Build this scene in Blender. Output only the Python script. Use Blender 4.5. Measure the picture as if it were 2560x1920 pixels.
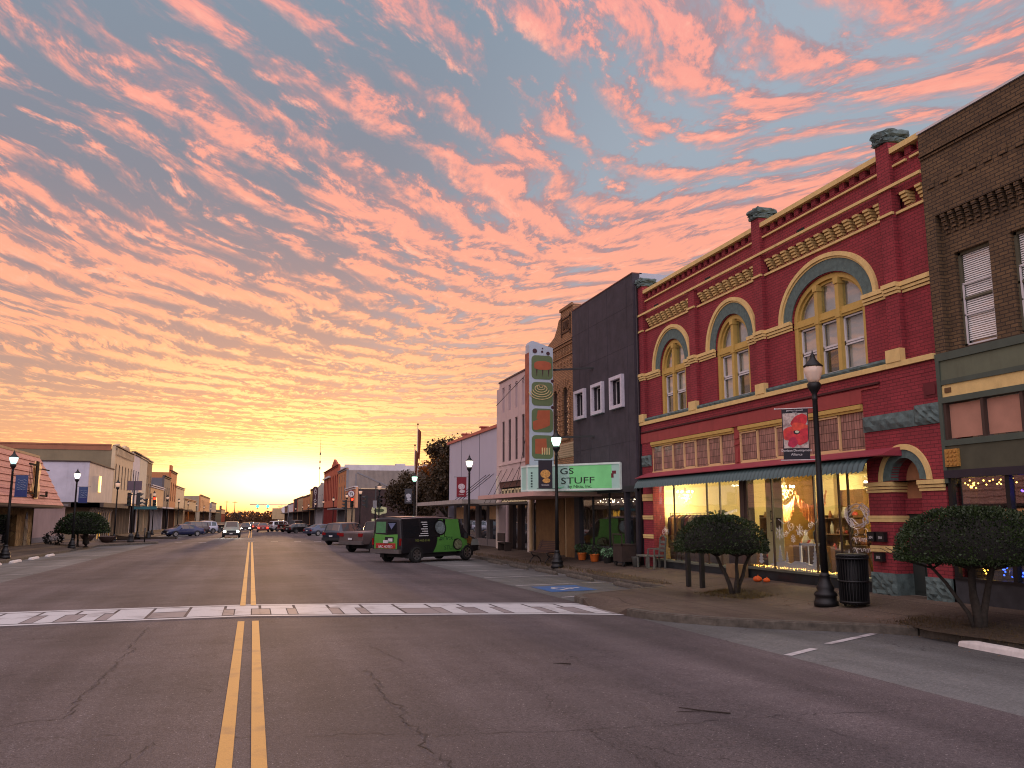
import bpy, bmesh, math, random
from mathutils import Vector, Matrix, noise as mnoise
PI = math.pi
sc = bpy.context.scene
for o in list(bpy.data.objects):
    bpy.data.objects.remove(o, do_unlink=True)

def lin(c):
    """display colour 0..255 -> linear rgba"""
    r = []
    for v in c[:3]:
        v = v / 255.0
        r.append(v / 12.92 if v <= 0.04045 else ((v + 0.055) / 1.055) ** 2.4)
    return (r[0], r[1], r[2], 1.0)

# ------------------------------------------------------------------ camera
EYE = 1.95
cam_d = bpy.data.cameras.new("camera")
cam = bpy.data.objects.new("camera", cam_d)
sc.collection.objects.link(cam)
cam.location = (0, 0, EYE)
cam.rotation_euler = (math.radians(90 + 8.877), 0, math.radians(-16.93))
cam_d.sensor_width = 36.0
cam_d.lens = 2100.0 / 2560.0 * 36.0
cam_d.clip_start = 0.05
cam_d.clip_end = 6000
sc.camera = cam

# ------------------------------------------------------------------ render settings
sc.render.engine = 'CYCLES'
sc.view_settings.view_transform = 'Standard'
sc.view_settings.look = 'None'
sc.view_settings.exposure = 0.0
sc.view_settings.gamma = 1.0
cy = sc.cycles
cy.use_denoising = True
cy.filter_width = 1.1
cy.max_bounces = 6
cy.diffuse_bounces = 2
cy.glossy_bounces = 3
cy.transmission_bounces = 4
cy.transparent_max_bounces = 12
cy.sample_clamp_indirect = 4.0
cy.caustics_reflective = False
cy.caustics_refractive = False

# ------------------------------------------------------------------ node helper
class NT:
    def __init__(self, tree):
        self.t = tree
        self.n = tree.nodes
        self.l = tree.links
    def node(self, kind, **kw):
        nd = self.n.new(kind)
        for k, v in kw.items():
            setattr(nd, k, v)
        return nd
    def put(self, sock, v):
        if hasattr(v, 'is_output'):
            self.l.new(v, sock)
        else:
            sock.default_value = v
    def m(self, op, a, b=None, c=None, clamp=False):
        nd = self.node('ShaderNodeMath', operation=op, use_clamp=clamp)
        self.put(nd.inputs[0], a)
        if b is not None: self.put(nd.inputs[1], b)
        if c is not None: self.put(nd.inputs[2], c)
        return nd.outputs[0]
    def xyz(self, x, y, z=0.0):
        nd = self.node('ShaderNodeCombineXYZ')
        self.put(nd.inputs[0], x); self.put(nd.inputs[1], y); self.put(nd.inputs[2], z)
        return nd.outputs[0]
    def sep(self, v):
        nd = self.node('ShaderNodeSeparateXYZ')
        self.l.new(v, nd.inputs[0])
        return nd.outputs
    def noise(self, vec, scale=1.0, detail=4.0, rough=0.5, dims='3D', dist=0.0, lac=2.0):
        nd = self.node('ShaderNodeTexNoise', noise_dimensions=dims)
        if vec is not None: self.l.new(vec, nd.inputs['Vector'])
        self.put(nd.inputs['Scale'], scale)
        self.put(nd.inputs['Detail'], detail)
        self.put(nd.inputs['Roughness'], rough)
        self.put(nd.inputs['Distortion'], dist)
        self.put(nd.inputs['Lacunarity'], lac)
        return nd.outputs['Fac']
    def mix(self, f, a, b, blend='MIX'):
        nd = self.node('ShaderNodeMix', data_type='RGBA', blend_type=blend)
        self.put(nd.inputs[0], f)
        self.put(nd.inputs[6], a); self.put(nd.inputs[7], b)
        return nd.outputs[2]
    def ramp(self, f, stops, interp='LINEAR'):
        nd = self.node('ShaderNodeValToRGB')
        nd.color_ramp.interpolation = interp
        cr = nd.color_ramp
        while len(cr.elements) > 1:
            cr.elements.remove(cr.elements[-1])
        cr.elements[0].position = stops[0][0]; cr.elements[0].color = stops[0][1]
        for p, c in stops[1:]:
            e = cr.elements.new(p); e.color = c
        self.put(nd.inputs[0], f)
        return nd.outputs[0]
    def mr(self, v, a, b, c=0.0, d=1.0, smooth=True):
        nd = self.node('ShaderNodeMapRange')
        if smooth: nd.interpolation_type = 'SMOOTHSTEP'
        self.put(nd.inputs[0], v); self.put(nd.inputs[1], a); self.put(nd.inputs[2], b)
        self.put(nd.inputs[3], c); self.put(nd.inputs[4], d)
        return nd.outputs[0]

# ------------------------------------------------------------------ dawn sky with rows of altocumulus
def g3(v): return (v, v, v, 1.0)

def build_world():
    w = bpy.data.worlds.new("World")
    sc.world = w
    w.use_nodes = True
    w.node_tree.nodes.clear()
    N = NT(w.node_tree)
    tc = N.node('ShaderNodeTexCoord')
    D = tc.outputs['Generated']
    x, y, z = N.sep(D)
    zc = N.m('ADD', N.m('MAXIMUM', z, 0.0), 0.012)
    u = N.m('DIVIDE', x, zc); v = N.m('DIVIDE', y, zc)
    P = N.xyz(u, v)
    # slow warp of the cloud rows
    wn = N.node('ShaderNodeTexNoise', noise_dimensions='2D')
    N.l.new(P, wn.inputs['Vector']); wn.inputs['Scale'].default_value = 0.9; wn.inputs['Detail'].default_value = 2.0
    wr, wg, wb = N.sep(wn.outputs['Color'])
    wamp = 0.34
    uu = N.m('ADD', u, N.m('MULTIPLY', N.m('SUBTRACT', wr, 0.5), wamp))
    vv = N.m('ADD', v, N.m('MULTIPLY', N.m('SUBTRACT', wg, 0.5), wamp))
    # the rows run at 45 degrees left of u = 1 and at 135 degrees right of it, and flatten far out
    du = N.m('SUBTRACT', uu, 1.02)
    sfold = N.m('MULTIPLY', N.m('SQRT', N.m('ADD', N.m('MULTIPLY', du, du), 0.05)), N.mr(vv, 2.2, 7.5, 1.05, 0.30))
    A = N.m('MULTIPLY', N.m('POWER', N.m('MAXIMUM', N.m('ADD', vv, sfold), 0.05), 0.76), 6.4)
    B = N.m('MULTIPLY', uu, N.mr(vv, 1.5, 6.0, 4.6, 6.4))
    rho = vv
    rampl = N.mr(rho, 1.2, 4.0, 0.034, 0.050)
    def fld(dA, dB=0.0):
        V = N.xyz(N.m('ADD', A, dA), N.m('ADD', B, dB), 0.0)
        V2 = N.xyz(N.m('ADD', N.m('MULTIPLY', B, 0.22), dA * 0.1), N.m('ADD', A, dA), 0.0)
        big = N.noise(V2, 0.40, 1.0, 0.4, '2D', 0.2)
        mid = N.noise(V, 1.25, 6.0, 0.66, '2D', 0.12)
        ph = N.m('ADD', N.m('MULTIPLY', N.m('ADD', A, dA), 6.283), N.m('MULTIPLY', N.m('SUBTRACT', big, 0.5), 7.0))
        ph = N.m('ADD', ph, N.m('MULTIPLY', N.m('SUBTRACT', mid, 0.5), 7.0))
        rip = N.m('MULTIPLY', N.m('SINE', ph), rampl)
        return N.m('ADD', N.m('ADD', N.m('MULTIPLY', big, 0.40), N.m('MULTIPLY', mid, 0.60)), rip)
    n0 = fld(0.0)
    n1 = fld(0.16, 0.0)
    # clumps much larger than the rows
    big = N.noise(P, 0.75, 2.0, 0.5, '2D')
    r = N.m('SQRT', N.m('ADD', N.m('MULTIPLY', u, u), N.m('MULTIPLY', v, v)))
    cover = N.m('ADD', N.mr(r, 1.5, 4.0, 0.02, 0.062), N.m('MULTIPLY', N.m('SUBTRACT', big, 0.5), 0.20))
    right = N.mr(u, -0.7, 0.9, -0.035, 0.035)
    cover = N.m('ADD', cover, right)
    dens = N.m('ADD', n0, cover)
    puff = N.noise(N.xyz(N.m('MULTIPLY', A, 2.3), N.m('MULTIPLY', B, 1.5)), 1.0, 3.0, 0.55, '2D', 0.2)
    dens = N.m('ADD', dens, N.m('MULTIPLY', N.m('SUBTRACT', puff, 0.5), 0.16))
    cloud = N.mr(dens, 0.445, 0.60)
    relief = N.m('SUBTRACT', n0, n1)          # > 0 : thins towards the sun, so its face is lit
    lit = N.mr(relief, -0.12, 0.10)
    # elevation / azimuth towards the dawn
    el = N.m('ARCSINE', z)
    eld = N.m('MULTIPLY', el, 180 / PI)
    az = N.m('MULTIPLY', N.m('ARCTAN2', x, y), 180 / PI)
    daz = N.m('SUBTRACT', az, 2.0)
    sund = N.m('SQRT', N.m('ADD', N.m('MULTIPLY', N.m('MULTIPLY', daz, daz), 0.75), N.m('MULTIPLY', eld, eld)))
    warm = N.mr(sund, 3.0, 17.0, 1.0, 0.0)
    e01 = N.m('DIVIDE', eld, 40.0)
    gap = N.ramp(e01, [(0.00, lin((246, 184, 110))), (0.09, lin((214, 152, 120))), (0.20, lin((168, 130, 124))), (0.36, lin((142, 122, 130))), (0.52, lin((122, 124, 138))), (0.85, lin((126, 142, 158)))])
    gapR = N.ramp(e01, [(0.00, lin((250, 200, 140))), (0.20, lin((190, 150, 140))), (0.35, lin((152, 150, 164))), (0.55, lin((150, 162, 176))), (0.85, lin((160, 172, 186)))])
    gap = N.mix(N.mr(u, 0.2, 1.1), gap, gapR)
    litc = N.ramp(e01, [(0.00, lin((255, 205, 125))), (0.12, lin((254, 184, 132))), (0.24, lin((252, 168, 126))), (0.45, lin((250, 160, 134))), (0.85, lin((248, 160, 148)))])
    litw = N.ramp(e01, [(0.00, lin((255, 236, 160))), (0.13, lin((255, 230, 148))), (0.28, lin((255, 208, 146))), (0.5, lin((255, 178, 138)))])
    litc = N.mix(warm, litc, litw)
    shc = N.ramp(e01, [(0.00, lin((240, 178, 110))), (0.12, lin((206, 148, 120))), (0.24, lin((182, 134, 122))), (0.45, lin((166, 128, 132))), (0.85, lin((168, 142, 150)))])
    shw = N.ramp(e01, [(0.00, lin((250, 200, 120))), (0.10, lin((236, 168, 108))), (0.22, lin((206, 140, 112))), (0.4, lin((176, 132, 128)))])
    shc = N.mix(warm, shc, shw)
    cc = N.mix(N.mr(N.m('ADD', N.m('MULTIPLY', lit, 0.65), N.mr(dens, 0.49, 0.70, 0.0, 0.55)), 0.22, 1.0), shc, litc)
    col = N.mix(cloud, gap, cc)
    # small bright filaments on the sunward edges
    edge = N.m('MULTIPLY', N.mr(relief, 0.05, 0.15), cloud)
    col = N.mix(N.m('MULTIPLY', edge, 0.5), col, N.mix(warm, lin((255, 190, 165)), lin((255, 246, 190))))
    # clear strip under the cloud deck with the dawn glow
    low = N.ramp(N.m('DIVIDE', eld, 8.0), [(0.0, lin((255, 150, 60))), (0.06, lin((255, 188, 80))), (0.16, lin((255, 224, 110))), (0.34, lin((255, 240, 160))), (0.6, lin((255, 244, 168))), (1.0, lin((252, 210, 140)))])
    lowl = N.ramp(N.m('DIVIDE', eld, 8.0), [(0.0, lin((250, 160, 110))), (0.3, lin((252, 196, 140))), (1.0, lin((246, 182, 146)))])
    low = N.mix(N.mr(N.m('ABSOLUTE', daz), 9.0, 26.0), low, lowl)
    edgeN = N.noise(N.xyz(N.m('MULTIPLY', az, 0.14), N.m('MULTIPLY', eld, 0.9)), 1.0, 4.0, 0.55, '2D')
    deck = N.mr(N.m('ADD', N.m('ADD', eld, N.m('MULTIPLY', N.m('SUBTRACT', edgeN, 0.5), 2.2)), N.mr(az, 4.0, 30.0, 0.0, 1.0)), 2.1, 3.5)
    wisps = N.mr(N.noise(N.xyz(N.m('MULTIPLY', az, 0.22), N.m('MULTIPLY', eld, 3.4)), 1.0, 3.0, 0.5, '2D'), 0.60, 0.72)
    wcol = N.mix(N.m('MULTIPLY', wisps, N.mr(sund, 4.0, 9.0, 0.0, 0.4)), low, lin((240, 190, 110)))
    col = N.mix(deck, wcol, col)
    # glow of the sun under the horizon
    dz = N.m('SUBTRACT', eld, 2.2)
    gl = N.m('ADD', N.m('MULTIPLY', N.m('MULTIPLY', daz, daz), 1 / 30.0), N.m('MULTIPLY', N.m('MULTIPLY', dz, dz), 1 / 2.6))
    glow = N.m('EXPONENT', N.m('MULTIPLY', gl, -1.0))
    col = N.mix(N.m('MULTIPLY', glow, 0.95, clamp=True), col, (1.9, 1.75, 1.25, 1))
    gl2 = N.m('EXPONENT', N.m('MULTIPLY', N.m('MULTIPLY', sund, sund), -1 / 30.0))
    col = N.mix(N.m('MULTIPLY', gl2, 0.16), col, (0.60, 0.42, 0.16, 1), 'ADD')
    # physical sky tint underneath
    sky = N.node('ShaderNodeTexSky', sky_type='NISHITA')
    sky.sun_disc = False
    sky.sun_elevation = math.radians(1.0)
    sky.sun_rotation = math.radians(2.0)
    col = N.mix(0.05, col, sky.outputs[0], 'ADD')
    # unseen zenith and west sky, brightened past dawn level as fill for the facades
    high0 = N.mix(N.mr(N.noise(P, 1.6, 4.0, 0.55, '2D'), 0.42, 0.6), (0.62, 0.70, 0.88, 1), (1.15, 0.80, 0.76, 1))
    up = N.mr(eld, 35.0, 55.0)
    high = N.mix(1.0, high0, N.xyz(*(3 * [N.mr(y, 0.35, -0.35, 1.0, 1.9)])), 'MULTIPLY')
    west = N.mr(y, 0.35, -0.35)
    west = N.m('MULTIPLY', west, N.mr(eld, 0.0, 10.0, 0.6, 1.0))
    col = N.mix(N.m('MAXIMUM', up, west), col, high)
    # below the horizon
    col = N.mix(N.mr(eld, -1.5, -0.2), lin((70, 60, 60)), col)
    bg = N.node('ShaderNodeBackground')
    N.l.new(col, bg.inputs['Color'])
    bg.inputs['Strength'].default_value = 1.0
    out = N.node('ShaderNodeOutputWorld')
    N.l.new(bg.outputs[0], out.inputs['Surface'])
    w.cycles.sampling_method = 'MANUAL'
    w.cycles.sample_map_resolution = 512
build_world()
# ------------------------------------------------------------------ ground heights
def Rz(x, y): return -.005 * y - .0007 * min(x * x, 144)
def Sz(x, y):
    ax = abs(x); k = Rz(11.3, y) + .15
    if ax <= 11.3: return Rz(x, y) + .15
    t = min((ax - 11.3) / 2.36, 1)
    return k + (0.27 - .004 * y - k) * t

# ------------------------------------------------------------------ mesh building
COL = sc.collection
ORG = {}
class MB:
    def __init__(self): self.v = []; self.f = []; self.sm = []; self.mi = []; self.cur = 0
    def add(self, vs, fs, smooth=False):
        b = len(self.v); self.v += [tuple(p) for p in vs]
        for f in fs: self.f.append(tuple(i + b for i in f)); self.sm.append(smooth); self.mi.append(self.cur)
        return self
    def box(self, x0, x1, y0, y1, z0, z1):
        if x0 > x1: x0, x1 = x1, x0
        if y0 > y1: y0, y1 = y1, y0
        if z0 > z1: z0, z1 = z1, z0
        v = [(x, y, z) for z in (z0, z1) for y in (y0, y1) for x in (x0, x1)]
        return self.add(v, [(0, 2, 3, 1), (4, 5, 7, 6), (0, 1, 5, 4), (2, 6, 7, 3), (0, 4, 6, 2), (1, 3, 7, 5)])
    def bar(self, a, b, w, h=None):
        """square bar from a to b"""
        h = h or w; a = Vector(a); b = Vector(b); d = (b - a).normalized()
        s = d.cross(Vector((0, 0, 1)))
        if s.length < 1e-4: s = Vector((1, 0, 0))
        s.normalize(); u = s.cross(d)
        vs = [p + s * i * w / 2 + u * j * h / 2 for p in (a, b) for i, j in ((-1, -1), (1, -1), (1, 1), (-1, 1))]
        return self.add(vs, [(3, 2, 1, 0), (4, 5, 6, 7), (0, 1, 5, 4), (1, 2, 6, 5), (2, 3, 7, 6), (3, 0, 4, 7)])
    def tube(self, pts, r, n=8, smooth=True, cap=True):
        pts = [Vector(p) for p in pts]
        if not isinstance(r, (list, tuple)): r = [r] * len(pts)
        vs = []; fs = []
        for i, p in enumerate(pts):
            d = (pts[min(i + 1, len(pts) - 1)] - pts[max(i - 1, 0)])
            if d.length < 1e-7: d = Vector((0, 0, 1))
            d.normalize()
            s = d.cross(Vector((0, 0, 1)))
            if s.length < 1e-3: s = Vector((1, 0, 0))
            s.normalize(); u = s.cross(d)
            for k in range(n):
                a = 2 * PI * k / n
                vs.append(p + (s * math.cos(a) + u * math.sin(a)) * r[i])
        for i in range(len(pts) - 1):
            for k in range(n):
                k2 = (k + 1) % n
                fs.append((i * n + k, i * n + k2, (i + 1) * n + k2, (i + 1) * n + k))
        self.add(vs, fs, smooth)
        if cap:
            b = len(self.v) - len(vs)
            self.f.append(tuple(b + k for k in range(n))[::-1]); self.sm.append(False); self.mi.append(self.cur)
            self.f.append(tuple(b + (len(pts) - 1) * n + k for k in range(n))); self.sm.append(False); self.mi.append(self.cur)
        return self
    def lathe(self, prof, c=(0, 0, 0), n=16, smooth=True):
        vs = []; fs = []
        for r, z in prof:
            for k in range(n):
                a = 2 * PI * k / n
                vs.append((c[0] + r * math.cos(a), c[1] + r * math.sin(a), c[2] + z))
        for i in range(len(prof) - 1):
            for k in range(n):
                k2 = (k + 1) % n
                fs.append((i * n + k, i * n + k2, (i + 1) * n + k2, (i + 1) * n + k))
        fs.append(tuple(range(n))[::-1]); fs.append(tuple((len(prof) - 1) * n + k for k in range(n)))
        return self.add(vs, fs, smooth)
    def prism(self, poly, ax, a, b):
        """poly in the two axes other than ax, in xyz order; extruded a..b on ax"""
        def P(p, t):
            return {'x': (t, p[0], p[1]), 'y': (p[0], t, p[1]), 'z': (p[0], p[1], t)}[ax]
        n = len(poly)
        vs = [P(p, a) for p in poly] + [P(p, b) for p in poly]
        fs = [tuple(range(n))[::-1], tuple(range(n, 2 * n))] + [(i, (i + 1) % n, n + (i + 1) % n, n + i) for i in range(n)]
        return self.add(vs, fs)
    def ring(self, outer, inner, ax, a, b):
        """band between two open polylines of equal length, extruded on ax"""
        def P(p, t):
            return {'x': (t, p[0], p[1]), 'y': (p[0], t, p[1]), 'z': (p[0], p[1], t)}[ax]
        n = len(outer)
        vs = [P(p, a) for p in outer] + [P(p, a) for p in inner] + [P(p, b) for p in outer] + [P(p, b) for p in inner]
        fs = []
        for i in range(n - 1):
            fs += [(i, i + 1, n + i + 1, n + i), (2 * n + i, 3 * n + i, 3 * n + i + 1, 2 * n + i + 1),
                   (i, 2 * n + i, 2 * n + i + 1, i + 1), (n + i, n + i + 1, 3 * n + i + 1, 3 * n + i)]
        fs += [(0, n, 3 * n, 2 * n), (n - 1, 3 * n - 1, 4 * n - 1, 2 * n - 1)]
        return self.add(vs, fs)
    def sphere(self, c, r, n=10, m=7, sz=1.0):
        vs = []; fs = []
        for i in range(m + 1):
            ph = PI * i / m
            for k in range(n):
                a = 2 * PI * k / n
                vs.append((c[0] + r * math.sin(ph) * math.cos(a), c[1] + r * math.sin(ph) * math.sin(a), c[2] + r * sz * math.cos(ph)))
        for i in range(m):
            for k in range(n):
                k2 = (k + 1) % n
                fs.append((i * n + k, (i + 1) * n + k, (i + 1) * n + k2, i * n + k2))
        return self.add(vs, fs, True)
    def xf(self, M, start=0):
        for i in range(start, len(self.v)): self.v[i] = tuple(M @ Vector(self.v[i]))
        return self
    def text(self, s, size, M, depth=0.004, align='CENTER', sx=1.0):
        """lettering in its own XY plane (x right, y up), placed by matrix M"""
        cu = bpy.data.curves.new('t', 'FONT'); cu.body = s; cu.size = size; cu.align_x = align; cu.extrude = depth / 2
        cu.resolution_u = 3
        ob = bpy.data.objects.new('t', cu); COL.objects.link(ob)
        dg = bpy.context.evaluated_depsgraph_get()
        me = bpy.data.meshes.new_from_object(ob.evaluated_get(dg))
        S = Matrix.Diagonal((sx, 1, 1, 1))
        vs = [M @ S @ v.co for v in me.vertices]
        self.add(vs, [tuple(p.vertices) for p in me.polygons])
        bpy.data.objects.remove(ob); bpy.data.meshes.remove(me); bpy.data.curves.remove(cu)
        return self
    def build(self, name, mat, parent=None, recalc=True):
        org = Vector(ORG.get(parent.name, (0, 0, 0))) if parent else Vector((0, 0, 0))
        me = bpy.data.meshes.new(name)
        me.from_pydata([tuple(Vector(p) - org) for p in self.v], [], self.f)
        me.polygons.foreach_set('use_smooth', self.sm)
        mats = mat if isinstance(mat, (list, tuple)) else [mat]
        for m in mats: me.materials.append(m)
        if len(mats) > 1: me.polygons.foreach_set('material_index', self.mi)
        me.update()
        if recalc and len(self.f) < 60000:
            bm = bmesh.new(); bm.from_mesh(me); bmesh.ops.recalc_face_normals(bm, faces=bm.faces); bm.to_mesh(me); bm.free()
        o = bpy.data.objects.new(name, me); COL.objects.link(o)
        if parent: o.parent = parent; ORG[o.name] = tuple(org)
        return o

def facing(origin, right, up=(0, 0, 1)):
    """matrix that puts x along right and y along up at origin"""
    r = Vector(right).normalized(); u = Vector(up).normalized(); n = r.cross(u)
    return Matrix(((r.x, u.x, n.x, origin[0]), (r.y, u.y, n.y, origin[1]), (r.z, u.z, n.z, origin[2]), (0, 0, 0, 1)))

def tag(o, label, cat, group=None):
    o['label'] = label; o['category'] = cat
    if group: o['group'] = group
    return o
def thing(name, label, cat, loc, group=None, absolute=True, rz=0.0):
    o = bpy.data.objects.new(name, None); COL.objects.link(o)
    o.location = loc; o.rotation_euler = (0, 0, rz); o.empty_display_size = 0.2
    ORG[o.name] = tuple(loc) if absolute else (0, 0, 0)
    return tag(o, label, cat, group)
def struct(name, mb, mat):
    o = mb.build(name, mat); o['kind'] = 'structure'; return o
def copy_tree(o, parent=None):
    c = o.copy(); COL.objects.link(c)
    if parent: c.parent = parent
    for ch in list(o.children): copy_tree(ch, c)
    return c
def dup(o, loc, rz=None, label=None, sc_=None):
    c = copy_tree(o); c.location = loc
    if rz is not None: c.rotation_euler = (0, 0, rz)
    if label: c['label'] = label
    if sc_: c.scale = sc_
    return c

# ------------------------------------------------------------------ materials
def newmat(name):
    m = bpy.data.materials.new(name); m.use_nodes = True
    N = NT(m.node_tree); b = N.n['Principled BSDF']
    return m, N, b
def plain(name, col, rough=0.7, metal=0.0, var=0.12, scale=3.0, bump=0.0, bscale=40.0, spec=0.5, srgb=True, dirt_darken=0.0):
    m, N, b = newmat(name)
    c = lin(col) if srgb else (col[0], col[1], col[2], 1)
    tc = N.node('ShaderNodeTexCoord').outputs['Object']
    n = N.noise(tc, scale, 5.0, 0.6)
    f = N.mr(n, 0.3, 0.7, 1 - var, 1 + var, smooth=False)
    colr = N.mix(1.0, c, N.xyz(f, f, f), 'MULTIPLY')
    if dirt_darken > 0:
        st = N.node('ShaderNodeMapping'); N.l.new(tc, st.inputs[0]); st.inputs['Scale'].default_value = (2.5, 2.5, 0.35)
        d = N.mr(N.noise(st.outputs[0], 1.5, 5, 0.65), 0.5, 0.75, 0, dirt_darken)
        colr = N.mix(d, colr, (c[0] * .35, c[1] * .33, c[2] * .3, 1))
    N.l.new(colr, b.inputs['Base Color'])
    b.inputs['Roughness'].default_value = rough; b.inputs['Metallic'].default_value = metal
    b.inputs['Specular IOR Level'].default_value = spec
    if bump > 0:
        bn = N.node('ShaderNodeBump'); bn.inputs['Strength'].default_value = bump; bn.inputs['Distance'].default_value = 0.02
        N.l.new(N.noise(tc, bscale, 4.0, 0.6), bn.inputs['Height']); N.l.new(bn.outputs[0], b.inputs['Normal'])
    return m
def emit(name, col, strength, srgb=True):
    m, N, b = newmat(name)
    c = lin(col) if srgb else (*col, 1)
    b.inputs['Base Color'].default_value = c
    b.inputs['Emission Color'].default_value = c
    b.inputs['Emission Strength'].default_value = strength
    return m
def brick(name, c1, c2, mortar, bw=0.215, rh=0.077, ms=0.011, rough=0.85, bump=0.6, soot=0.25, paint=0.0):
    m, N, b = newmat(name)
    tc = N.node('ShaderNodeTexCoord').outputs['Object']
    x, y, z = N.sep(tc)
    g = N.node('ShaderNodeNewGeometry'); nx, ny, nz = N.sep(g.outputs['Normal'])
    anx = N.mr(N.m('ABSOLUTE', nx), 0.5, 0.6, 0, 1); 
    uu = N.m('ADD', N.m('MULTIPLY', y, anx), N.m('MULTIPLY', x, N.m('SUBTRACT', 1.0, anx)))
    V = N.xyz(uu, z, 0)
    bt = N.node('ShaderNodeTexBrick'); N.l.new(V, bt.inputs['Vector'])
    bt.inputs['Color1'].default_value = lin(c1); bt.inputs['Color2'].default_value = lin(c2); bt.inputs['Mortar'].default_value = lin(mortar)
    bt.inputs['Scale'].default_value = 1.0; bt.inputs['Brick Width'].default_value = bw; bt.inputs['Row Height'].default_value = rh
    bt.inputs['Mortar Size'].default_value = ms; bt.inputs['Mortar Smooth'].default_value = 0.3; bt.inputs['Bias'].default_value = 0.0
    n = N.noise(tc, 1.1, 6, 0.65)
    f = N.mr(n, 0.3, 0.7, 1 - soot, 1 + soot * .6, smooth=False)
    col = N.mix(1.0, bt.outputs['Color'], N.xyz(f, f, f), 'MULTIPLY')
    n2 = N.noise(tc, 38.0, 3, 0.6); f2 = N.mr(n2, 0.3, 0.7, 0.86, 1.12, smooth=False)
    col = N.mix(1.0, col, N.xyz(f2, f2, f2), 'MULTIPLY')
    N.l.new(col, b.inputs['Base Color']); b.inputs['Roughness'].default_value = rough
    h = N.m('ADD', N.m('MULTIPLY', bt.outputs['Fac'], -1.0), N.m('MULTIPLY', n2, 0.5))
    bn = N.node('ShaderNodeBump'); bn.inputs['Strength'].default_value = bump; bn.inputs['Distance'].default_value = 0.012
    N.l.new(h, bn.inputs['Height']); N.l.new(bn.outputs[0], b.inputs['Normal'])
    return m
def glass(name, tint=(0.9, 0.95, 0.95), refl=0.12, dark=None):
    """thin pane: clear with mirror reflection growing at grazing angles"""
    m = bpy.data.materials.new(name); m.use_nodes = True
    N = NT(m.node_tree); N.n.clear()
    out = N.node('ShaderNodeOutputMaterial')
    gl = N.node('ShaderNodeBsdfGlossy'); gl.inputs['Roughness'].default_value = 0.02; gl.inputs['Color'].default_value = (1, 1, 1, 1)
    if dark is None:
        tr = N.node('ShaderNodeBsdfTransparent'); tr.inputs['Color'].default_value = (*tint, 1)
    else:
        tr = N.node('ShaderNodeBsdfDiffuse'); tr.inputs['Color'].default_value = (*dark, 1)
    ge = N.node('ShaderNodeNewGeometry'); dt = N.node('ShaderNodeVectorMath', operation='DOT_PRODUCT'); N.l.new(ge.outputs['Incoming'], dt.inputs[0]); N.l.new(ge.outputs['Normal'], dt.inputs[1])
    fr = N.m('ADD', 0.045, N.m('MULTIPLY', N.m('POWER', N.m('SUBTRACT', 1.0, N.m('ABSOLUTE', dt.outputs['Value'])), 5.0), 0.95))
    tc = N.node('ShaderNodeTexCoord').outputs['Object']
    bn = N.node('ShaderNodeBump'); bn.inputs['Strength'].default_value = 0.06; bn.inputs['Distance'].default_value = 0.05
    N.l.new(N.noise(tc, 0.9, 2, 0.5), bn.inputs['Height']); N.l.new(bn.outputs[0], gl.inputs['Normal'])
    f = N.m('ADD', N.m('MULTIPLY', fr, 1.3), refl * 0.4, clamp=True)
    mx = N.node('ShaderNodeMixShader'); N.l.new(f, mx.inputs[0]); N.l.new(tr.outputs[0], mx.inputs[1]); N.l.new(gl.outputs[0], mx.inputs[2])
    N.l.new(mx.outputs[0], out.inputs['Surface'])
    return m

M = {}
M['red'] = brick('red_painted_brick', (150, 52, 60), (138, 46, 54), (104, 34, 42), ms=.008, soot=.22, bump=.7)
M['redflat'] = plain('red_painted_wood', (150, 62, 60), .7, var=.12, scale=2, bump=.15, dirt_darken=.3)
M['yellow'] = plain('ochre_paint', (218, 188, 124), .75, var=.10, scale=5, bump=.25, dirt_darken=.25)
M['ygreen'] = plain('green_stone_paint', (86, 104, 100), .8, var=.25, scale=9, bump=.5, bscale=14)
M['rough'] = plain('rough_green_stone', (84, 100, 98), .9, var=.4, scale=5, bump=1.0, bscale=7)
M['tan'] = brick('tan_brown_brick', (112, 88, 60), (92, 72, 50), (60, 48, 38), bump=.9, soot=.35)
M['dark'] = plain('dark_violet_stucco', (60, 54, 62), .9, var=.25, scale=2.2, bump=.5, bscale=30, dirt_darken=.35)
M['black'] = plain('black_iron', (20, 20, 22), .5, var=.1, scale=10, spec=.4)
M['white'] = plain('white_paint', (205, 200, 200), .6, var=.05, scale=4, dirt_darken=.12)
M['glass'] = glass('shop_glass')
M['dglass'] = glass('dark_window_glass', refl=.22, dark=(.010, .010, .013))
M['wglass'] = glass('upper_window_glass', refl=.10)
M['darkroom'] = plain('dark_interior', (26, 23, 24), .9, var=.3, scale=2)
M['blind'] = plain('white_blind', (232, 226, 222), .8, var=.05, scale=3)
M['concrete'] = plain('weathered_concrete', (120, 112, 102), .9, var=.22, scale=1.4, bump=.3, bscale=60, dirt_darken=.35)
M['greenpaint'] = plain('olive_grey_paint', (98, 104, 84), .75, var=.12, scale=2, dirt_darken=.3)
M['greentrim'] = plain('dark_olive_trim', (72, 82, 72), .7, var=.12, scale=3)
M['metal'] = plain('galvanised_metal', (150, 150, 152), .4, .8, var=.1)
M['rubber'] = plain('tyre_rubber', (20, 20, 20), .85, var=.2, scale=12)
M['chrome'] = plain('alloy', (170, 172, 175), .28, .95, var=.05)
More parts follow.
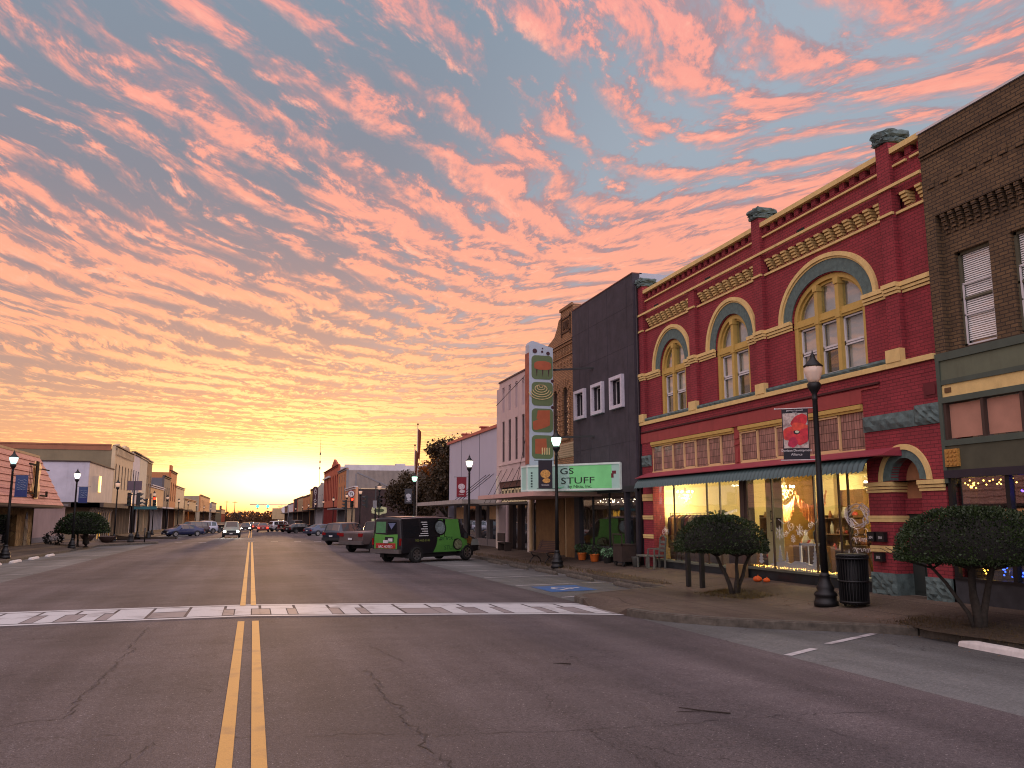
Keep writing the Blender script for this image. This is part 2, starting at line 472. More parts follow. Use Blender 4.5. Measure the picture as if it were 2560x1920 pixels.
# ------------------------------------------------------------------ ground materials
def asphalt(name, base, base2, crack=True, speck=0.75):
    m, N, b = newmat(name)
    P = N.node('ShaderNodeNewGeometry').outputs['Position']
    x, y, z = N.sep(P)
    big = N.noise(P, 0.16, 5, 0.6)
    c = N.mix(N.mr(big, 0.38, 0.62), lin(base), lin(base2))
    # worn wheel bands along the street
    st = N.xyz(N.m('MULTIPLY', x, 0.9), N.m('MULTIPLY', y, 0.045), 0)
    band = N.mr(N.noise(st, 1.0, 4, 0.55, '2D'), 0.3, 0.7, 0.80, 1.18, smooth=False)
    c = N.mix(1.0, c, N.xyz(band, band, band), 'MULTIPLY')
    pat = N.mr(N.noise(P, 1.3, 4, 0.6), 0.3, 0.7, 0.88, 1.1, smooth=False)
    c = N.mix(1.0, c, N.xyz(pat, pat, pat), 'MULTIPLY')
    sp = N.noise(P, 75, 3, 0.75)
    f = N.mr(sp, 0.28, 0.72, 1 - speck, 1 + speck, smooth=False)
    c = N.mix(1.0, c, N.xyz(f, f, f), 'MULTIPLY')
    sp2 = N.mr(N.noise(P, 24, 4, 0.7), 0.3, 0.7, 0.72, 1.26, smooth=False)
    c = N.mix(1.0, c, N.xyz(sp2, sp2, sp2), 'MULTIPLY')
    if not crack:
        jx = N.m('ABSOLUTE', N.m('SUBTRACT', N.m('FRACT', N.m('DIVIDE', x, 1.2)), 0.5)); jy = N.m('ABSOLUTE', N.m('SUBTRACT', N.m('FRACT', N.m('DIVIDE', y, 1.5)), 0.5))
        j = N.m('MAXIMUM', N.mr(jx, 0.484, 0.494), N.mr(jy, 0.487, 0.495))
        c = N.mix(N.m('MULTIPLY', j, 0.6), c, lin((36, 31, 28)))
    chip = N.mr(N.noise(P, 48, 1, 0.5), 0.72, 0.78)
    c = N.mix(N.m('MULTIPLY', chip, 0.55), c, lin((190, 182, 178)))
    oil = N.m('MULTIPLY', N.mr(N.noise(P, 0.9, 3, 0.6), 0.66, 0.78), 0.5)
    c = N.mix(oil, c, lin((34, 32, 34)))
    if crack:
        wp = N.node('ShaderNodeVectorMath', operation='ADD'); N.l.new(P, wp.inputs[0])
        nn = N.node('ShaderNodeTexNoise'); N.l.new(P, nn.inputs['Vector']); nn.inputs['Scale'].default_value = 2.2; nn.inputs['Detail'].default_value = 6
        sc2 = N.node('ShaderNodeVectorMath', operation='SCALE'); N.l.new(nn.outputs['Color'], sc2.inputs[0]); sc2.inputs['Scale'].default_value = 0.9
        N.l.new(sc2.outputs[0], wp.inputs[1])
        vo = N.node('ShaderNodeTexVoronoi', feature='DISTANCE_TO_EDGE'); N.l.new(wp.outputs[0], vo.inputs['Vector']); vo.inputs['Scale'].default_value = 0.22
        ck = N.mr(vo.outputs['Distance'], 0.0, 0.0035, 1.0, 0.0)
        msk = N.mr(N.noise(P, 0.35, 2, 0.5), 0.50, 0.60)
        c = N.mix(N.m('MULTIPLY', N.m('MULTIPLY', ck, msk), 0.6), c, lin((30, 27, 28)))
    N.l.new(c, b.inputs['Base Color'])
    N.l.new(N.mr(sp, 0.3, 0.7, 0.80, 0.95), b.inputs['Roughness'])
    b.inputs['Specular IOR Level'].default_value = 0.12
    bn = N.node('ShaderNodeBump'); bn.inputs['Strength'].default_value = 0.55; bn.inputs['Distance'].default_value = 0.006
    N.l.new(sp, bn.inputs['Height']); N.l.new(bn.outputs[0], b.inputs['Normal'])
    return m
M['asphalt'] = asphalt('street_asphalt', (90, 82, 83), (77, 71, 72))
M['parking'] = asphalt('parking_concrete', (104, 104, 103), (88, 88, 87), crack=True, speck=.35)
M['sidewalk'] = asphalt('sidewalk_concrete', (98, 86, 76), (84, 73, 65), crack=False, speck=.25)
M['kerb'] = plain('kerb_concrete', (80, 74, 66), .95, var=.45, scale=6, bump=.8, bscale=18, dirt_darken=.5)
M['soil'] = plain('brown_soil', (66, 52, 36), 1, var=.5, scale=14, bump=1, bscale=30)
def paint(name, col, wear=0.5):
    m, N, b = newmat(name)
    P = N.node('ShaderNodeNewGeometry').outputs['Position']
    w = N.mr(N.noise(P, 24, 6, 0.75), 0.56, 0.70, 0, wear)
    w2 = N.mr(N.noise(P, 1.8, 4, 0.6), 0.50, 0.72, 0, wear)
    c = N.mix(N.m('MAXIMUM', w, w2), lin(col), lin((80, 73, 75)))
    sp = N.mr(N.noise(P, 80, 2, 0.7), 0.3, 0.7, 0.86, 1.12, smooth=False)
    c = N.mix(1.0, c, N.xyz(sp, sp, sp), 'MULTIPLY')
    N.l.new(c, b.inputs['Base Color']); b.inputs['Roughness'].default_value = .75
    return m
M['yline'] = paint('yellow_road_paint', (186, 142, 76), .35)
M['wline'] = paint('white_road_paint', (176, 176, 178), .5)
M['wworn'] = paint('worn_white_road_paint', (180, 176, 178), .75)
M['blue'] = paint('blue_road_paint', (36, 84, 140), .6)
M['grey'] = paint('grey_road_paint', (128, 120, 120), .5)

def sheet(mb, x0, x1, y0, y1, fz, off, nx=8, ny=30):
    vs = []; fs = []
    for j in range(ny + 1):
        for i in range(nx + 1):
            x = x0 + (x1 - x0) * i / nx; y = y0 + (y1 - y0) * j / ny
            vs.append((x, y, fz(x, y) + off))
    for j in range(ny):
        for i in range(nx):
            a = j * (nx + 1) + i; fs.append((a, a + 1, a + nx + 2, a + nx + 1))
    return mb.add(vs, fs)
def strip(mb, pts, w, off=0.008, fz=Rz, ws=None):
    """ribbon of width w along xy points lying on the street"""
    vs = []; fs = []
    n = len(pts)
    for i, p in enumerate(pts):
        a = pts[max(i - 1, 0)]; b_ = pts[min(i + 1, n - 1)]
        dx, dy = b_[0] - a[0], b_[1] - a[1]; l = math.hypot(dx, dy) or 1
        ww = (ws[i] if ws else w) / 2
        for s in (-1, 1):
            x = p[0] - s * dy / l * ww; y = p[1] + s * dx / l * ww
            vs.append((x, y, fz(x, y) + off))
    for i in range(n - 1): fs.append((2 * i, 2 * i + 1, 2 * i + 3, 2 * i + 2))
    return mb.add(vs, fs)
def linepts(a, b, n=12): return [(a[0] + (b[0] - a[0]) * i / n, a[1] + (b[1] - a[1]) * i / n) for i in range(n + 1)]

YX0, YX1 = 79.0, 97.5      # the cross street
# base terrain to the horizon
g = MB(); ys = [-40, 0, 60, 120, 240, 500, 1000, 3000]; xs = [-2500, -400, -60, -16, 16, 60, 400, 2500]
vs = [(x, y, min(Rz(x, y), 2) - .55) for y in ys for x in xs]
fs = [(j * 8 + i, j * 8 + i + 1, j * 8 + i + 9, j * 8 + i + 8) for j in range(7) for i in range(7)]
g.add(vs, fs); struct('ground', g, plain('ground_soil', (70, 60, 48), 1, var=.4, scale=.05))
g = MB(); sheet(g, -7.7, 7.6, -12, 700, Rz, 0, 12, 180); struct('road', g, M['asphalt'])
g = MB(); sheet(g, 7.6, 60, YX0, YX1, lambda x, y: Rz(min(x, 12), y), 0, 12, 6); sheet(g, -60, -7.7, YX0, YX1, lambda x, y: Rz(max(x, -12), y), 0, 12, 6)
struct('cross_road', g, M['asphalt'])
g = MB(); sheet(g, 7.6, 11.3, -12, YX0, Rz, 0, 6, 40); sheet(g, 7.6, 11.3, YX1, 560, Rz, 0, 6, 60); struct('parking_strip', g, M['parking'])
g = MB(); sheet(g, -11.3, -7.7, -12, YX0, Rz, 0, 6, 40); sheet(g, -11.3, -7.7, YX1, 560, Rz, 0, 6, 60); struct('parking_strip', g, M['parking'])

# sidewalks with kerbs
def skirt(mb, pts, fz, depth=.3):
    vs = []; fs = []
    for i, p in enumerate(pts):
        z = fz(p[0], p[1]); vs += [(p[0], p[1], z), (p[0], p[1], z - depth)]
    for i in range(len(pts) - 1): fs.append((2 * i, 2 * i + 2, 2 * i + 3, 2 * i + 1))
    return mb.add(vs, fs)
def side_strip(x0, x1, y0, y1, ny):
    g = MB(); sheet(g, x0, x1, y0, y1, Sz, 0, 8, ny)
    return g
kerb = MB()
def kerb_line(pts, fz=Sz, w=.16, up=.006, dep=.3):
    """a kerb stone along the edge of a sidewalk (real step down to the street)"""
    vs = []; fs = []; n = len(pts)
    for i, p in enumerate(pts):
        a = pts[max(i - 1, 0)]; b_ = pts[min(i + 1, n - 1)]
        dx, dy = b_[0] - a[0], b_[1] - a[1]; l = math.hypot(dx, dy) or 1
        nx_, ny_ = -dy / l, dx / l
        z = fz(p[0], p[1]) + up
        o = (p[0] + nx_ * .012, p[1] + ny_ * .012); q = (p[0] - nx_ * w, p[1] - ny_ * w)
        vs += [(o[0] + nx_ * .01, o[1] + ny_ * .01, z - dep), (o[0], o[1], z - .025), (o[0] - nx_ * .025, o[1] - ny_ * .025, z), (q[0], q[1], z), (q[0], q[1], z - dep)]
    for i in range(n - 1):
        for k in range(4): fs.append((i * 5 + k, i * 5 + k + 1, (i + 1) * 5 + k + 1, (i + 1) * 5 + k))
    fs += [(0, 1, 2, 3, 4), tuple(5 * (n - 1) + k for k in range(5))[::-1]]
    return kerb.add(vs, fs)
for (x0, x1, y0, y1, ny) in ((11.3, 17.5, -12, YX0, 60), (11.3, 17.5, YX1, 560, 40)):
    struct('sidewalk', side_strip(x0, x1, y0, y1, ny), M['sidewalk'])
for (x0, x1, y0, y1, ny) in ((-17.5, -11.3, -12, YX0, 60), (-17.5, -11.3, YX1, 560, 40)):
    struct('sidewalk', side_strip(x0, x1, y0, y1, ny), M['sidewalk'])
# bulb-out at the crossing: ruled surface from its curved edge to the sidewalk line
edge = [(11.3, 12.55), (10.9, 12.95), (10.3, 13.35), (9.6, 13.75), (9.0, 14.15), (8.5, 14.6), (8.1, 15.1), (7.8, 15.6), (7.62, 16.1), (7.55, 16.55), (7.52, 17.0), (7.5, 17.8), (7.5, 18.5), (7.5, 18.9), (7.52, 19.3), (7.62, 19.75), (7.9, 20.15), (8.6, 20.65), (9.5, 21.2), (10.4, 21.75), (11.3, 22.3)]
def bz(x, y):
    z = Sz(x, y)
    if 16.6 < y < 18.9 and x < 9.3:
        ty = min((y - 16.6) / .35, (18.9 - y) / .35, 1); tx = min((9.3 - x) / 1.7, 1)
        z -= .145 * ty * tx
    return z
g = MB(); n = len(edge); K = 10; vs = []; fs = []
for i, e in enumerate(edge):
    q = (11.3, 12.55 + (22.3 - 12.55) * i / (n - 1))
    for k in range(K + 1):
        t = k / K; x = e[0] + (q[0] - e[0]) * t; y = e[1] + (q[1] - e[1]) * t
        vs.append((x, y, bz(x, y)))
for i in range(n - 1):
    for k in range(K): fs.append((i * (K + 1) + k, i * (K + 1) + k + 1, (i + 1) * (K + 1) + k + 1, (i + 1) * (K + 1) + k))
g.add(vs, fs); skirt(g, edge, bz); struct('sidewalk', g, M['sidewalk'])
kerb_line(edge[:10][::-1] + [] if False else [edge[i] for i in range(0, 10)], bz)
kerb_line([edge[i] for i in range(13, 21)], bz)
kerb_line(linepts((11.3, -12), (11.3, 12.5), 20)); kerb_line(linepts((11.3, 22.35), (11.3, YX0), 30))
kerb_line(linepts((11.3, YX1), (11.3, 300), 40))
kerb_line(linepts((-11.3, YX0 - 3), (-11.3, -12), 40)); kerb_line(linepts((-11.3, 300), (-11.3, YX1), 40))
# left corner bulb at the far crossing and right corner
for sx in (-1, 1):
    for (ya, yb) in ((72.5, YX0), (YX1, 104.0)):
        g = MB()
        e = [(sx * 11.3, ya if ya < 90 else yb)] + [(sx * (11.3 - 3.6 * t), (ya + (YX0 - 1.5 - ya) * t) if ya < 90 else (yb + (YX1 + 1.5 - yb) * t)) for t in (.3, .6, .85, 1)] + [(sx * 7.7, YX0 if ya < 90 else YX1)]
        vs = []; K2 = 5
        y_a = e[0][1]; y_b = e[-1][1]
        for i, p in enumerate(e):
            qy = y_a + (y_b - y_a) * i / (len(e) - 1)
            for k in range(K2 + 1):
                t = k / K2; x = p[0] + (sx * 11.3 - p[0]) * t; y = p[1] + (qy - p[1]) * t; vs.append((x, y, Sz(x, y)))
        fs = [(i * 6 + k, i * 6 + k + 1, (i + 1) * 6 + k + 1, (i + 1) * 6 + k) for i in range(len(e) - 1) for k in range(K2)]
        g.add(vs, fs); skirt(g, e, Sz); skirt(g, [(sx * 7.7, y_b), (sx * 17.5, y_b)], Sz); struct('sidewalk', g, M['sidewalk'])
        pts = e if (sx > 0) == (ya < 90) else e[::-1]
        kerb_line(pts)
struct('kerb', kerb, M['kerb'])

# painted markings
g = MB()
for cx in (-.135, .135):
    xo = 0.0
    for (ya, yb) in ((-6, 17.6), ):
        strip(g, linepts((cx * 1.03 + .0, ya), (cx * .98, yb), 10), .125)
    strip(g, linepts((cx * .86 - .02, 20.75), (cx * .86 - .12, 78.0), 24), .12)
    strip(g, linepts((cx - .25, 97.8), (cx - .4, 400), 40), .12)
struct('road_marking', g, M['yline'])
# decorated crosswalk: white field between two lines with grey paving blocks left bare
def cwp(t, s):
    """t across the street 0..1, s along it 0 near..1 far"""
    nx_ = -8.6 + t * 16.2; ny_ = 18.45 - .0 * t
    near = [(-9, 18.0), (-4.43, 18.25), (0, 18.45), (3, 17.8), (6.25, 17.12), (7.7, 16.6)]
    far = [(-9, 20.9), (-5.1, 21.0), (0, 20.95), (3.4, 20.3), (7.13, 19.5), (7.75, 19.0)]
    def at(L, x):
        for i in range(len(L) - 1):
            if L[i][0] <= x <= L[i + 1][0]:
                u = (x - L[i][0]) / (L[i + 1][0] - L[i][0]); return L[i][1] + u * (L[i + 1][1] - L[i][1])
        return L[-1][1]
    return nx_, at(near, nx_) + s * (at(far, nx_) - at(near, nx_))
g = MB()
for s0, s1 in ((0.0, .085), (.915, 1.0)):
    pts = []; vs = []; fs = []
    for i in range(61):
        t = i / 60
        for s in (s0, s1):
            x, y = cwp(t, s); vs.append((x, y, Rz(x, y) + .008))
    fs = [(2 * i, 2 * i + 1, 2 * i + 3, 2 * i + 2) for i in range(60)]
    g.add(vs, fs)
def cwq(mb, ta, tb, sa, sb, off=.008):
    vs = []; n = 4
    for i in range(n + 1):
        t = ta + (tb - ta) * i / n
        for s in (sa, sb):
            x, y = cwp(t, s); vs.append((x, y, Rz(x, y) + off))
    mb.add(vs, [(2 * i, 2 * i + 1, 2 * i + 3, 2 * i + 2) for i in range(n)])
gb = MB(); cells = 22
kinds = 'ATWATWTTWAWTTWTWATTWTT'
for c in range(cells):
    t0 = c / cells; t1 = (c + 1) / cells; w = t1 - t0; k = kinds[c]
    if k == 'W': cwq(g, t0 + w * .04, t1 - w * .04, .115, .885)
    elif k == 'T':                       # white T over grey squares
        cwq(g, t0 + w * .04, t1 - w * .04, .62, .885); cwq(g, t0 + w * .30, t0 + w * .74, .115, .615)
        cwq(gb, t0 - w * .02, t0 + w * .27, .13, .60, .006); cwq(gb, t0 + w * .77, t1 + w * .02, .13, .60, .006)
    else:
        cwq(g, t0 + w * .04, t1 - w * .04, .55, .885); cwq(gb, t0 + w * .04, t1 - w * .04, .13, .53, .006)
struct('crosswalk', g, M['wline']); struct('crosswalk', gb, M['grey'])
# stop bar pieces / dashes of the far crossing
g = MB()
for x in (-6.1, -4.15, -2.15, -.12, 1.92, 3.94, 5.7): strip(g, [(x - .31, 79.3), (x + .31, 79.3)], .55)
for x in (-6.0, -4.0, -2.0, 0, 1.86, 3.83, 5.75): strip(g, [(x - .31, 95.0), (x + .31, 95.0)], .5)
# stalls on the right, slanting forward
for y in (11.1, 20.9, 24.9, 28.6, 32.4, 36.2, 40.0, 44.0, 48.0, 52.0, 56, 60, 64, 68):
    dy = 1.85 if y < 15 else 1.1
    if y == 11.1:
        strip(g, linepts((7.62, 11.1), (8.45, 11.6), 4), .13); strip(g, linepts((9.0, 12.0), (10.7, 12.95), 4), .13)
    else: strip(g, linepts((7.7, y), (11.1, y + dy), 6), .09)
for y in (-2, 2.5, 6.8): strip(g, linepts((7.65, y), (11.0, y + 1.9), 6), .1)
for y in (24, 30, 36, 42, 48, 54, 60): strip(g, linepts((-7.8, y), (-11.1, y - 1.2), 6), .09)
struct('road_marking', g, M['wworn'])
# accessible stall symbol: blue field with the white wheelchair sign
g = MB(); g.add([(x, y, Rz(x, y) + .008) for x, y in ((8.0, 22.5), (9.6, 23.0), (9.6, 24.9), (8.0, 24.4))], [(0, 1, 2, 3)])
struct('road_marking', g, M['blue'])
g = MB()
def isa(px, py): return (8.8 + (py) * .5 * .9, 23.7 - px * .62 + py * .1)
def ipts(L): return [isa(*p) for p in L]
strip(g, ipts([(-.05, .75), (-.05, .1), (.45, .1), (.65, -.5), (.85, -.45)]), .12, .012); strip(g, ipts([(-.05, .45), (.4, .45)]), .11, .012)
strip(g, ipts([(-.35 + .0, .25), (-.6, -.1), (-.5, -.55), (-.1, -.8), (.35, -.7), (.55, -.4)]), .11, .012)
gx, gy = isa(-.05, .98); g.add([(gx + .1 * math.cos(a * PI / 4), gy + .1 * math.sin(a * PI / 4), Rz(gx, gy) + .012) for a in range(8)], [tuple(range(8))])
struct('road_marking', g, M['wworn'])
# the long cracks in the foreground asphalt
rnd = random.Random(5)
def crack(pts, w=.022, jit=.085):
    out = []
    for i in range(len(pts) - 1):
        (xa, ya), (xb, yb) = pts[i], pts[i + 1]; n = max(3, int(math.hypot(xb - xa, yb - ya) / .09))
        for k in range(n): t = k / n; out.append((xa + (xb - xa) * t + rnd.uniform(-jit, jit) * .6, ya + (yb - ya) * t + rnd.uniform(-jit, jit) * .6))
    out.append(pts[-1]); return out, [w * rnd.uniform(.15, .95) for _ in out]
g = MB()
for L, w in (([(1.48, 11.6), (1.5, 11.44), (1.54, 10.61), (1.47, 9.88), (1.58, 9.26), (1.53, 8.66), (1.57, 8.05), (1.65, 7.92), (1.49, 7.6), (1.59, 7.38), (1.59, 6.91), (1.66, 6.3), (1.6, 5.5)], .020),
             ([(1.65, 7.92), (2.07, 7.91), (2.42, 7.85), (3.1, 7.73), (3.91, 7.68), (5.2, 7.75), (6.4, 7.6)], .014), ([(3.1, 7.71), (3.11, 7.3), (3.13, 7.09), (3.14, 6.76), (3.3, 6.2)], .013),
             ([(1.85, 13.57), (2.01, 12.71), (2.09, 12.03)], .016), ([(-1.73, 17.22), (-1.74, 14.71), (-1.63, 14.28), (-1.71, 13.41), (-1.68, 12.66), (-1.74, 11.27), (-1.73, 10.22), (-1.68, 10.03), (-1.76, 9.65), (-1.89, 9.66), (-2.6, 9.3), (-3.4, 9.2)], .020),
             ([(-.7, 8.5), (-0.77, 8.3), (-0.9, 8.06), (-0.98, 7.73), (-1.15, 7.2), (-1.2, 6.6)], .018), ([(-1.63, 8.88), (-1.4, 8.84), (-.9, 8.8)], .012), ([(0.3, 8.28), (1.07, 8.2), (1.6, 7.95)], .012),
             ([(-0.33, 8.51), (-0.1, 8.46), (0.25, 8.32)], .012), ([(-1.2, 11.8), (-1.38, 11.83), (-1.59, 11.93), (-1.71, 11.26)], .012), ([(4.52, 9.12), (4.67, 8.55), (4.98, 7.99), (5.3, 7.2), (5.35, 6.4)], .010),
             ([(-4.5, 9.5), (-3.6, 10.2), (-2.6, 10.1), (-1.75, 10.3)], .011), ([(0.6, 11.6), (1.5, 11.5), (2.6, 11.3), (3.6, 11.4)], .010)):
    pts, ws = crack(L, w); strip(g, pts, .02, .006, Rz, ws)
struct('road_crack', g, plain('crack_fill', (42, 37, 38), .9, var=.2))
# fallen twigs on the asphalt
mt = plain('dead_twig', (44, 34, 28), .9, var=.3, scale=30)
for i, (pts, lab) in enumerate((([(4.36, 8.32), (4.53, 8.11), (4.74, 7.93)], 'longest bare twig with a fork, lying on the asphalt in the right foreground'),
                                ([(4.03, 11.29), (4.13, 11.24), (4.24, 11.17)], 'short dark twig on the asphalt, nearer the crosswalk than the forked one'))):
    b_ = MB(); p3 = [(x, y, Rz(x, y) + .014) for x, y in pts]
    b_.tube(p3, [.004, .007, .009], 5)
    if i == 0: b_.tube([(4.24, 8.14, Rz(4.2, 8.1) + .012), (4.53, 8.11, Rz(4.5, 8.1) + .014)], [.003, .005], 5)
    tag(b_.build('fallen_twig', mt), lab, 'twig')
# ------------------------------------------------------------------ the red corner-pier building with arched windows
XF = 13.66
M['hole_shade'] = plain('painted_hole_shade', (14, 11, 11), 1, var=.2)
rb = thing('brick_commercial_building', 'dark red painted brick building with ochre trim, green arches and a lit shop below', 'building', (XF, 21.2, .2))
XW = XF + .14      # recessed wall plane between the pilasters
YA, YB = 14.1, 28.35
def arc(c, a, b, z0, n=28, t0=0.0, t1=PI):
    return [(c + a * math.cos(t0 + (t1 - t0) * i / n), z0 + b * math.sin(t0 + (t1 - t0) * i / n)) for i in range(n + 1)]
def wall_arch(mb, x0, x1, ya, yb, za, zb, openings):
    """wall slab (plane x) between ya..yb with arched openings (c, a, zbottom, zspring, b)"""
    ops = sorted(openings, key=lambda o: o[0]); y = ya
    for (c, a, zb0, zs, b) in ops:
        mb.box(x0, x1, y, c - a, za, zb); mb.box(x0, x1, c - a, c + a, za, zb0)
        if b > 0:
            top = arc(c, a, b, zs)
            for i in range(len(top) - 1):
                mb.prism([top[i], top[i + 1], (top[i + 1][0], zb), (top[i][0], zb)], 'x', x0, x1)
        else: mb.box(x0, x1, c - a, c + a, zs, zb)
        y = c + a  # body colour gets darker towards the bottom
    mb.box(x0, x1, y, yb, za, zb)
ARCH = [(17.72, 1.42, .98, 1.93, 1.44, 1.77, 1.28), (22.2, .94, .95, 1.42, 1.42, 1.25, 1.26), (26.05, .93, .95, 1.42, 1.42, 1.25, 1.26)]
w = MB()
wall_arch(w, XW, XW + .4, YA, YB, 4.97, 8.84, [(c, a, 5.4, 7.1, b) for c, a, b, *_ in ARCH])
w.box(XW, XW + .4, YA, YB, 9.22, 10.02)                     # frieze above the corbels
w.box(XW + .22, XW + .4, YA, YB, 8.84, 9.22)                  # recess behind the corbels
# parapet piers under the coping, dark holes between
y = YA
while y < YB - .2:
    w.box(XW - .02, XW + .3, y, y + .19, 10.02, 10.24); y += .375
PIL = [(15.03, 15.44, 10.5), (20.28, 20.68, 10.5), (24.16, 24.57, 9.36), (28.02, 28.42, 10.5)]
for (a, b, t) in PIL:
    w.box(XF, XW + .1, a, b, 4.97, t)
    if t > 10: w.box(XW + .1, XW + .42, a, b, 10.0, t)
w.box(XF - .005, XW + .1, YA, 28.36, 4.97, 5.22)
w.box(XF + 14, XF + 14.3, YA, YB, 0, 10.2)
w.box(XW + .4, XF + 14, YB - .3, YB, 3.8, 9.9); w.box(XW + .4, XF + 14, YA, YA + .3, 3.8, 9.9)
w.build('wall', M['red'], rb)
w = MB(); w.box(XW + .38, XF + 14, YA + .3, YB - .3, 9.5, 9.6); w.build('roof', M['darkroom'], rb)
w = MB(); w.box(XW + .30, XW + .34, YA, YB, 10.0, 10.2); w.build('hole_shade_sheet', M['hole_shade'], rb)  # near-black sheet behind the holes paints the shade inside them
# lower brick storey: doorway bay on the near side, banded piers
w = MB()
wall_arch(w, XF, XF + .5, YA, 16.42, 2.7, 4.97, [(15.22, .44, 2.7, 2.72, .48)])
w.box(XF, XF + .5, YA, 14.78, -.1, 2.7); w.box(XF, XF + .5, 15.66, 16.42, -.1, 2.7)
w.box(XF + .35, XF + .5, 14.78, 15.66, 1.98, 2.32)
w.box(XF, XF + .45, 27.55, 28.36, -.1, 4.56); w.box(XF, XF + .3, 16.42, 28.36, 4.9, 4.97)
w.build('lower_wall', M['red'], rb)
w = MB(); w.box(XF - .03, XF + .3, 16.42, 28.36, 4.56, 4.9); w.box(XF - .03, XF + .3, 15.83, 16.42, 4.86, 4.9)
w.box(XF + .02, XF + .3, 21.76, 22.08, 3.4, 4.56)
w.box(XF - .02, XF + .02, 21.80, 22.04, 4.2, 4.3); w.box(XF - .02, XF + .02, 21.80, 22.04, 4.02, 4.08); w.box(XF - .01, XF + .02, 21.86, 21.98, 3.5, 3.9)
w.build('iron_lintel', M['redflat'], rb)
w = MB(); w.box(XF - .06, XF + .2, 15.8, 28.3, 4.94, 4.99); w.build('lintel_flange', plain('dark_red_iron', (70, 22, 24), .7), rb)
# ochre trim
for a, b in ((YA, 15.03), (15.44, 20.28), (20.68, 28.02)): t = MB(); t.box(XW - .12, XW + .42, a, b, 10.2, 10.33); t.build('coping', M['yellow'], rb)
t = MB()
for a, b in ((YA, 14.5), (14.62, 15.03), (15.44, 20.28), (20.68, 28.02)): t.box(XW - .06, XW + .02, a, b, 9.88, 9.93)
t.box(XF - .05, XF + .02, YA, 28.42, 9.36, 9.43)
for a, b in ((YA, 15.03), (15.44, 20.28), (20.68, 24.16), (24.57, 28.02)): t.box(XW - .05, XW + .02, a, b, 8.74, 8.80)
for a, b, _ in PIL: t.box(XF - .05, XF + .02, a - .03, b + .03, 8.74, 8.80)
t.build('string_course', M['yellow'], rb)
# stepped brick corbels: five ochre courses, each deeper than the one below
for (a, b) in ((YA, 15.03), (15.44, 20.28), (20.68, 24.16), (24.57, 28.02)):
    nn = max(2, int(round((b - a) / .375))); p = (b - a) / nn
    for i in range(nn):
        t = MB(); y0 = a + p * (i + .28)
        if y0 + .185 > b: continue
        for k in range(5):
            d = .06 + .045 * (k + 1); t.box(XW + .225 - d, XW + .23, y0, y0 + .185, 8.86 + k * .073, 8.86 + k * .073 + .058)
        t.build('corbel', M['yellow'], rb)
# spring-line belt: three steps, broken by the windows
def belt(mb, y0, y1, x):
    mb.box(x - .10, x + .05, y0, y1, 7.05, 7.15); mb.box(x - .07, x + .05, y0, y1, 6.97, 7.035); mb.box(x - .04, x + .05, y0, y1, 6.90, 6.955)
for a, b, x in [(YA, 15.03, XW)] + [(a - .02, b + .02, XF) for a, b, _ in PIL]: t = MB(); belt(t, a, b, x); t.build('belt_course', M['yellow'], rb)
for y0, y1 in ((15.44, 16.3), (19.14, 20.28), (20.68, 21.26), (23.14, 24.16), (24.57, 25.12), (26.98, 28.02)): t = MB(); belt(t, y0, y1, XW); t.build('belt_course', M['yellow'], rb)
for c, a, b, ao, bo, ag, bg in ARCH:
    t = MB()
    t.ring(arc(c, ao, bo, 7.15, 36), arc(c, ag + .05, bg + .05, 7.15, 36), 'x', XW - .09, XW + .03)
    t.ring(arc(c, ag + .05, bg + .05, 7.15, 36), arc(c, ag, bg, 7.15, 36), 'x', XW - .05, XW + .03); t.build('arch_hood', M['yellow'], rb)
    t = MB(); t.ring(arc(c, ag, bg, 7.15, 36), arc(c, a, b, 7.12, 36), 'x', XW - .03, XW + .2); t.build('arch_ring', M['ygreen'], rb)
# sill course, blocks and rough sills
t = MB(); t.box(XF - .08, XF + .05, YA, 28.42, 5.22, 5.34); t.build('sill_course', M['yellow'], rb)
for a, b, _ in PIL:
    t = MB(); t.box(XF - .10, XF + .05, a - .02, b + .02, 5.34, 5.63); t.build('pilaster_block', M['yellow'], rb)
rs = random.Random(3)
def rough_block(mb, x0, x1, y0, y1, z0, z1, amp=.035, n=14):
    """rock-faced stone: front face pushed in and out"""
    m2 = max(2, int(n * (z1 - z0) / (y1 - y0)) + 1); vs = []; fs = []
    for j in range(m2 + 1):
        for i in range(n + 1):
            e = 0 if (i in (0, n) or j in (0, m2)) else 1
            vs.append((x0 + (.02 if not e else rs.uniform(-amp, amp * .4)), y0 + (y1 - y0) * i / n, z0 + (z1 - z0) * j / m2))
    for j in range(m2):
        for i in range(n): q = j * (n + 1) + i; fs.append((q, q + 1, q + n + 2, q + n + 1))
    mb.add(vs, fs); mb.box(x0 + .021, x1, y0, y1, z0, z1)
for y0, y1 in ((15.46, 20.26), (20.70, 24.14), (24.59, 28.0)):
    t = MB(); rough_block(t, XF - .05, XW + .1, y0, y1, 5.345, 5.465, .03, 40); t.build('stone_sill', M['rough'], rb)
t = MB(); rough_block(t, XF - .05, XF + .1, 14.8, 16.42, 3.86, 4.22, .05, 12); rough_block(t, XF - .05, XF + .1, YA, 14.79, 3.86, 4.3, .05, 8); t.build('stone_lintel', M['rough'], rb)
t = MB(); rough_block(t, XF - .05, XF + .1, 27.57, 28.34, 3.7, 4.1, .05, 8); t.build('stone_block', M['rough'], rb)
for y0, y1 in ((YA, 14.80), (15.64, 16.44)):
    t = MB(); rough_block(t, XF - .07, XF + .47, y0, y1, .0, .67, .05, 10); t.build('stone_base', M['rough'], rb)
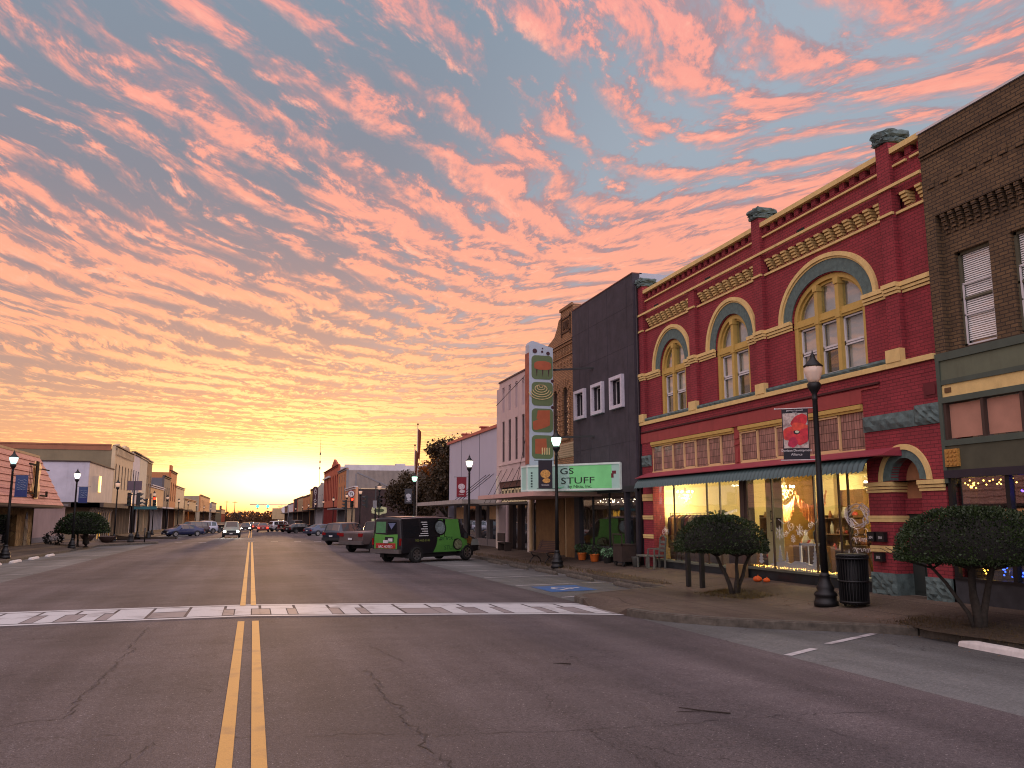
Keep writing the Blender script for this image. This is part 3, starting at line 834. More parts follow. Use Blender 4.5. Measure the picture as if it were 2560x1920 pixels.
def rough_lump(mb, x0, x1, y0, y1, z0, z1, n=7, amp=.05):
    vs = []; fs = []; ix = {}
    def vid(i, j, k):
        key = (i, j, k)
        if key not in ix:
            e = ((i in (0, n)) + (j in (0, n)) + (k in (0, 3))); d = -.03 * (e - 1) if e > 1 else 0
            p = [x0 + (x1 - x0) * i / n, y0 + (y1 - y0) * j / n, z0 + (z1 - z0) * k / 3]
            c = [(x0 + x1) / 2, (y0 + y1) / 2, (z0 + z1) / 2]
            for q in range(3): p[q] += rs.uniform(-amp, amp) * (.8 if q < 2 else .35) + (c[q] - p[q]) * (.10 if e > 1 else 0)
            ix[key] = len(vs); vs.append(tuple(p))
        return ix[key]
    for a_ in range(n):
        for b_ in range(n):
            fs.append((vid(a_, b_, 3), vid(a_ + 1, b_, 3), vid(a_ + 1, b_ + 1, 3), vid(a_, b_ + 1, 3))); fs.append((vid(a_, b_, 0), vid(a_, b_ + 1, 0), vid(a_ + 1, b_ + 1, 0), vid(a_ + 1, b_, 0)))
        for k in range(3):
            for s_ in (0, n):
                fs.append((vid(a_, s_, k), vid(a_ + 1, s_, k), vid(a_ + 1, s_, k + 1), vid(a_, s_, k + 1))); fs.append((vid(s_, a_, k), vid(s_, a_ + 1, k), vid(s_, a_ + 1, k + 1), vid(s_, a_, k + 1)))
    mb.add(vs, fs)
for a, b in ((15.03, 15.44), (20.28, 20.68), (28.02, 28.42)):
    t = MB(); rough_lump(t, XF - .07, XW + .42, a - .06, b + .06, 10.5, 10.64); rough_lump(t, XF - .10, XW + .46, a - .09, b + .09, 10.64, 10.82); t.build('pier_cap', M['rough'], rb)
# arched windows
M['wood_y'] = plain('ochre_window_wood', (190, 158, 84), .65, var=.08, scale=8, dirt_darken=.15)
dark_lower = {0: (0, 1, 0), 1: (1, 0), 2: (1, 1)}
for wi, (c, a, b, *_r) in enumerate(ARCH):
    fr = MB(); x0 = XW + .10; x1 = XW + .24
    fr.ring(arc(c, a, b, 7.1, 32), arc(c, a - .13, b - .13, 7.1, 32), 'x', x0 - .04, x1)
    fr.ring(arc(c, a - .13, b - .13, 7.1, 32), arc(c, a - .20, b - .20, 7.1, 32), 'x', x0 + .03, x1)
    for s in (-1, 1): fr.box(x0 - .04, x1, c + s * a, c + s * (a - .15), 5.46, 7.1); fr.box(x0 + .03, x1, c + s * (a - .15), c + s * (a - .2), 5.5, 7.1)
    fr.box(x0 - .05, x1, c - a, c + a, 6.93, 7.02); fr.box(x0 - .02, x1, c - a, c + a, 7.02, 7.12); fr.box(x0 - .02, x1, c - a, c + a, 6.87, 6.93)
    nb = 3 if wi == 0 else 2
    ys = [c - a + .17 + (2 * a - .34) * k / nb for k in range(1, nb)]
    for yv in ys:
        hz = 7.1 + (b - .1) * math.sqrt(max(0, 1 - ((yv - c) / (a - .1)) ** 2))
        fr.box(x0 - .08, x1, yv - .065, yv + .065, 5.46, hz - .06); fr.box(x0 - .11, x1, yv - .085, yv + .085, hz - .2, hz - .04); fr.box(x0 - .10, x1, yv - .09, yv + .09, 6.86, 7.0)
    W = fr.build('window', M['wood_y'], rb)
    bounds = [c - a + .2] + [q for yv in ys for q in (yv - .065, yv + .065)] + [c + a - .2]
    gl = MB(); gl.prism(arc(c, a - .16, b - .16, 7.1, 24), 'x', x0 + .06, x0 + .065); gl.box(x0 + .08, x0 + .085, c - a + .15, c + a - .15, 5.5, 6.9); gl.build('pane', M['wglass'], W)
    sh = MB(); sa = MB()
    sh.prism(arc(c, a - .14, b - .14, 7.1, 24), 'x', x0 + .20, x0 + .21)
    for k in range(nb):
        ya, yb = bounds[2 * k], bounds[2 * k + 1]
        # white sash
        for (z0, z1) in ((5.5, 6.17), (6.19, 6.86)):
            d = 0 if z0 > 6 else .0
            sa.box(x0 + .03, x0 + .08, ya, yb, z0, z0 + .05); sa.box(x0 + .03, x0 + .08, ya, yb, z1 - .04, z1); sa.box(x0 + .03, x0 + .08, ya, ya + .04, z0, z1); sa.box(x0 + .03, x0 + .08, yb - .04, yb, z0, z1)
        low = dark_lower[wi][k if k < len(dark_lower[wi]) else 0]
        sh.box(x0 + .17, x0 + .175, ya + .07, yb, 6.22 if low else 5.52, 6.85)
    sa.build('sash', M['white'], W)
    sh.cur = 0; sh.build('window_shade', plain('pale_window_shade', (216, 200, 198), .9, var=.08, scale=2.5), W)
    bk = MB(); bk.box(x0 + .24, x0 + .25, c - a, c + a, 5.4, 7.1 + b); bk.build('dark_backing', M['darkroom'], W)
# doorway arch
c = 15.22
t = MB(); t.ring(arc(c, .78, .80, 2.70, 24), arc(c, .67, .68, 2.70, 24), 'x', XF - .06, XF + .02); t.build('arch_hood', M['yellow'], rb)
t = MB(); t.ring(arc(c, .67, .68, 2.70, 24), arc(c, .44, .48, 2.72, 24), 'x', XF - .025, XF + .2); t.build('arch_ring', M['ygreen'], rb)
for y0, y1 in ((15.64, 16.46), (YA, 14.81)):
    t = MB(); t.box(XF - .09, XF + .46, y0 - .02, y1, 2.60, 2.69); t.box(XF - .06, XF + .46, y0, y1, 2.53, 2.585); t.box(XF - .03, XF + .46, y0 + .01, y1, 2.46, 2.515); t.build('impost_band', M['yellow'], rb)
for y0, y1, zs in ((15.65, 16.43, ((1.80, 1.94), (1.13, 1.27))), (YA, 14.79, ((1.13, 1.27),)), (27.56, 28.35, ((2.46, 2.70), (1.80, 1.94), (1.13, 1.27)))):
    for z0, z1 in zs:
        t = MB(); t.box(XF - .035, XF + .47, y0, y1, z0, z0 + (z1 - z0) * .48); t.box(XF - .045, XF + .47, y0, y1, z0 + (z1 - z0) * .52, z1); t.build('stone_band', M['yellow'], rb)
t = MB(); t.box(XF + .42, XF + .44, 14.78, 15.66, 2.3, 3.25); t.build('boarded_fanlight', plain('plywood', (176, 122, 84), .8, var=.15), rb)
dk = plain('dark_green_door', (44, 52, 50), .5, var=.15)
t = MB(); t.box(XF + .42, XF + .47, 14.79, 15.65, .2, 1.98)
for (z0, z1) in ((.3, .85), (.95, 1.2), (1.3, 1.9)):
    for (y0, y1) in ((14.86, 15.17), (15.27, 15.58)): t.box(XF + .40, XF + .42, y0, y1, z0, z1)
D = t.build('door', dk, rb); t = MB(); t.box(XF + .36, XF + .41, 14.9, 14.93, 1.0, 1.14); t.build('handle', M['metal'], D)
t = MB(); t.box(XF + .3, XF + 4, 14.78, 15.66, 0, .21); t.build('door_step', M['concrete'], rb)
# mailboxes on the pier, with their house numbers
for i, (y0, y1, z0, z1, s) in enumerate(((16.18, 16.40, 1.36, 1.56, '304'), (15.86, 16.10, 1.36, 1.56, '301'), (15.96, 16.22, .92, 1.10, '302'))):
    t = MB(); t.box(XF - .13, XF - .036, y0, y1, z0, z1); t.box(XF - .14, XF - .03, y0 - .01, y1 + .01, z1, z1 + .015)
    mbx = t.build('mailbox', M['black'], None)
    tag(mbx, ('black mailbox numbered 304, left of the two side by side on the red pier', 'black mailbox numbered 301, next to the doorway on the red pier', 'lowest black mailbox on the red pier, below the other two')[i], 'mailbox', 'black mailboxes by the doorway')
    n_ = MB(); n_.text(s, .09, facing((XF - .132, (y0 + y1) / 2, z0 + .06), (0, -1, 0)), .002); n_.build('number', M['white'], mbx)
# prismatic transom lights
m, N, b_ = newmat('ribbed_transom_glass')
P_ = N.node('ShaderNodeTexCoord').outputs['Object']; px_, py_, pz_ = N.sep(P_)
bt = N.node('ShaderNodeTexBrick'); bt.offset = 0; N.l.new(N.xyz(py_, pz_), bt.inputs['Vector']); bt.inputs['Scale'].default_value = 1
bt.inputs['Brick Width'].default_value = .095; bt.inputs['Row Height'].default_value = .21; bt.inputs['Mortar Size'].default_value = .007
bt.inputs['Color1'].default_value = lin((166, 122, 112)); bt.inputs['Color2'].default_value = lin((128, 92, 88)); bt.inputs['Mortar'].default_value = lin((66, 42, 42))
f_ = N.mr(N.noise(P_, 1.2, 4, .6), .3, .7, .6, 1.25, smooth=False)
N.l.new(N.mix(1.0, bt.outputs['Color'], N.xyz(f_, f_, f_), 'MULTIPLY'), b_.inputs['Base Color']); b_.inputs['Roughness'].default_value = .25
bn = N.node('ShaderNodeBump'); bn.inputs['Strength'].default_value = .6; bn.inputs['Distance'].default_value = .02; N.l.new(bt.outputs['Fac'], bn.inputs['Height']); N.l.new(bn.outputs[0], b_.inputs['Normal'])
M['prism'] = m
cream = plain('cream_frame', (214, 180, 130), .6, var=.06)
for (ya, yb, nn) in ((22.08, 27.55, 7), (16.44, 21.76, 6)):
    t = MB(); t.box(XF + .06, XF + .10, ya, yb, 3.48, 4.42); tw = t.build('transom_window', M['prism'], rb)
    t = MB(); t.box(XF - .06, XF + .12, ya, yb, 4.44, 4.54); t.box(XF - .02, XF + .12, ya, yb, 4.38, 4.44); t.build('transom_cornice', M['wood_y'], tw)
    t = MB(); t.box(XF - .0, XF + .07, ya, yb, 3.44, 3.49)
    for k in range(nn + 1):
        yy = ya + (yb - ya) * k / nn; t.box(XF + .03, XF + .07, yy - .018, yy + .018, 3.48, 4.4)
    for k in range(1, nn, 2):
        y0 = ya + (yb - ya) * k / nn; y1 = ya + (yb - ya) * (k + 1) / nn
        t.box(XF + .01, XF + .07, y0, y1, 4.33, 4.37); t.box(XF + .01, XF + .07, y0, y1, 3.49, 3.54); t.box(XF + .01, XF + .06, y0 - .015, y0 + .03, 3.5, 4.37); t.box(XF + .01, XF + .06, y1 - .03, y1 + .015, 3.5, 4.37)
    t.build('frame', cream, tw)
# vents in the frieze
for yy in (18.4, 23.3, 27.0): t = MB(); t.box(XW - .01, XW + .01, yy, yy + .34, 9.46, 9.60); t.build('wall_vent', M['darkroom'], rb)
t = MB(); t.box(XF - .012, XF + .01, YA + .02, 14.5, 4.42, 4.74); t.box(XF - .03, XF, YA + .06, 14.42, 4.48, 4.68); t.build('recessed_panel', plain('dark_red_panel', (96, 26, 34), .7), rb)
# maroon hood over the shop front and the striped scalloped awning under it
aw = MB(); ya, yb = 15.25, 27.75
pr = [(XF + .02, 3.46), (XF - .15, 3.43), (XF - .35, 3.36), (XF - .52, 3.29), (XF - .60, 3.27), (XF - .60, 3.245), (XF + .02, 3.25)]
aw.prism(pr, 'y', ya, yb); aw.build('hood', plain('maroon_sheet_metal', (150, 58, 72), .45, var=.08, scale=2, dirt_darken=.2), rb)
aw = MB(); n = 560; vs = []; fs = []
for i in range(n + 1):
    y = ya + .5 + (yb - ya - .55) * i / n; ph = math.sin(2 * PI * y / .18)
    for (x, z, am) in ((XF - .30, 3.26, .01), (XF - .50, 3.19, .035), (XF - .62, 3.06, .045), (XF - .68, 2.93, .045)):
        vs.append((x - ph * am, y, z - (.05 * (ph * .5 + .5) if z < 3 else 0)))
for i in range(n):
    for k in range(3): fs.append((i * 4 + k, i * 4 + k + 1, (i + 1) * 4 + k + 1, (i + 1) * 4 + k))
aw.add(vs, fs, True)
m, N, b_ = newmat('green_striped_awning'); P_ = N.node('ShaderNodeTexCoord').outputs['Object']; px_, py_, pz_ = N.sep(P_)
s_ = N.mr(N.m('SINE', N.m('MULTIPLY', py_, 2 * PI / .18)), -.1, .6)
N.l.new(N.mix(s_, lin((18, 24, 28)), lin((66, 88, 88))), b_.inputs['Base Color']); b_.inputs['Roughness'].default_value = .5
aw.build('awning', m, rb, recalc=False)
# shop front
t = MB()
mar = plain('dark_marble', (34, 40, 44), .3, var=.5, scale=5)
t.box(XF + .05, XF + .35, 16.46, 21.66, .0, .44); t.box(XF + .05, XF + .35, 22.0, 27.55, .0, .38); t.build('bulkhead', mar, rb)
t = MB(); t.box(XF + .0, XF + .4, 16.46, 21.66, .44, .50); t.box(XF + .0, XF + .4, 22.0, 27.55, .38, .44); t.build('display_sill', plain('green_grey_sill', (92, 96, 84), .7), rb)
t = MB(); t.box(XF + .1, XF + .35, 21.68, 22.06, 0, 3.3); t.box(XF + .06, XF + .1, 21.78, 21.96, .2, 3.2); t.build('shop_column', plain('dark_brown_iron', (70, 54, 48), .6), rb)
for yy in (26.19, 23.98, 23.19, 20.44, 18.58, 17.62, 17.28): t = MB(); t.box(XF + .10, XF + .15, yy - .02, yy + .02, .44, 3.3); t.build('shop_mullion', M.setdefault('bronze', plain('dark_bronze', (58, 40, 30), .5)), rb)
t = MB(); t.box(XF + .12, XF + .126, 16.46, 21.68, .48, 3.3); t.box(XF + .12, XF + .126, 22.06, 27.55, .42, 3.3); SG = t.build('shop_window', M['glass'], rb)
# room behind the glass
room = plain('warm_yellow_plaster', (226, 204, 146), .85, var=.06, scale=.8)
t = MB(); t.box(XF + .5, XF + 6.5, 28.2, 28.3, 0, 3.35); t.box(XF + 6.4, XF + 6.5, 16.6, 28.3, 0, 3.35); t.box(XF + .5, XF + 6.5, 16.5, 16.6, 0, 3.35)
t.build('interior_wall', room, rb)
t = MB(); t.box(XF + .2, XF + 6.5, 16.45, 28.3, 3.35, 3.45); t.build('ceiling', plain('cream_ceiling', (228, 204, 150), .9), rb)
t = MB(); t.box(XF + .2, XF + 6.5, 16.45, 28.3, .1, .16); t.build('floor', plain('worn_wood_floor', (96, 62, 36), .5, var=.3), rb)
t = MB(); t.box(XF + 3.6, XF + 3.7, 16.6, 22.9, .2, 2.72); t.box(XF + 3.6, XF + 3.7, 24.6, 25.4, .2, 2.72); t.box(XF + 2.0, XF + 3.7, 23.0, 23.1, .2, 3.34); t.build('partition', plain('brown_ochre_partition', (150, 112, 52), .85, var=.15), rb)
t = MB(); t.box(XF + 3.3, XF + 3.5, 21.9, 22.9, .2, 3.3); t.build('interior_pillar', room, rb)
# ------------------------------------------------------------------ things inside and in front of the lit shop
bulbm = emit('lit_bulb', (255, 236, 190), 14); crystal = plain('crystal', (226, 196, 140), .2, spec=.8)
crystal.node_tree.nodes['Principled BSDF'].inputs['Emission Color'].default_value = (1, .75, .35, 1); crystal.node_tree.nodes['Principled BSDF'].inputs['Emission Strength'].default_value = .5
def add_light(name, loc, power, col=(1, .78, .44), r=.12, parent=None):
    ld = bpy.data.lights.new(name, 'POINT'); ld.energy = power; ld.color = col; ld.shadow_soft_size = r
    o = bpy.data.objects.new(name, ld); COL.objects.link(o); o.location = loc
    if parent: o.parent = parent
    return o
def chandelier():
    t = thing('chandelier', 'lit crystal chandelier behind the left shop window, above the clothes rack', 'chandelier', (XF + 1.15, 27.3, 3.34), 'chandeliers in the shop', False)
    r = random.Random(2)
    m = MB(); m.tube([(0, 0, 0), (0, 0, -.45)], .012, 6); m.lathe([(.02, -.42), (.06, -.46), (.03, -.52), (.07, -.6), (.03, -.7)], n=10)
    for k in range(8):
        a = k * PI / 4; m.tube([(0, 0, -.6), (.12 * math.cos(a), .12 * math.sin(a), -.68), (.24 * math.cos(a), .24 * math.sin(a), -.66), (.28 * math.cos(a), .28 * math.sin(a), -.60)], .008, 5)
    m.build('arms', crystal, t)
    m = MB()
    for k in range(8):
        a = k * PI / 4; m.sphere((.28 * math.cos(a), .28 * math.sin(a), -.555), .024, 6, 5, 1.7)
    m.build('bulbs', bulbm, t)
    m = MB()
    for k in range(90):
        a = r.uniform(0, 2 * PI); q = r.uniform(.03, .29); m.sphere((q * math.cos(a), q * math.sin(a), -.62 - r.uniform(0, .30) * (1.15 - q * 2.6)), .012, 4, 3, 1.4)
    m.build('crystals', crystal, t)
    add_light('chandelier_light', (0, 0, -.9), 230, r=.2, parent=t)
    return t
ch = chandelier()
dup(ch, (XF + 1.3, 21.4 + .15, 3.34), 0, 'largest lit crystal chandelier, above the peach swags behind the middle shop window')
dup(ch, (XF + 1.5, 17.9, 3.34), .3, 'lit crystal chandelier seen through the corner pane next to the doorway pier')
dup(ch, (XF + 5.2, 25.6, 3.34), .5, 'small far chandelier deep in the shop, behind the left window', (.6, .6, .6))
# rack of coats
gcols = [(70, 40, 30), (140, 96, 50), (92, 60, 40), (170, 130, 70), (60, 56, 40), (120, 50, 40), (190, 160, 100), (80, 84, 50), (110, 80, 60), (52, 40, 36)]
t = thing('clothes_rack', 'dark metal clothes rail behind the left shop window', 'clothes rack', (XF + .9, 27.0, .2))
m = MB(); m.tube([(XF + .9, 28.0, .2), (XF + .9, 28.0, 2.02), (XF + .95, 25.3, 2.02), (XF + .95, 25.3, .2)], .016, 6); m.build('rail', M['black'], t)
labs = ['dark brown coat, farthest left on the clothes rail', 'tan jacket beside the dark brown coat on the rail', 'chocolate cardigan on the clothes rail', 'ochre coat near the middle of the rail', 'dark olive shirt on the clothes rail', 'rust red blouse on the clothes rail', 'cream shawl, palest garment on the rail', 'moss green dress on the clothes rail', 'dusty brown jacket on the clothes rail', 'almost black coat, nearest right end of the rail']
for i, c in enumerate(gcols):
    y = 27.85 - i * .25; m = MB(); r = random.Random(i); h = r.uniform(.85, 1.15)
    prof = [(-.02, 1.97), (-.2, 1.86), (-.24, 1.6), (-.22, 1.9 - h), (-.05, 1.86 - h), (.1, 1.9 - h), (.24, 1.88 - h), (.22, 1.6), (.2, 1.86), (.02, 1.97)]
    m.prism([(XF + .93 + px * .9, z) for px, z in prof], 'y', y - .05, y + .04)
    m.bar((XF + .93, y, 1.94), (XF + .93, y, 2.03), .012)
    o = m.build('hanging_garment', plain('garment_cloth_%d' % i, c, .9, var=.35, scale=9)); tag(o, labs[i], 'garment', 'coats on the rail'); 
    md = o.modifiers.new('b', 'BEVEL'); md.width = .02; md.segments = 2
# leafy house plant
leafm = plain('house_plant_leaf', (64, 84, 34), .5, var=.4, scale=10)
def leafy(name, label, loc, R, n, seed, potc=None, mat_=None, ls=.09, zc=.35, group=None, cat='plant', zs=.8):
    t = thing(name, label, cat, loc, group, False); r = random.Random(seed)
    if potc is not None:
        m = MB(); m.lathe([(.12, 0), (.15, .02), (.19, .26), (.205, .27), (.205, .31), (.17, .31), (.16, .26)], n=14); m.build('pot', potc, t)
    m = MB()
    for i in range(n):
        v = Vector((r.gauss(0, 1), r.gauss(0, 1), r.gauss(0, 1))).normalized() * R * r.uniform(.45, 1) ** .6
        c = Vector((v.x, v.y, v.z * zs + zc)); s = ls * r.uniform(.6, 1.3)
        d = (Vector((v.x, v.y, v.z * .5 - .1)).normalized() + Vector((r.uniform(-.5, .5), r.uniform(-.5, .5), r.uniform(-.5, .3)))).normalized(); e = d.cross(Vector((r.uniform(-1, 1), r.uniform(-1, 1), r.uniform(-1, 1)))).normalized()
        m.add([c, c + d * s * .5 + e * s * .3, c + d * s * 1.1, c + d * s * .5 - e * s * .3], [(0, 1, 2, 3)])
    m.build('foliage', mat_ or leafm, t, recalc=False); return t
leafy('house_plant', 'leafy green house plant inside the left shop window, right of the coats', (XF + .7, 24.35, 1.55), .42, 420, 3, ls=.13, zc=.2)
t = MB(); t.box(XF + .5, XF + .9, 24.1, 24.6, .16, 1.5); tag(t.build('plant_stand', plain('dark_stand', (60, 46, 34), .7)), 'dark stand under the house plant in the shop', 'plant stand')
# peach swags
sw = plain('peach_fringe', (226, 150, 96), .8, var=.25, scale=20)
for i, (y0, y1, lab) in enumerate(((22.35, 21.3, 'peach fringed swag on the left, hanging under the big chandelier'), (21.3, 19.9, 'peach fringed swag on the right, hanging under the big chandelier'))):
    m = MB(); n = 34; vs = []; fs = []
    for k in range(n + 1):
        s = k / n; y = y0 + (y1 - y0) * s; sag = math.sin(PI * s) ** .8
        top = 2.66 - .42 * sag - (.0); bot = top - .12 - .36 * math.sin(PI * s) ** .5; w_ = .03 * math.sin(k * 2.2)
        vs += [(XF + 1.5 + w_, y, top), (XF + 1.5 - w_, y, (top + bot) / 2), (XF + 1.5 + w_ * 1.4, y, bot - .03 * (k % 2))]
    for k in range(n): fs += [(3 * k, 3 * k + 1, 3 * k + 4, 3 * k + 3), (3 * k + 1, 3 * k + 2, 3 * k + 5, 3 * k + 4)]
    m.add(vs, fs); o = m.build('fringed_swag', sw, recalc=False); tag(o, lab, 'swag', 'peach swags in the window')
# shelves with merchandise
wd = plain('shelf_wood', (92, 60, 34), .7, var=.3)
for si, (y0, y1, x, lab) in enumerate(((21.0, 19.6, XF + 2.1, 'dark wooden shelves of knick-knacks under the peach swags'), (18.5, 16.9, XF + 2.0, 'dark wooden shelves of knick-knacks behind the corner pane'), (24.9, 23.4, XF + 2.6, 'low wooden shelves inside the left shop window'))):
    t = thing('display_shelf', lab, 'shelf', (x, (y0 + y1) / 2, .2), 'display shelves')
    m = MB(); m.box(x, x + .35, y0, y0 - .05, .16, 1.95); m.box(x, x + .35, y1, y1 + .05, .16, 1.95); m.box(x + .33, x + .36, y1, y0, .16, 1.95); m.build('side_frame', wd, t)
    for z in (.5, .95, 1.4, 1.85):
        m = MB(); m.box(x, x + .33, y1, y0, z, z + .03); m.build('shelf', wd, t)
    r = random.Random(si + 20)
    cols = [(150, 90, 50), (190, 160, 110), (80, 40, 30), (60, 80, 60), (170, 60, 50), (200, 190, 170)]
    kinds_ = ['squat', 'tall', 'round']
    for z in (.53, .98, 1.43, 1.88):
        yy = y1 + .12; k = 0
        while yy < y0 - .12:
            m = MB(); kk = r.randrange(3); h = r.uniform(.12, .3); rr = r.uniform(.04, .09)
            if kk == 0: m.lathe([(rr, 0), (rr * 1.2, h * .4), (rr * .6, h * .8), (rr * .7, h)], (x + .15, yy, z), 8)
            elif kk == 1: m.lathe([(rr * .7, 0), (rr * .7, h * .8), (rr * .3, h), (rr * .3, h * 1.2)], (x + .15, yy, z), 8)
            else: m.sphere((x + .15, yy, z + rr), rr, 8, 6)
            ci = r.randrange(6)
            o = m.build('ornament', M.setdefault('orn%d' % ci, plain('ornament_glaze_%d' % ci, cols[ci], .5, var=.2)))
            tag(o, 'small %s %s ornament on the dark shelves in the shop' % (('brown', 'tan', 'dark red', 'dark green', 'red', 'cream')[ci], ('vase', 'bottle', 'ball')[kk]), 'ornament', 'ornaments on the shelves of the shop')
            yy += r.uniform(.17, .3); k += 1
for si, (y0, y1, x, h, lab) in enumerate(((27.4, 25.6, XF + .55, .85, 'low dark cabinet under the coats in the left shop window'), (25.2, 23.3, XF + 1.1, 1.15, 'tall dark dresser with ornaments at the right end of the left shop window'), (21.2, 20.0, XF + 1.25, 1.1, 'dark cabinet with ornaments behind the snow hills'), (18.5, 17.7, XF + .9, 1.2, 'dark cabinet with ornaments just left of the corner mullion'), (17.1, 16.7, XF + .6, 1.3, 'narrow dark cabinet next to the doorway pier, behind the corner pane'))):
    t = thing('shop_cabinet', lab, 'cabinet', (x, (y0 + y1) / 2, .2), 'dark cabinets in the shop'); m = MB(); m.box(x, x + .5, y1, y0, .16, h); m.build('body', wd, t); m = MB(); n_ = max(2, int((y0 - y1) / .4))
    for k in range(n_): m.box(x - .02, x, y1 + (y0 - y1) * (k + .1) / n_, y1 + (y0 - y1) * (k + .9) / n_, .3, h - .1)
    m.build('door', plain('cabinet_door_%d' % si, (72, 46, 28), .5, var=.3), t); r = random.Random(si + 60); yy = y1 + .1
    while yy < y0 - .08:
        m = MB(); hh = r.uniform(.12, .42); rr = r.uniform(.04, .1); m.lathe([(rr, 0), (rr * 1.25, hh * .35), (rr * .5, hh * .75), (rr * .65, hh)], (x + .2, yy, h), 8); ci = r.randrange(6)
        tag(m.build('ornament', M.setdefault('orn%d' % ci, plain('ornament_glaze_%d' % ci, cols[ci], .5, var=.2))), 'small %s vase standing on a dark cabinet in the shop' % ('brown', 'tan', 'dark red', 'dark green', 'red', 'cream')[ci], 'ornament', 'vases on the cabinets of the shop'); yy += r.uniform(.14, .26)
# winter window scene
snow = plain('white_card', (214, 206, 214), .8, var=.04)
m = MB(); x = XF + .24
hill = [(21.0, .5), (20.8, .62), (20.5, .68), (20.2, .72), (19.9, .66), (19.7, .74), (19.3, .73), (19.0, .66), (18.8, .64), (18.65, .66), (18.65, .5)]
m.prism(hill, 'x', x, x + .02); o = m.build('snow_hills', snow); tag(o, 'white cut-out snow hills along the sill of the middle shop window', 'window display')
def ctree(y, z0, h, label, x=XF + .22):
    m = MB(); n = 5; pts = [(y - .012, z0)]
    for k in range(n):
        zz = z0 + h * (.12 + .17 * k); w_ = h * .26 * (1 - k / (n + .3)); pts += [(y - w_, zz), (y - w_ * .35, zz + h * .1)]
    L = [(y - (p[0] - y), p[1]) for p in pts][::-1]
    m.prism(pts + [(y, z0 + h)] + L, 'x', x, x + .012); tag(m.build('card_fir_tree', snow), label, 'window display', 'white cut-out fir trees')
for (y, z, h, l) in ((20.62, .66, .34, 'short white cut-out fir left of the tallest one on the snow hills'), (20.33, .70, .46, 'tallest white cut-out fir on the left snow hill'), (20.02, .70, .28, 'smallest white cut-out fir, right of the tallest one'),
                     (18.82, .62, .55, 'wide white cut-out fir standing in front of the old window frame'), (17.5, .52, .62, 'white cut-out fir by the corner mullion'), (21.25, .6, .5, 'white cut-out fir behind the umbrella-shaped tree trunk')): ctree(y, z, h, l)
t = thing('old_window_frame', 'empty white wooden window frame leaning in the winter display', 'window frame', (XF + .4, 19.1, .7)); m = MB()
m.box(XF + .36, XF + .40, 18.58, 19.66, 1.16, 1.22); m.box(XF + .36, XF + .40, 18.58, 19.66, .62, .68); m.box(XF + .36, XF + .40, 18.58, 18.65, .62, 1.2); m.box(XF + .36, XF + .40, 19.59, 19.66, .62, 1.2)
m.build('frame', snow, t); m = MB()
for yy in (18.93, 19.3): m.box(XF + .37, XF + .39, yy - .015, yy + .015, .68, 1.16)
m.build('glazing_bar', snow, t)
m = MB(); r = random.Random(8)
for k in range(150):
    y = 16.9 + 4.5 * r.random(); m.sphere((XF + .06 + r.uniform(0, .14), y, .515 + r.uniform(0, .05)), .008, 4, 3)
tag(m.build('string_lights', emit('warm_fairy_light', (255, 190, 90), 9)), 'warm fairy lights lying along the sill of the middle shop window', 'string lights')
# dress form in a dark gown
t = thing('dress_form', 'dark gown on a dress form behind the old window frame', 'dress form', (XF + 1.1, 19.7, .2)); m = MB()
m.lathe([(.3, .2), (.26, .5), (.17, .95), (.13, 1.15), (.17, 1.35), (.18, 1.5), (.08, 1.6), (.05, 1.68)], (XF + 1.1, 19.75, 0), 16); m.build('gown', plain('dark_gown', (46, 36, 34), .9, var=.4, scale=12), t)
m = MB(); m.sphere((XF + 1.1, 19.75, 1.76), .09, 10, 8, 1.2); m.build('head', plain('pale_head', (170, 130, 100), .7), t)
# three framed pictures
for i, (y, z, s, lab) in enumerate(((21.35, 1.95, 1, 'topmost of the three small framed pictures beside the shop column'), (21.35, 1.62, 1, 'lowest of the three small framed pictures beside the shop column'), (21.05, 1.72, 1.2, 'dark framed picture right of the other two beside the shop column'))):
    m = MB(); x = XF + .7; m.cur = 0; m.box(x, x + .02, y - .09 * s, y + .09 * s, z - .13 * s, z + .13 * s); m.cur = 1; m.box(x - .003, x, y - .06 * s, y + .06 * s, z - .1 * s, z + .1 * s)
    tag(m.build('framed_picture', [M['black'], plain('picture_print_%d' % i, (190, 170, 130) if i < 2 else (80, 60, 50), .6, var=.5, scale=30)]), lab, 'picture', 'framed pictures in the shop')
m = MB(); m.box(XF + .72, XF + .74, 20.85, 21.66, .2, 3.3); tag(m.build('picture_screen', room), 'pale yellow screen behind the framed pictures, right of the shop column', 'screen')
# white chalk paint on the panes: snowflakes, scrolls, swirl
pw = plain('white_window_paint', (210, 205, 215), .9, var=.3, scale=20)
m = MB(); xg = XF + .108
def stroke(pts, w=.016):
    for i in range(len(pts) - 1): m.bar((xg, pts[i][0], pts[i][1]), (xg, pts[i + 1][0], pts[i + 1][1]), .004 if False else w, .004)
def flake(y, z, R):
    for k in range(4):
        a = k * PI / 4; stroke([(y - R * math.cos(a), z - R * math.sin(a)), (y + R * math.cos(a), z + R * math.sin(a))], .012)
        for s in (-1, 1):
            q = (y + s * R * .7 * math.cos(a), z + s * R * .7 * math.sin(a))
            stroke([(q[0] - R * .2 * math.cos(a + PI / 2), q[1] - R * .2 * math.sin(a + PI / 2)), (q[0] + R * .2 * math.cos(a + PI / 2), q[1] + R * .2 * math.sin(a + PI / 2))], .01)
def scroll(y, z, R, turns=1.6, s=1, tail=.5):
    pts = [(y + s * R * (1 - k / 22 * .85) * math.cos(k / 22 * turns * 2 * PI + 2), z + R * (1 - k / 22 * .85) * math.sin(k / 22 * turns * 2 * PI + 2)) for k in range(23)]
    stroke(pts, .014); p = pts[0]; stroke([p, (p[0] - s * tail * .5, p[1] - .08), (p[0] - s * tail, p[1] + .05)], .014)
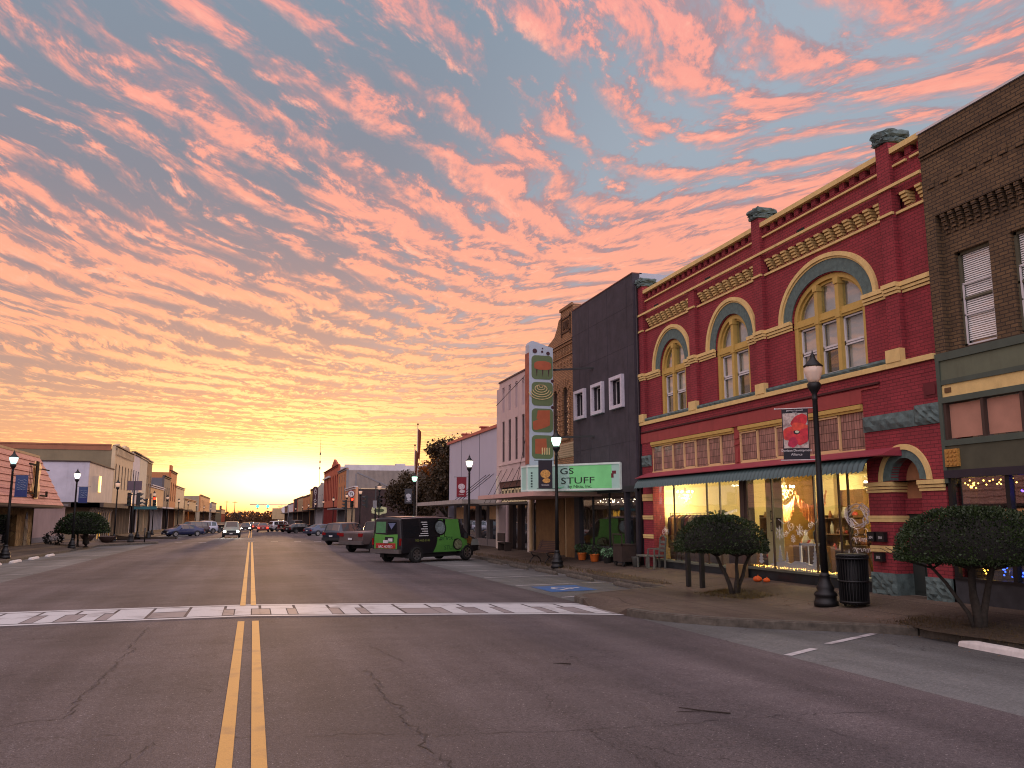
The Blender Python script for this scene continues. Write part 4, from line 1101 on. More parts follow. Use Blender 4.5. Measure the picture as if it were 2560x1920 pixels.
flake(20.15, 1.47, .2); flake(19.25, 1.55, .17); flake(19.55, 1.33, .11); flake(19.0, 1.5, .08)
scroll(19.62, 1.66, .15, s=-1); scroll(19.9, 1.45, .10, s=1, tail=.2); scroll(18.8, 1.7, .1, s=1, tail=.3); scroll(19.3, 1.5, .08)
r = random.Random(4); pts = []
for k in range(70):
    a = k * .55; R = .5 * (1 - .5 * (k % 19) / 19); pts.append((16.98 + R * .95 * math.cos(a) + r.uniform(-.05, .05), 1.93 + R * .62 * math.sin(a) + r.uniform(-.03, .03) - .0))
stroke(pts, .03)
for (yy, zz) in ((17.05, 1.6), (16.72, 1.62)): stroke([(yy + .06 * math.cos(k * .7), zz - .012 * k + .05 * math.sin(k * .7)) for k in range(12)], .016)
for (yy, zz, ww) in ((17.2, 1.38, .5), (17.2, 1.14, .6)):
    stroke([(yy - ww * k / 26 + .03 * math.cos(k * 1.9), zz + .05 * math.sin(k * 1.9) + (.05 if k % 7 == 2 else 0) - (.09 if k % 9 == 5 else 0)) for k in range(27)], .013)
for cy_ in (0, .24): stroke([(27.0 - cy_ - .09 * math.cos(k * PI / 6), 1.38 + .09 * math.sin(k * PI / 6)) for k in range(13)], .012)
stroke([(27.0, 1.38), (26.9, 1.5), (26.8, 1.38), (26.96, 1.52), (26.76, 1.38), (26.84, 1.54), (26.9, 1.56)], .012)
for (yy, zz, ww) in ((22.95, 1.98, .7),):
    stroke([(yy - ww * k / 30 + .02 * math.cos(k * 2.1), zz + .05 * math.sin(k * 2.1) + .004 * k) for k in range(31)], .014)
m.build('window_painting', pw, rb)
# seat, chair, bucket and cart against the wall
grey = plain('weathered_grey_wood', (96, 98, 90), .9, var=.3, scale=10, bump=.4)
def wood_chair(label, loc, rz, n=0):
    t = thing('wooden_chair', label, 'chair', loc, None, False, rz)
    m = MB(); m.box(-.24, .24, -.22, .24, .42, .46); m.build('seat', grey, t)
    for x in (-.21, .21):
        m = MB(); m.bar((x, -.2, 0), (x, -.2, .44), .05); m.build('leg', grey, t)
        m = MB(); m.bar((x, .21, 0), (x, .21, .46), .05); m.bar((x, .21, .46), (x, .27, 1.05), .045); m.build('leg', grey, t)
    m = MB()
    for z in (.62, .76, .9): m.bar((-.21, .235 + (z - .6) * .1, z), (.21, .235 + (z - .6) * .1, z), .03, .09)
    m.tube([(-.22, .27, 1.0), (-.12, .27, 1.09), (0, .27, 1.12), (.12, .27, 1.09), (.22, .27, 1.0)], .03, 6); m.build('backrest', grey, t)
    for s in (-1, 1): m = MB(); m.bar((s * .25, -.2, .66), (s * .25, .24, .68), .05, .03); m.bar((s * .24, -.2, .44), (s * .24, -.2, .66), .04); m.build('armrest', grey, t)
    return t
wood_chair('weathered grey wooden armchair outside the left shop window', (XF - .32, 26.75, Sz(XF - .3, 26.7)), -PI / 2)
t = thing('wooden_bench', 'low weathered grey bench between the armchair and the bucket', 'bench', (XF - .28, 27.6, Sz(13.4, 27.6)), None, False)
m = MB(); m.box(-.2, .2, -.42, .42, .38, .43); m.build('seat', grey, t)
for sx in (-1, 1):
    for sy in (-1, 1): m = MB(); m.bar((sx * .16, sy * .37, 0), (sx * .16, sy * .37, .39), .05); m.build('leg', grey, t)
m = MB(); m.lathe([(.12, 0), (.17, .34), (.18, .35), (.165, .34), (.11, .02)], (XF - .4, 28.2, Sz(13.3, 28.2)), 16)
tag(m.build('metal_bucket', plain('dull_zinc', (110, 114, 110), .5, .5)), 'dull zinc bucket at the foot of the banded brick pier', 'bucket')
t = thing('wooden_cart', 'dark wooden cart with a rail beside the left brick pier', 'cart', (XF - .45, 29.1, Sz(13.2, 29.1)), None, False)
dkw = plain('dark_cart_wood', (50, 38, 32), .85, var=.3)
m = MB(); m.box(-.28, .28, -.4, .4, .16, .75); m.box(-.3, .3, -.42, .42, .75, .79); m.build('body', dkw, t)
m = MB()
for yy in (-.4, .4): m.bar((-.28, yy, .75), (-.28, yy, 1.15), .04)
m.bar((-.28, -.4, 1.15), (-.28, .4, 1.15), .04); m.build('rail', dkw, t)
for sx in (-1, 1):
    for sy in (-1, 1):
        m = MB(); m.tube([(sx * .2 - .03, sy * .34, .09), (sx * .2 + .03, sy * .34, .09)], .09, 12); m.build('wheel', M['rubber'], t)
pumpm = plain('orange_pumpkin', (216, 92, 30), .6, var=.15)
for i, (y, x, r_, lab) in enumerate(((20.6, XF - .35, .12, 'larger orange pumpkin behind the trunks of the umbrella-shaped tree'), (20.25, XF - .3, .09, 'smaller orange pumpkin beside the larger one'))):
    m = MB(); n = 20; prof = [(.02, .16), (.5, .14), (.9, .35), (1, .7), (.85, 1.1), (.4, 1.35), (.05, 1.25)]
    vs = []; fs = []
    for a, z in prof:
        for k in range(n): q = a * (1 + .06 * math.cos(k * PI * .8)); vs.append((x + r_ * q * math.cos(2 * PI * k / n), y + r_ * q * math.sin(2 * PI * k / n), Sz(x, y) + r_ * (z - .14)))
    for j in range(len(prof) - 1):
        for k in range(n): fs.append((j * n + k, j * n + (k + 1) % n, (j + 1) * n + (k + 1) % n, (j + 1) * n + k))
    m.add(vs, fs, True); m.tube([(x, y, Sz(x, y) + r_ * 1.1), (x + .02, y, Sz(x, y) + r_ * 1.5)], .012, 5); tag(m.build('pumpkin', pumpm), lab, 'pumpkin', 'pumpkins outside the shop')
m = MB(); m.box(XF - .35, XF + .0, 21.6, 22.2, Sz(13.5, 22), .55); tag(m.build('wooden_crate', plain('pale_crate_wood', (128, 104, 74), .85, var=.25)), 'pale wooden crate at the foot of the shop column', 'crate')
# ------------------------------------------------------------------ neighbours on the right-hand side
def win_unit(root, s, X, c, a, z0, z1, b, frame, pane=None, rec=.14, mid=True, shade=None, fw=.06):
    """a window filling an opening: frame, pane, dark backing"""
    x = lambda d: s * (X + d)
    f = MB(); top = z1 + b
    def bx(y0, y1, za, zb, d0=rec, d1=rec + .08): f.box(x(d0), x(d1), y0, y1, za, zb)
    bx(c - a, c - a + fw, z0, z1); bx(c + a - fw, c + a, z0, z1); bx(c - a, c + a, z0, z0 + fw)
    if b > 0: f.ring(arc(c, a, b, z1, 12), arc(c, a - fw, b - fw, z1, 12), 'x', x(rec), x(rec + .08))
    else: bx(c - a, c + a, z1 - fw, z1)
    if mid: bx(c - a, c + a, (z0 + top) / 2 - fw * .4, (z0 + top) / 2 + fw * .4)
    W = f.build('window', frame, root)
    g = MB(); g.box(x(rec + .05), x(rec + .055), c - a + .01, c + a - .01, z0, z1)
    if b > 0: g.prism(arc(c, a - .02, b - .02, z1 + .001, 10), 'x', x(rec + .05), x(rec + .055))
    g.build('pane', pane or M['dglass'], W)
    if shade: g = MB(); g.box(x(rec + .10), x(rec + .105), c - a + .01, c + a - .01, z0 + (z1 - z0) * .1, z1 + b * .8); g.build('blind', shade, W)
    return W
def wall_s(mb, s, X, th, ya, yb, za, zb, ops):
    if s > 0: wall_arch(mb, X, X + th, ya, yb, za, zb, ops)
    else: wall_arch(mb, -X - th, -X, ya, yb, za, zb, ops)

# tan brick building at the right edge
tb = thing('brick_commercial_building', 'tan brown brick building at the right edge, corbelled brick frieze over white-framed windows with blinds', 'building', (XF, 11.5, .2))
w = MB(); ya = 3.0
ops = [(13.12, .44, 5.38, 7.39, 0), (11.75, .44, 5.38, 7.39, 0), (10.4, .44, 5.38, 7.39, 0)]
w2 = MB(); wall_s(w, 1, XF + .16, .3, ya, 13.82, 5.3, 8.27, ops)
w.box(XF, XF + .46, 13.82, YA - .002, 5.3, 8.27); w.box(XF, XF + .46, ya, YA - .002, 8.27, 10.22)
w.box(XF - .03, XF + .02, ya, YA - .002, 9.62, 9.66); w.box(XF - .06, XF + .02, ya, YA - .002, 9.68, 9.73)
w.box(XF - .025, XF + .02, ya, YA - .002, 9.73, 10.2)
yy = 13.95
while yy > 4:                                                   # stepped brick blocks in the frieze
    w.box(XF - .03, XF + .01, yy - .19, yy, 8.90, 9.05); yy -= .37
w.box(XF + .5, XF + 12, YA - .3, YA - .002, .2, 10.15)
w.build('wall', M['tan'], tb)
yy = 13.7
while yy > 5:
    t = MB()
    for k in range(5): d = .03 + .03 * k; t.box(XF + .16 - d, XF + .17, yy - .11, yy, 7.84 + k * .086, 7.84 + k * .086 + .072)
    t.build('corbel', M['tan'], tb); yy -= .203
for c, a, z0, z1, b in ops:
    W = win_unit(tb, 1, XF + .16, c, a, z0, z1, 0, plain('olive_sash', (92, 88, 70), .7), M['wglass'], rec=.10)
    f = MB(); x = XF + .25
    for z in (5.40, 6.02, 6.68): f.box(x, x + .03, c - a + .06, c + a - .06, z, z + .035)
    f.box(x, x + .03, c - a + .06, c - a + .09, 5.4, 6.7); f.box(x, x + .03, c + a - .09, c + a - .06, 5.4, 6.7); f.build('storm_sash', M['white'], W)
    m_ = MB(); k = 5.5
    while k < 7.3:
        m_.add([(XF + .30, c - a + .08, k), (XF + .30, c + a - .08, k), (XF + .315, c + a - .08, k + .034), (XF + .315, c - a + .08, k + .034)], [(0, 1, 2, 3)]); k += .045
    m_.build('venetian_blind', M['blind'], W, recalc=False); m_ = MB(); m_.box(XF + .38, XF + .39, c - a, c + a, z0, z1); m_.build('dark_backing', M['darkroom'], W)
t = MB(); t.box(XF - .06, XF + .3, ya, YA - .002, 10.22, 10.27); t.build('coping', M['white'], tb)
t = MB(); t.box(XF - .04, XF + .3, ya, YA - .002, 5.14, 5.3); t.box(XF - .04, XF + .2, 14.0, 14.09, 2.6, 5.14); t.box(XF - .03, XF + .2, ya, 14.0, 4.63, 4.73)
t.box(XF - .04, XF + .2, ya, 14.0, 4.25, 4.37); t.box(XF - .04, XF + .2, ya, 14.0, 3.36, 3.48); t.build('timber_trim', M['greentrim'], tb)
for yy in (14.0, 13.06, 12.16, 11.26, 10.36): t = MB(); t.box(XF - .01, XF + .2, yy - .07, yy, 3.48, 4.25); t.build('mullion', plain('brown_mullion', (66, 48, 40), .7), tb)
t = MB(); t.box(XF, XF + .15, ya, 14.0, 4.73, 5.14); t.build('signboard_panel', M['greenpaint'], tb)
t = MB(); t.box(XF, XF + .15, ya, 14.0, 4.37, 4.63); t.build('ochre_panel', M['yellow'], tb)
t = MB(); t.box(XF - .02, XF, 13.76, 13.92, 4.46, 4.56); t.build('wall_vent', plain('rusty_vent', (98, 70, 40), .8), tb)
for y0, y1 in ((13.06, 13.92), (12.16, 12.98), (11.26, 12.08), (10.36, 11.18)):
    t = MB(); t.box(XF + .08, XF + .10, y0, y1, 3.52, 4.22); t.build('transom_panel', plain('pinkish_board', (176, 128, 108), .6, var=.1), tb)
t = MB(); t.box(XF - .01, XF + .15, ya, 14.0, 2.86, 3.36); t.build('fascia', plain('dark_olive_fascia', (74, 74, 58), .8, var=.15), tb)
t = MB(); t.box(XF - .07, XF + .0, 13.66, 14.0, 2.93, 3.29)
for i in range(3):
    for j in range(4): t.box(XF - .095, XF - .065, 13.69 + i * .1, 13.75 + i * .1, 2.96 + j * .085, 3.01 + j * .085)
t.build('ornament_tile', plain('gilded_tile', (176, 128, 62), .5, var=.4, scale=30), tb)
t = MB(); t.box(XF - .06, XF + .2, ya, YA - .03, 2.70, 2.86); t.build('black_band', plain('black_violet_band', (38, 34, 46), .5), tb)
t = MB(); t.box(XF + .0, XF + .3, ya, 14.05, .0, .66); t.build('bulkhead', plain('dark_grey_bulkhead', (52, 54, 58), .7, var=.3, scale=5), tb)
t = MB(); t.box(XF - .02, XF + .2, ya, 14.05, .66, .71); t.build('sill', M['black'], tb)
for yy in (14.05, 12.66, 10.9): t = MB(); t.box(XF + .0, XF + .1, yy - .1, yy, .711, 2.7); t.build('shop_mullion', M['black'], tb)
t = MB(); t.box(XF + .06, XF + .065, ya, 14.0, .7, 2.7); t.build('shop_window', glass('dim_shop_glass', refl=.2), tb)
t = MB(); t.box(XF + .1, XF + 4, ya, 14.0, 2.72, 2.76); t.box(XF + 2.2, XF + 2.25, ya, 14.0, .2, 2.7); t.box(XF + .3, XF + 4, 14.0, 14.02, .2, 2.7); t.box(XF + .3, XF + 4, ya, 14.0, .3, .34); t.build('interior_wall', plain('dim_wall', (70, 66, 66), .9, var=.4), tb)
r = random.Random(3)
for (col, stg, n_, box_, nm, lab) in (((90, 60, 255), 12, 60, (11.6, 12.55, 2.2, 2.66), 'string_lights', 'violet and blue string lights, top of the near window of the tan building'), ((255, 190, 90), 9, 26, (12.7, 14.0, 2.5, 2.66), 'string_lights', 'warm string lights along the window head of the tan building'), ((60, 100, 255), 5, 30, (11.2, 13.4, .78, .98), 'string_lights', 'blue lights along the window sill of the tan building'), ((255, 190, 70), 9, 26, (13.5, 13.7, .8, 1.15), 'string_lights', 'gold lights in a small cone at the sill, behind the near tree trunk')):
    m = MB()
    for k in range(n_): m.sphere((XF + r.uniform(.2, .5), r.uniform(box_[0], box_[1]), r.uniform(box_[2], box_[3])), .016, 5, 4)
    tag(m.build(nm, emit('coloured_bulb', col, stg)), lab, 'string lights')
m = MB()
for k in range(5): m.lathe([(.34 - k * .05, .0), (.03, .34)], (XF + .8, 12.15, 1.0 + k * .24), 12)
t = m.build('christmas_tree', plain('artificial_fir', (20, 84, 56), .8, var=.5, scale=20)); tag(t, 'dark green Christmas tree inside the window of the tan building', 'Christmas tree')
m = MB(); m.tube([(XF + .34, 12.25 + .13 * math.cos(a * PI / 8), 2.0 + .17 * math.sin(a * PI / 8)) for a in range(17)], .025, 6); tag(m.build('oval_wreath', plain('bronze_wreath', (170, 130, 84), .4, .4)), 'oval bronze wreath hanging in the near window of the tan building', 'wreath')
for i, (y, z, rr) in enumerate(((11.35, 1.15, .15), (12.9, .85, .13), (12.6, .83, .11), (11.9, .85, .12))):
    m = MB(); m.sphere((XF + .35, y, z), rr, 12, 8); tag(m.build('blue_bauble', plain('blue_glass_ball', (24, 70, 170), .25)), ('large bright blue bauble, nearest and highest in the tan building window', 'blue bauble on the sill, farthest left in the tan building window', 'smallest blue bauble on the tan building sill', 'blue bauble on the sill just left of the wreath')[i], 'bauble', 'blue baubles on the sill')

# dark stucco building with three framed windows
db = thing('stucco_building', 'plain dark violet stucco building with three small white-framed square windows', 'building', (XF, 31.6, .2))
D0, D1 = 28.42, 34.85; XD = XF - .2
SW = [(29.95, .47, 6.2, 7.22, 0), (31.9, .47, 6.2, 7.22, 0), (33.86, .47, 6.2, 7.22, 0)]
w = MB(); wall_s(w, 1, XD, .3, D0, D1, 3.05, 11.1, SW); w.build('wall', M['dark'], db)
w = MB()
for z in (4.7, 6.35 + 2.0, 9.9): w.box(XD - .004, XD, D0, D1, z, z + .012)
for yy in (29.0, 30.9, 32.9, 34.0): w.box(XD - .004, XD, yy, yy + .012, 3.1, 11.05)
w.build('panel_joint', plain('joint_dark', (40, 36, 44), .9), db)
w = MB(); w.box(XD + .3, XD + 3.0, D0, D0 + .2, 3, 11.15); w.box(XD + 3.0, XD + 14, D0, D0 + .2, 3, 10.75); w.box(XD + .3, XD + 3, D1 - .2, D1, 3, 11.15); w.build('side_wall', plain('pale_grey_side', (176, 180, 190), .8, var=.08), db)
w = MB(); w.box(XD - .02, XD + .4, D0, D1, 11.1, 11.14); w.build('coping', plain('rusty_coping', (110, 66, 56), .7), db)
for c, a, z0, z1, b in SW:
    f = MB(); q = .13
    f.box(XD - .13, XD + .02, c - a - q, c + a + q, z1, z1 + q); f.box(XD - .13, XD + .02, c - a - q, c + a + q, z0 - q, z0); f.box(XD - .13, XD + .02, c - a - q, c - a, z0, z1); f.box(XD - .13, XD + .02, c + a, c + a + q, z0, z1)
    W = f.build('window', plain('white_brick_surround', (196, 190, 200), .8, var=.1, scale=14, bump=.4), db)
    f = MB(); x = XD + .12
    f.box(x, x + .05, c - a, c + a, z1 - .05, z1); f.box(x, x + .05, c - a, c + a, z0, z0 + .05); f.box(x, x + .05, c - a, c - a + .05, z0, z1); f.box(x, x + .05, c + a - .05, c + a, z0, z1); f.box(x, x + .05, c - .02, c + .02, z0, z1); f.build('sash', M['white'], W)
    f = MB(); f.box(x + .02, x + .025, c - a, c + a, z0, z1); f.build('pane', M['dglass'], W)
    f = MB(); f.box(x - .01, x, c - a + .06, c - .03, z0 + .05, z1 - .05); f.build('curtain', plain('salmon_curtain', (226, 160, 140), .5), W)
w = MB(); w.box(XD, XD + .3, D0, 28.6, 0, 3.05); w.box(XD, XD + .3, 29.45, 29.6, 0, 3.05); w.box(XD - .01, XD + .3, D0, D1, 2.82, 3.05); w.box(XD, XD + .3, 34.25, D1, 0, 2.82); w.build('shop_frame', plain('black_violet_trim', (36, 34, 42), .6), db)
w = MB(); w.box(XD + .05, XD + .3, 29.6, 34.25, 0, .72); w.build('bulkhead', brick('dark_slate_brick', (52, 50, 54), (40, 40, 44), (28, 28, 30)), db)
w = MB(); w.box(XD + .1, XD + .105, 28.6, 34.25, .1, 2.82); w.build('shop_window', M['glass'], db)
for yy in (32.9, 31.2, 29.55): w = MB(); w.box(XD + .06, XD + .13, yy - .03, yy + .03, .2, 2.82); w.build('shop_mullion', M['black'], db)
w = MB(); w.box(XD + .05, XD + .08, 29.48, 29.56, .3, 2.8); w.build('door_edge', plain('pale_green_trim', (150, 190, 180), .6), db)
w = MB(); w.box(XD + 4.5, XD + 4.6, D0, D1, 0, 3); w.box(XD + .3, XD + 4.6, D0, D0 + .05, 0, 3); w.box(XD + .3, XD + 4.6, D1 - .05, D1, 0, 3); w.box(XD + .3, XD + 4.6, D0, D1, 3.0, 3.05); w.box(XD + .3, XD + 4.6, D0, D1, 0, .12); w.build('interior_wall', plain('dim_brown_wall', (104, 84, 62), .9, var=.3), db)
r = random.Random(9); m = MB()
for k in range(46): y = r.uniform(29.8, 33.6); m.sphere((XD + .5 + r.uniform(0, .8), y, 2.68 - .18 * abs(math.sin(y * 2.2)) - r.uniform(0, .06)), .016, 5, 4)
tag(m.build('string_lights', emit('white_fairy_light', (255, 225, 190), 11)), 'small white string lights swagged across the top of the dark building window', 'string lights')
for i, (y, lab) in enumerate(((33.35, 'orange flower pot farther left, under the dark building window'), (32.0, 'orange flower pot nearer the brick pier, under the dark building window'))):
    leafy('flower_pot', lab, (XD - .25, y, Sz(13.3, y)), .27, 240, 30 + i, plain('orange_terracotta', (206, 106, 40), .7), plain('fern_leaf', (52, 74, 44), .6, var=.4), .11, .48, 'orange flower pots', 'flower pot')
leafy('potted_fern', 'small bright fern without an orange pot, right of both flower pots', (XD - .15, 30.9, Sz(13.3, 31)), .24, 200, 36, plain('dark_pot', (40, 40, 38), .7), plain('bright_fern', (92, 130, 92), .6, var=.3), .1, .42)
# gutter down-pipe between dark and red buildings
m = MB(); m.tube([(XF - .08, 28.39, .2), (XF - .08, 28.39, 10.6)], .04, 8); tag(m.build('drain_pipe', plain('dark_pipe', (40, 30, 36), .6)), 'dark drain pipe in the corner between the dark stucco and red brick buildings', 'drain pipe')

# 1902 brick building with shaped gable
ob = thing('brick_commercial_building', 'tan-brown ornate brick building dated 1902 with a stepped gable and tall arched windows', 'building', (XF, 37.9, .2))
M['oldbrick'] = brick('orange_tan_brick', (168, 124, 86), (146, 106, 74), (90, 68, 54), soot=.25, bump=.8)
O0, O1 = 34.86, 41.3; XO = XF - .15; cO = 35.9
w = MB()
OW = [(cO, .36, 5.5, 7.35, .45), (cO + 1.35, .36, 5.5, 7.35, .45), (cO + 2.7, .36, 5.5, 7.35, .45), (cO + 4.05, .36, 5.5, 7.35, .45)]
wall_s(w, 1, XO, .4, O0, O1, 3.3, 9.3, OW)
gab = [(O0, 9.3), (O0, 11.5), (36.45, 11.5), (36.5, 11.15), (36.75, 11.1), (37.0, 10.75), (37.4, 10.4), (38.4, 10.15), (39.6, 10.1), (O1, 10.0), (O1, 9.3)]
w.prism(gab, 'x', XO, XO + .4)
w.box(XO - .06, XO + .02, O0, 36.5, 11.42, 11.56); w.box(XO - .10, XO + .02, O0, O1, 9.82, 9.92); w.box(XO - .06, XO + .02, O0, O1, 9.70, 9.80); w.box(XO - .05, XO + .02, O0, O1, 9.2, 9.26)
w.box(XO + .4, XO + 12, O0, O0 + .2, 3, 10.9)
yy = O0 + .1
while yy < O1 - .2: w.box(XO - .05, XO + .02, yy, yy + .09, 9.32, 9.64); yy += .2
for c, a, z0, z1, b in OW:                                        # quoined jambs
    for k in range(8):
        z = 5.55 + k * .24
        for s_ in (-1, 1): w.box(XO - .04, XO + .01, c + s_ * a, c + s_ * (a + .26), z, z + .17)
    for k in range(7):
        a0 = PI * (k + .1) / 7; a1 = PI * (k + .85) / 7
        p = [(c + rr * math.cos(t_), 7.35 + rr * 1.2 * math.sin(t_)) for rr, t_ in ((a + .01, a0), (a + .36, a0), (a + .36, a1), (a + .01, a1))]; w.prism(p, 'x', XO - .04, XO + .01)
    w.box(XO - .10, XO + .03, c - a - .2, c + a + .2, 5.33, 5.45)
for k in range(5): y = O0 + .35 + k * .42; w.bar((XO - .03, y - .1, 8.75), (XO - .03, y + .08, 8.95), .05); w.bar((XO - .03, y - .1, 8.95), (XO - .03, y + .02, 9.05), .05)
w.build('wall', M['oldbrick'], ob)
fr_b = plain('brown_window_frame', (70, 48, 38), .7)
for c, a, z0, z1, b in OW: win_unit(ob, 1, XO, c, a, z0, z1, b, fr_b, glass('bright_pane', refl=.9, dark=(.04, .03, .03)), rec=.05)
tr = plain('dark_date_frame', (78, 52, 36), .8)
t = MB()
for (y0, y1, z0, z1) in ((35.15, 36.35, 10.98, 11.05), (35.15, 36.35, 10.32, 10.39), (35.15, 35.23, 10.2, 11.15), (36.27, 36.35, 10.2, 11.15)): t.box(XO - .05, XO + .01, y0, y1, z0, z1)
t.text('1902', .62, facing((XO - .04, 35.75, 10.46), (0, -1, 0)), .05, sx=.62); t.build('date_panel', tr, ob)
t = MB(); t.box(XO - .02, XO + .1, 34.9, O1, 4.55, 5.2)
for k in range(6): t.box(XO - .05, XO, 34.9, O1, 4.6 + k * .1, 4.62 + k * .1)
t.build('louvre_panel', plain('cream_louvre', (180, 160, 130), .8, var=.1), ob)
ow_ = plain('ochre_brown_front', (120, 90, 54), .85, var=.2)
t = MB(); t.box(XO + .3, XO + .5, 36.9, 41.2, 0, 3.3); t.box(XO, XO + .5, O0, 36.0, 0, 3.3); t.box(XO, XO + .3, 36.0, O1, 2.75, 3.3); t.build('shop_front_wall', ow_, ob)
t = MB(); t.box(XO, XO + .08, 36.0, 36.12, 0, 2.8); t.box(XO + .3, XO + .34, 36.9, 37.0, 0, 2.75); t.box(XO, XO + .1, 41.15, 41.45, 0, 3.1); t.build('pale_post', plain('cream_post', (186, 160, 120), .7), ob)
t = MB(); t.box(XO + .42, XO + .44, 36.1, 36.9, .2, 2.7); dr = t.build('door', M['dglass'], ob); t = MB(); t.box(XO + .40, XO + .45, 36.1, 36.16, .2, 2.7); t.box(XO + .40, XO + .45, 36.84, 36.9, .2, 2.7); t.box(XO + .4, XO + .45, 36.1, 36.9, .2, .35); t.build('door_frame', plain('pink_frame', (170, 110, 90), .7), dr)
t = MB(); t.box(XO + .48, XO + .49, O0, O1, 0, 3.3); t.build('dark_backing', M['darkroom'], ob)

# theatre marquee wedge and the tall blade sign standing on it
mq = thing('marquee_sign', 'pale green wedge-shaped marquee lettered GS & STUFF by Nitia, Inc.', 'marquee', (XF - 1.5, 32.5, 2.9))
A_ = Vector((XF - .25, 29.75, 0)); B_ = Vector((10.77, 33.2, 0)); C_ = Vector((10.72, 33.8, 0)); D_ = Vector((XF - .2, 39.5, 0))
z0, z1 = 2.93, 3.95
mint = plain('pale_mint_panel', (148, 178, 168), .5, var=.06, scale=2, dirt_darken=.12)
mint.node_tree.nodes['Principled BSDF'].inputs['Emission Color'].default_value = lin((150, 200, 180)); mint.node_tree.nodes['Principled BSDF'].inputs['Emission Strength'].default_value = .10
t = MB(); t.prism([(p.x, p.y) for p in (A_, B_, C_, D_)], 'z', z0, z1); t.build('box', mint, mq)
t = MB()
for (p, q_) in ((A_, B_), (B_, C_), (C_, D_)):
    for z in (z0 + .02, z1 - .01): t.bar((p.x, p.y, z), (q_.x, q_.y, z), .07)
for p in (A_, B_, C_): t.bar((p.x, p.y, z0), (p.x, p.y, z1), .07)
t.build('edge_frame', plain('white_green_frame', (200, 214, 206), .5), mq)
dirv = (A_ - B_).normalized(); nrm = Vector((dirv.y, -dirv.x, 0)); L = (A_ - B_).length
def onface(u, z, off=.006): p = B_ + dirv * u * L + nrm * off; return Vector((p.x, p.y, z))
def facebox(mb, u0, u1, za, zb, off=.004):
    mb.add([onface(u0, za, off), onface(u1, za, off), onface(u1, zb, off), onface(u0, zb, off)], [(0, 1, 2, 3)])
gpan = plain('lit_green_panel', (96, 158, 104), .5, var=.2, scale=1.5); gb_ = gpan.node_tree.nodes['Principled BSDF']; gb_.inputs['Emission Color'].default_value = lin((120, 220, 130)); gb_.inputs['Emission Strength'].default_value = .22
t = MB(); facebox(t, .47, .91, z0 + .05, z1 - .06); t.build('green_panel', gpan, mq)
t = MB(); Mt = facing(onface(.365, z1 - .37, .010), dirv); t.text('GS', .34, Mt, .012, 'LEFT', 1.65)
t.text('STUFF', .36, facing(onface(.375, z0 + .26, .010), dirv), .012, 'LEFT', 1.62); t.text('by Nitia, Inc.', .17, facing(onface(.45, z0 + .09, .010), dirv), .01, 'LEFT', 1.3); t.build('lettering', plain('black_letters', (26, 34, 30), .6), mq)
t = MB(); pts = [onface(.375 - .03 * math.cos(a / 10 * PI * 1.15) + .0, z0 + .25 + .14 * math.cos(a / 10 * PI * 1.15 + 1.2) * 1.2, .009) for a in range(11)]
t.tube([onface(.345, z0 + .52, .009), onface(.335, z0 + .42, .009), onface(.345, z0 + .3, .009), onface(.325, z0 + .2, .009), onface(.35, z0 + .11, .009), onface(.38, z0 + .1, .009), onface(.415, z0 + .16, .009)], [.01, .02, .02, .03, .03, .02, .008], 6); t.build('ampersand', plain('sea_green', (84, 176, 130), .5), mq)
t = MB(); facebox(t, .915, .955, z0 + .6, z0 + .72, .006); facebox(t, .905, .93, z0 + .45, z0 + .62, .0065); t.build('broken_panel', plain('dark_red_patch', (96, 24, 34), .7), mq)
t = MB()
for k in range(6): t.box(10.44, 10.47, 32.55, 32.62, 3.1 + k * .12, 3.16 + k * .12) if False else t.add([onface(.04, 3.08 + k * .11, .006), onface(.06, 3.08 + k * .11, .006), onface(.06, 3.15 + k * .11, .006), onface(.04, 3.15 + k * .11, .006)], [(0, 1, 2, 3)])
t.build('faded_letter', plain('dark_faded_letter', (50, 70, 66), .7), mq)
t = MB(); t.box(10.7, XF, 32.2, 41.0, 2.72, 2.90); t.build('canopy', plain('pale_pink_canopy', (190, 150, 140), .7, var=.1), mq)
bl = thing('blade_sign', 'tall white blade sign with four green panels of orange furniture, standing on the marquee', 'sign', (11.0, 32.8, 3.93))
YB_ = 32.45; x0, x1 = 10.62, 11.66; body = plain('white_blade_paint', (170, 178, 190), .5, var=.05, dirt_darken=.15)
t = MB(); prof = [(x0, 3.94), (x0, 8.95), (x0 + .05, 9.07), (x0 + .16, 9.10), (x1, 8.84), (x1, 3.94)]
t.prism(prof, 'y', YB_, YB_ + .5); t.build('blade', body, bl)
t = MB(); t.box(x0 - .03, x0, YB_ + .02, YB_ + .48, 4.0, 8.6); t.build('rusty_edge', plain('rusty_edge', (150, 84, 66), .8, var=.3), bl)
def rrect(x0, x1, z0, z1, r, n=5):
    P_ = []
    for (cx, cz, a0) in ((x1 - r, z1 - r, 0), (x0 + r, z1 - r, PI / 2), (x0 + r, z0 + r, PI), (x1 - r, z0 + r, 1.5 * PI)):
        for k in range(n + 1): a = a0 + PI / 2 * k / n; P_.append((cx + r * math.cos(a), cz + r * math.sin(a)))
    return P_
og = plain('olive_sign_panel', (92, 106, 70), .7, var=.08); orr = plain('burnt_orange_paint', (162, 80, 48), .6, var=.12); drk = plain('dark_maroon_paint', (60, 22, 30), .6); stp = plain('cream_sign_paint', (206, 180, 130), .7)
pz = [(7.42, 8.42), (6.28, 7.30), (5.12, 6.16), (3.98 + .0, 5.0)]
pz = [(7.50, 8.50), (6.40, 7.38), (5.30, 6.28), (4.22, 5.18)]
for (za, zb) in pz: t = MB(); t.prism(rrect(x0 + .10, x1 - .02, za, zb, .17), 'y', YB_ - .012, YB_); t.build('panel', og, bl)
yf = YB_ - .02
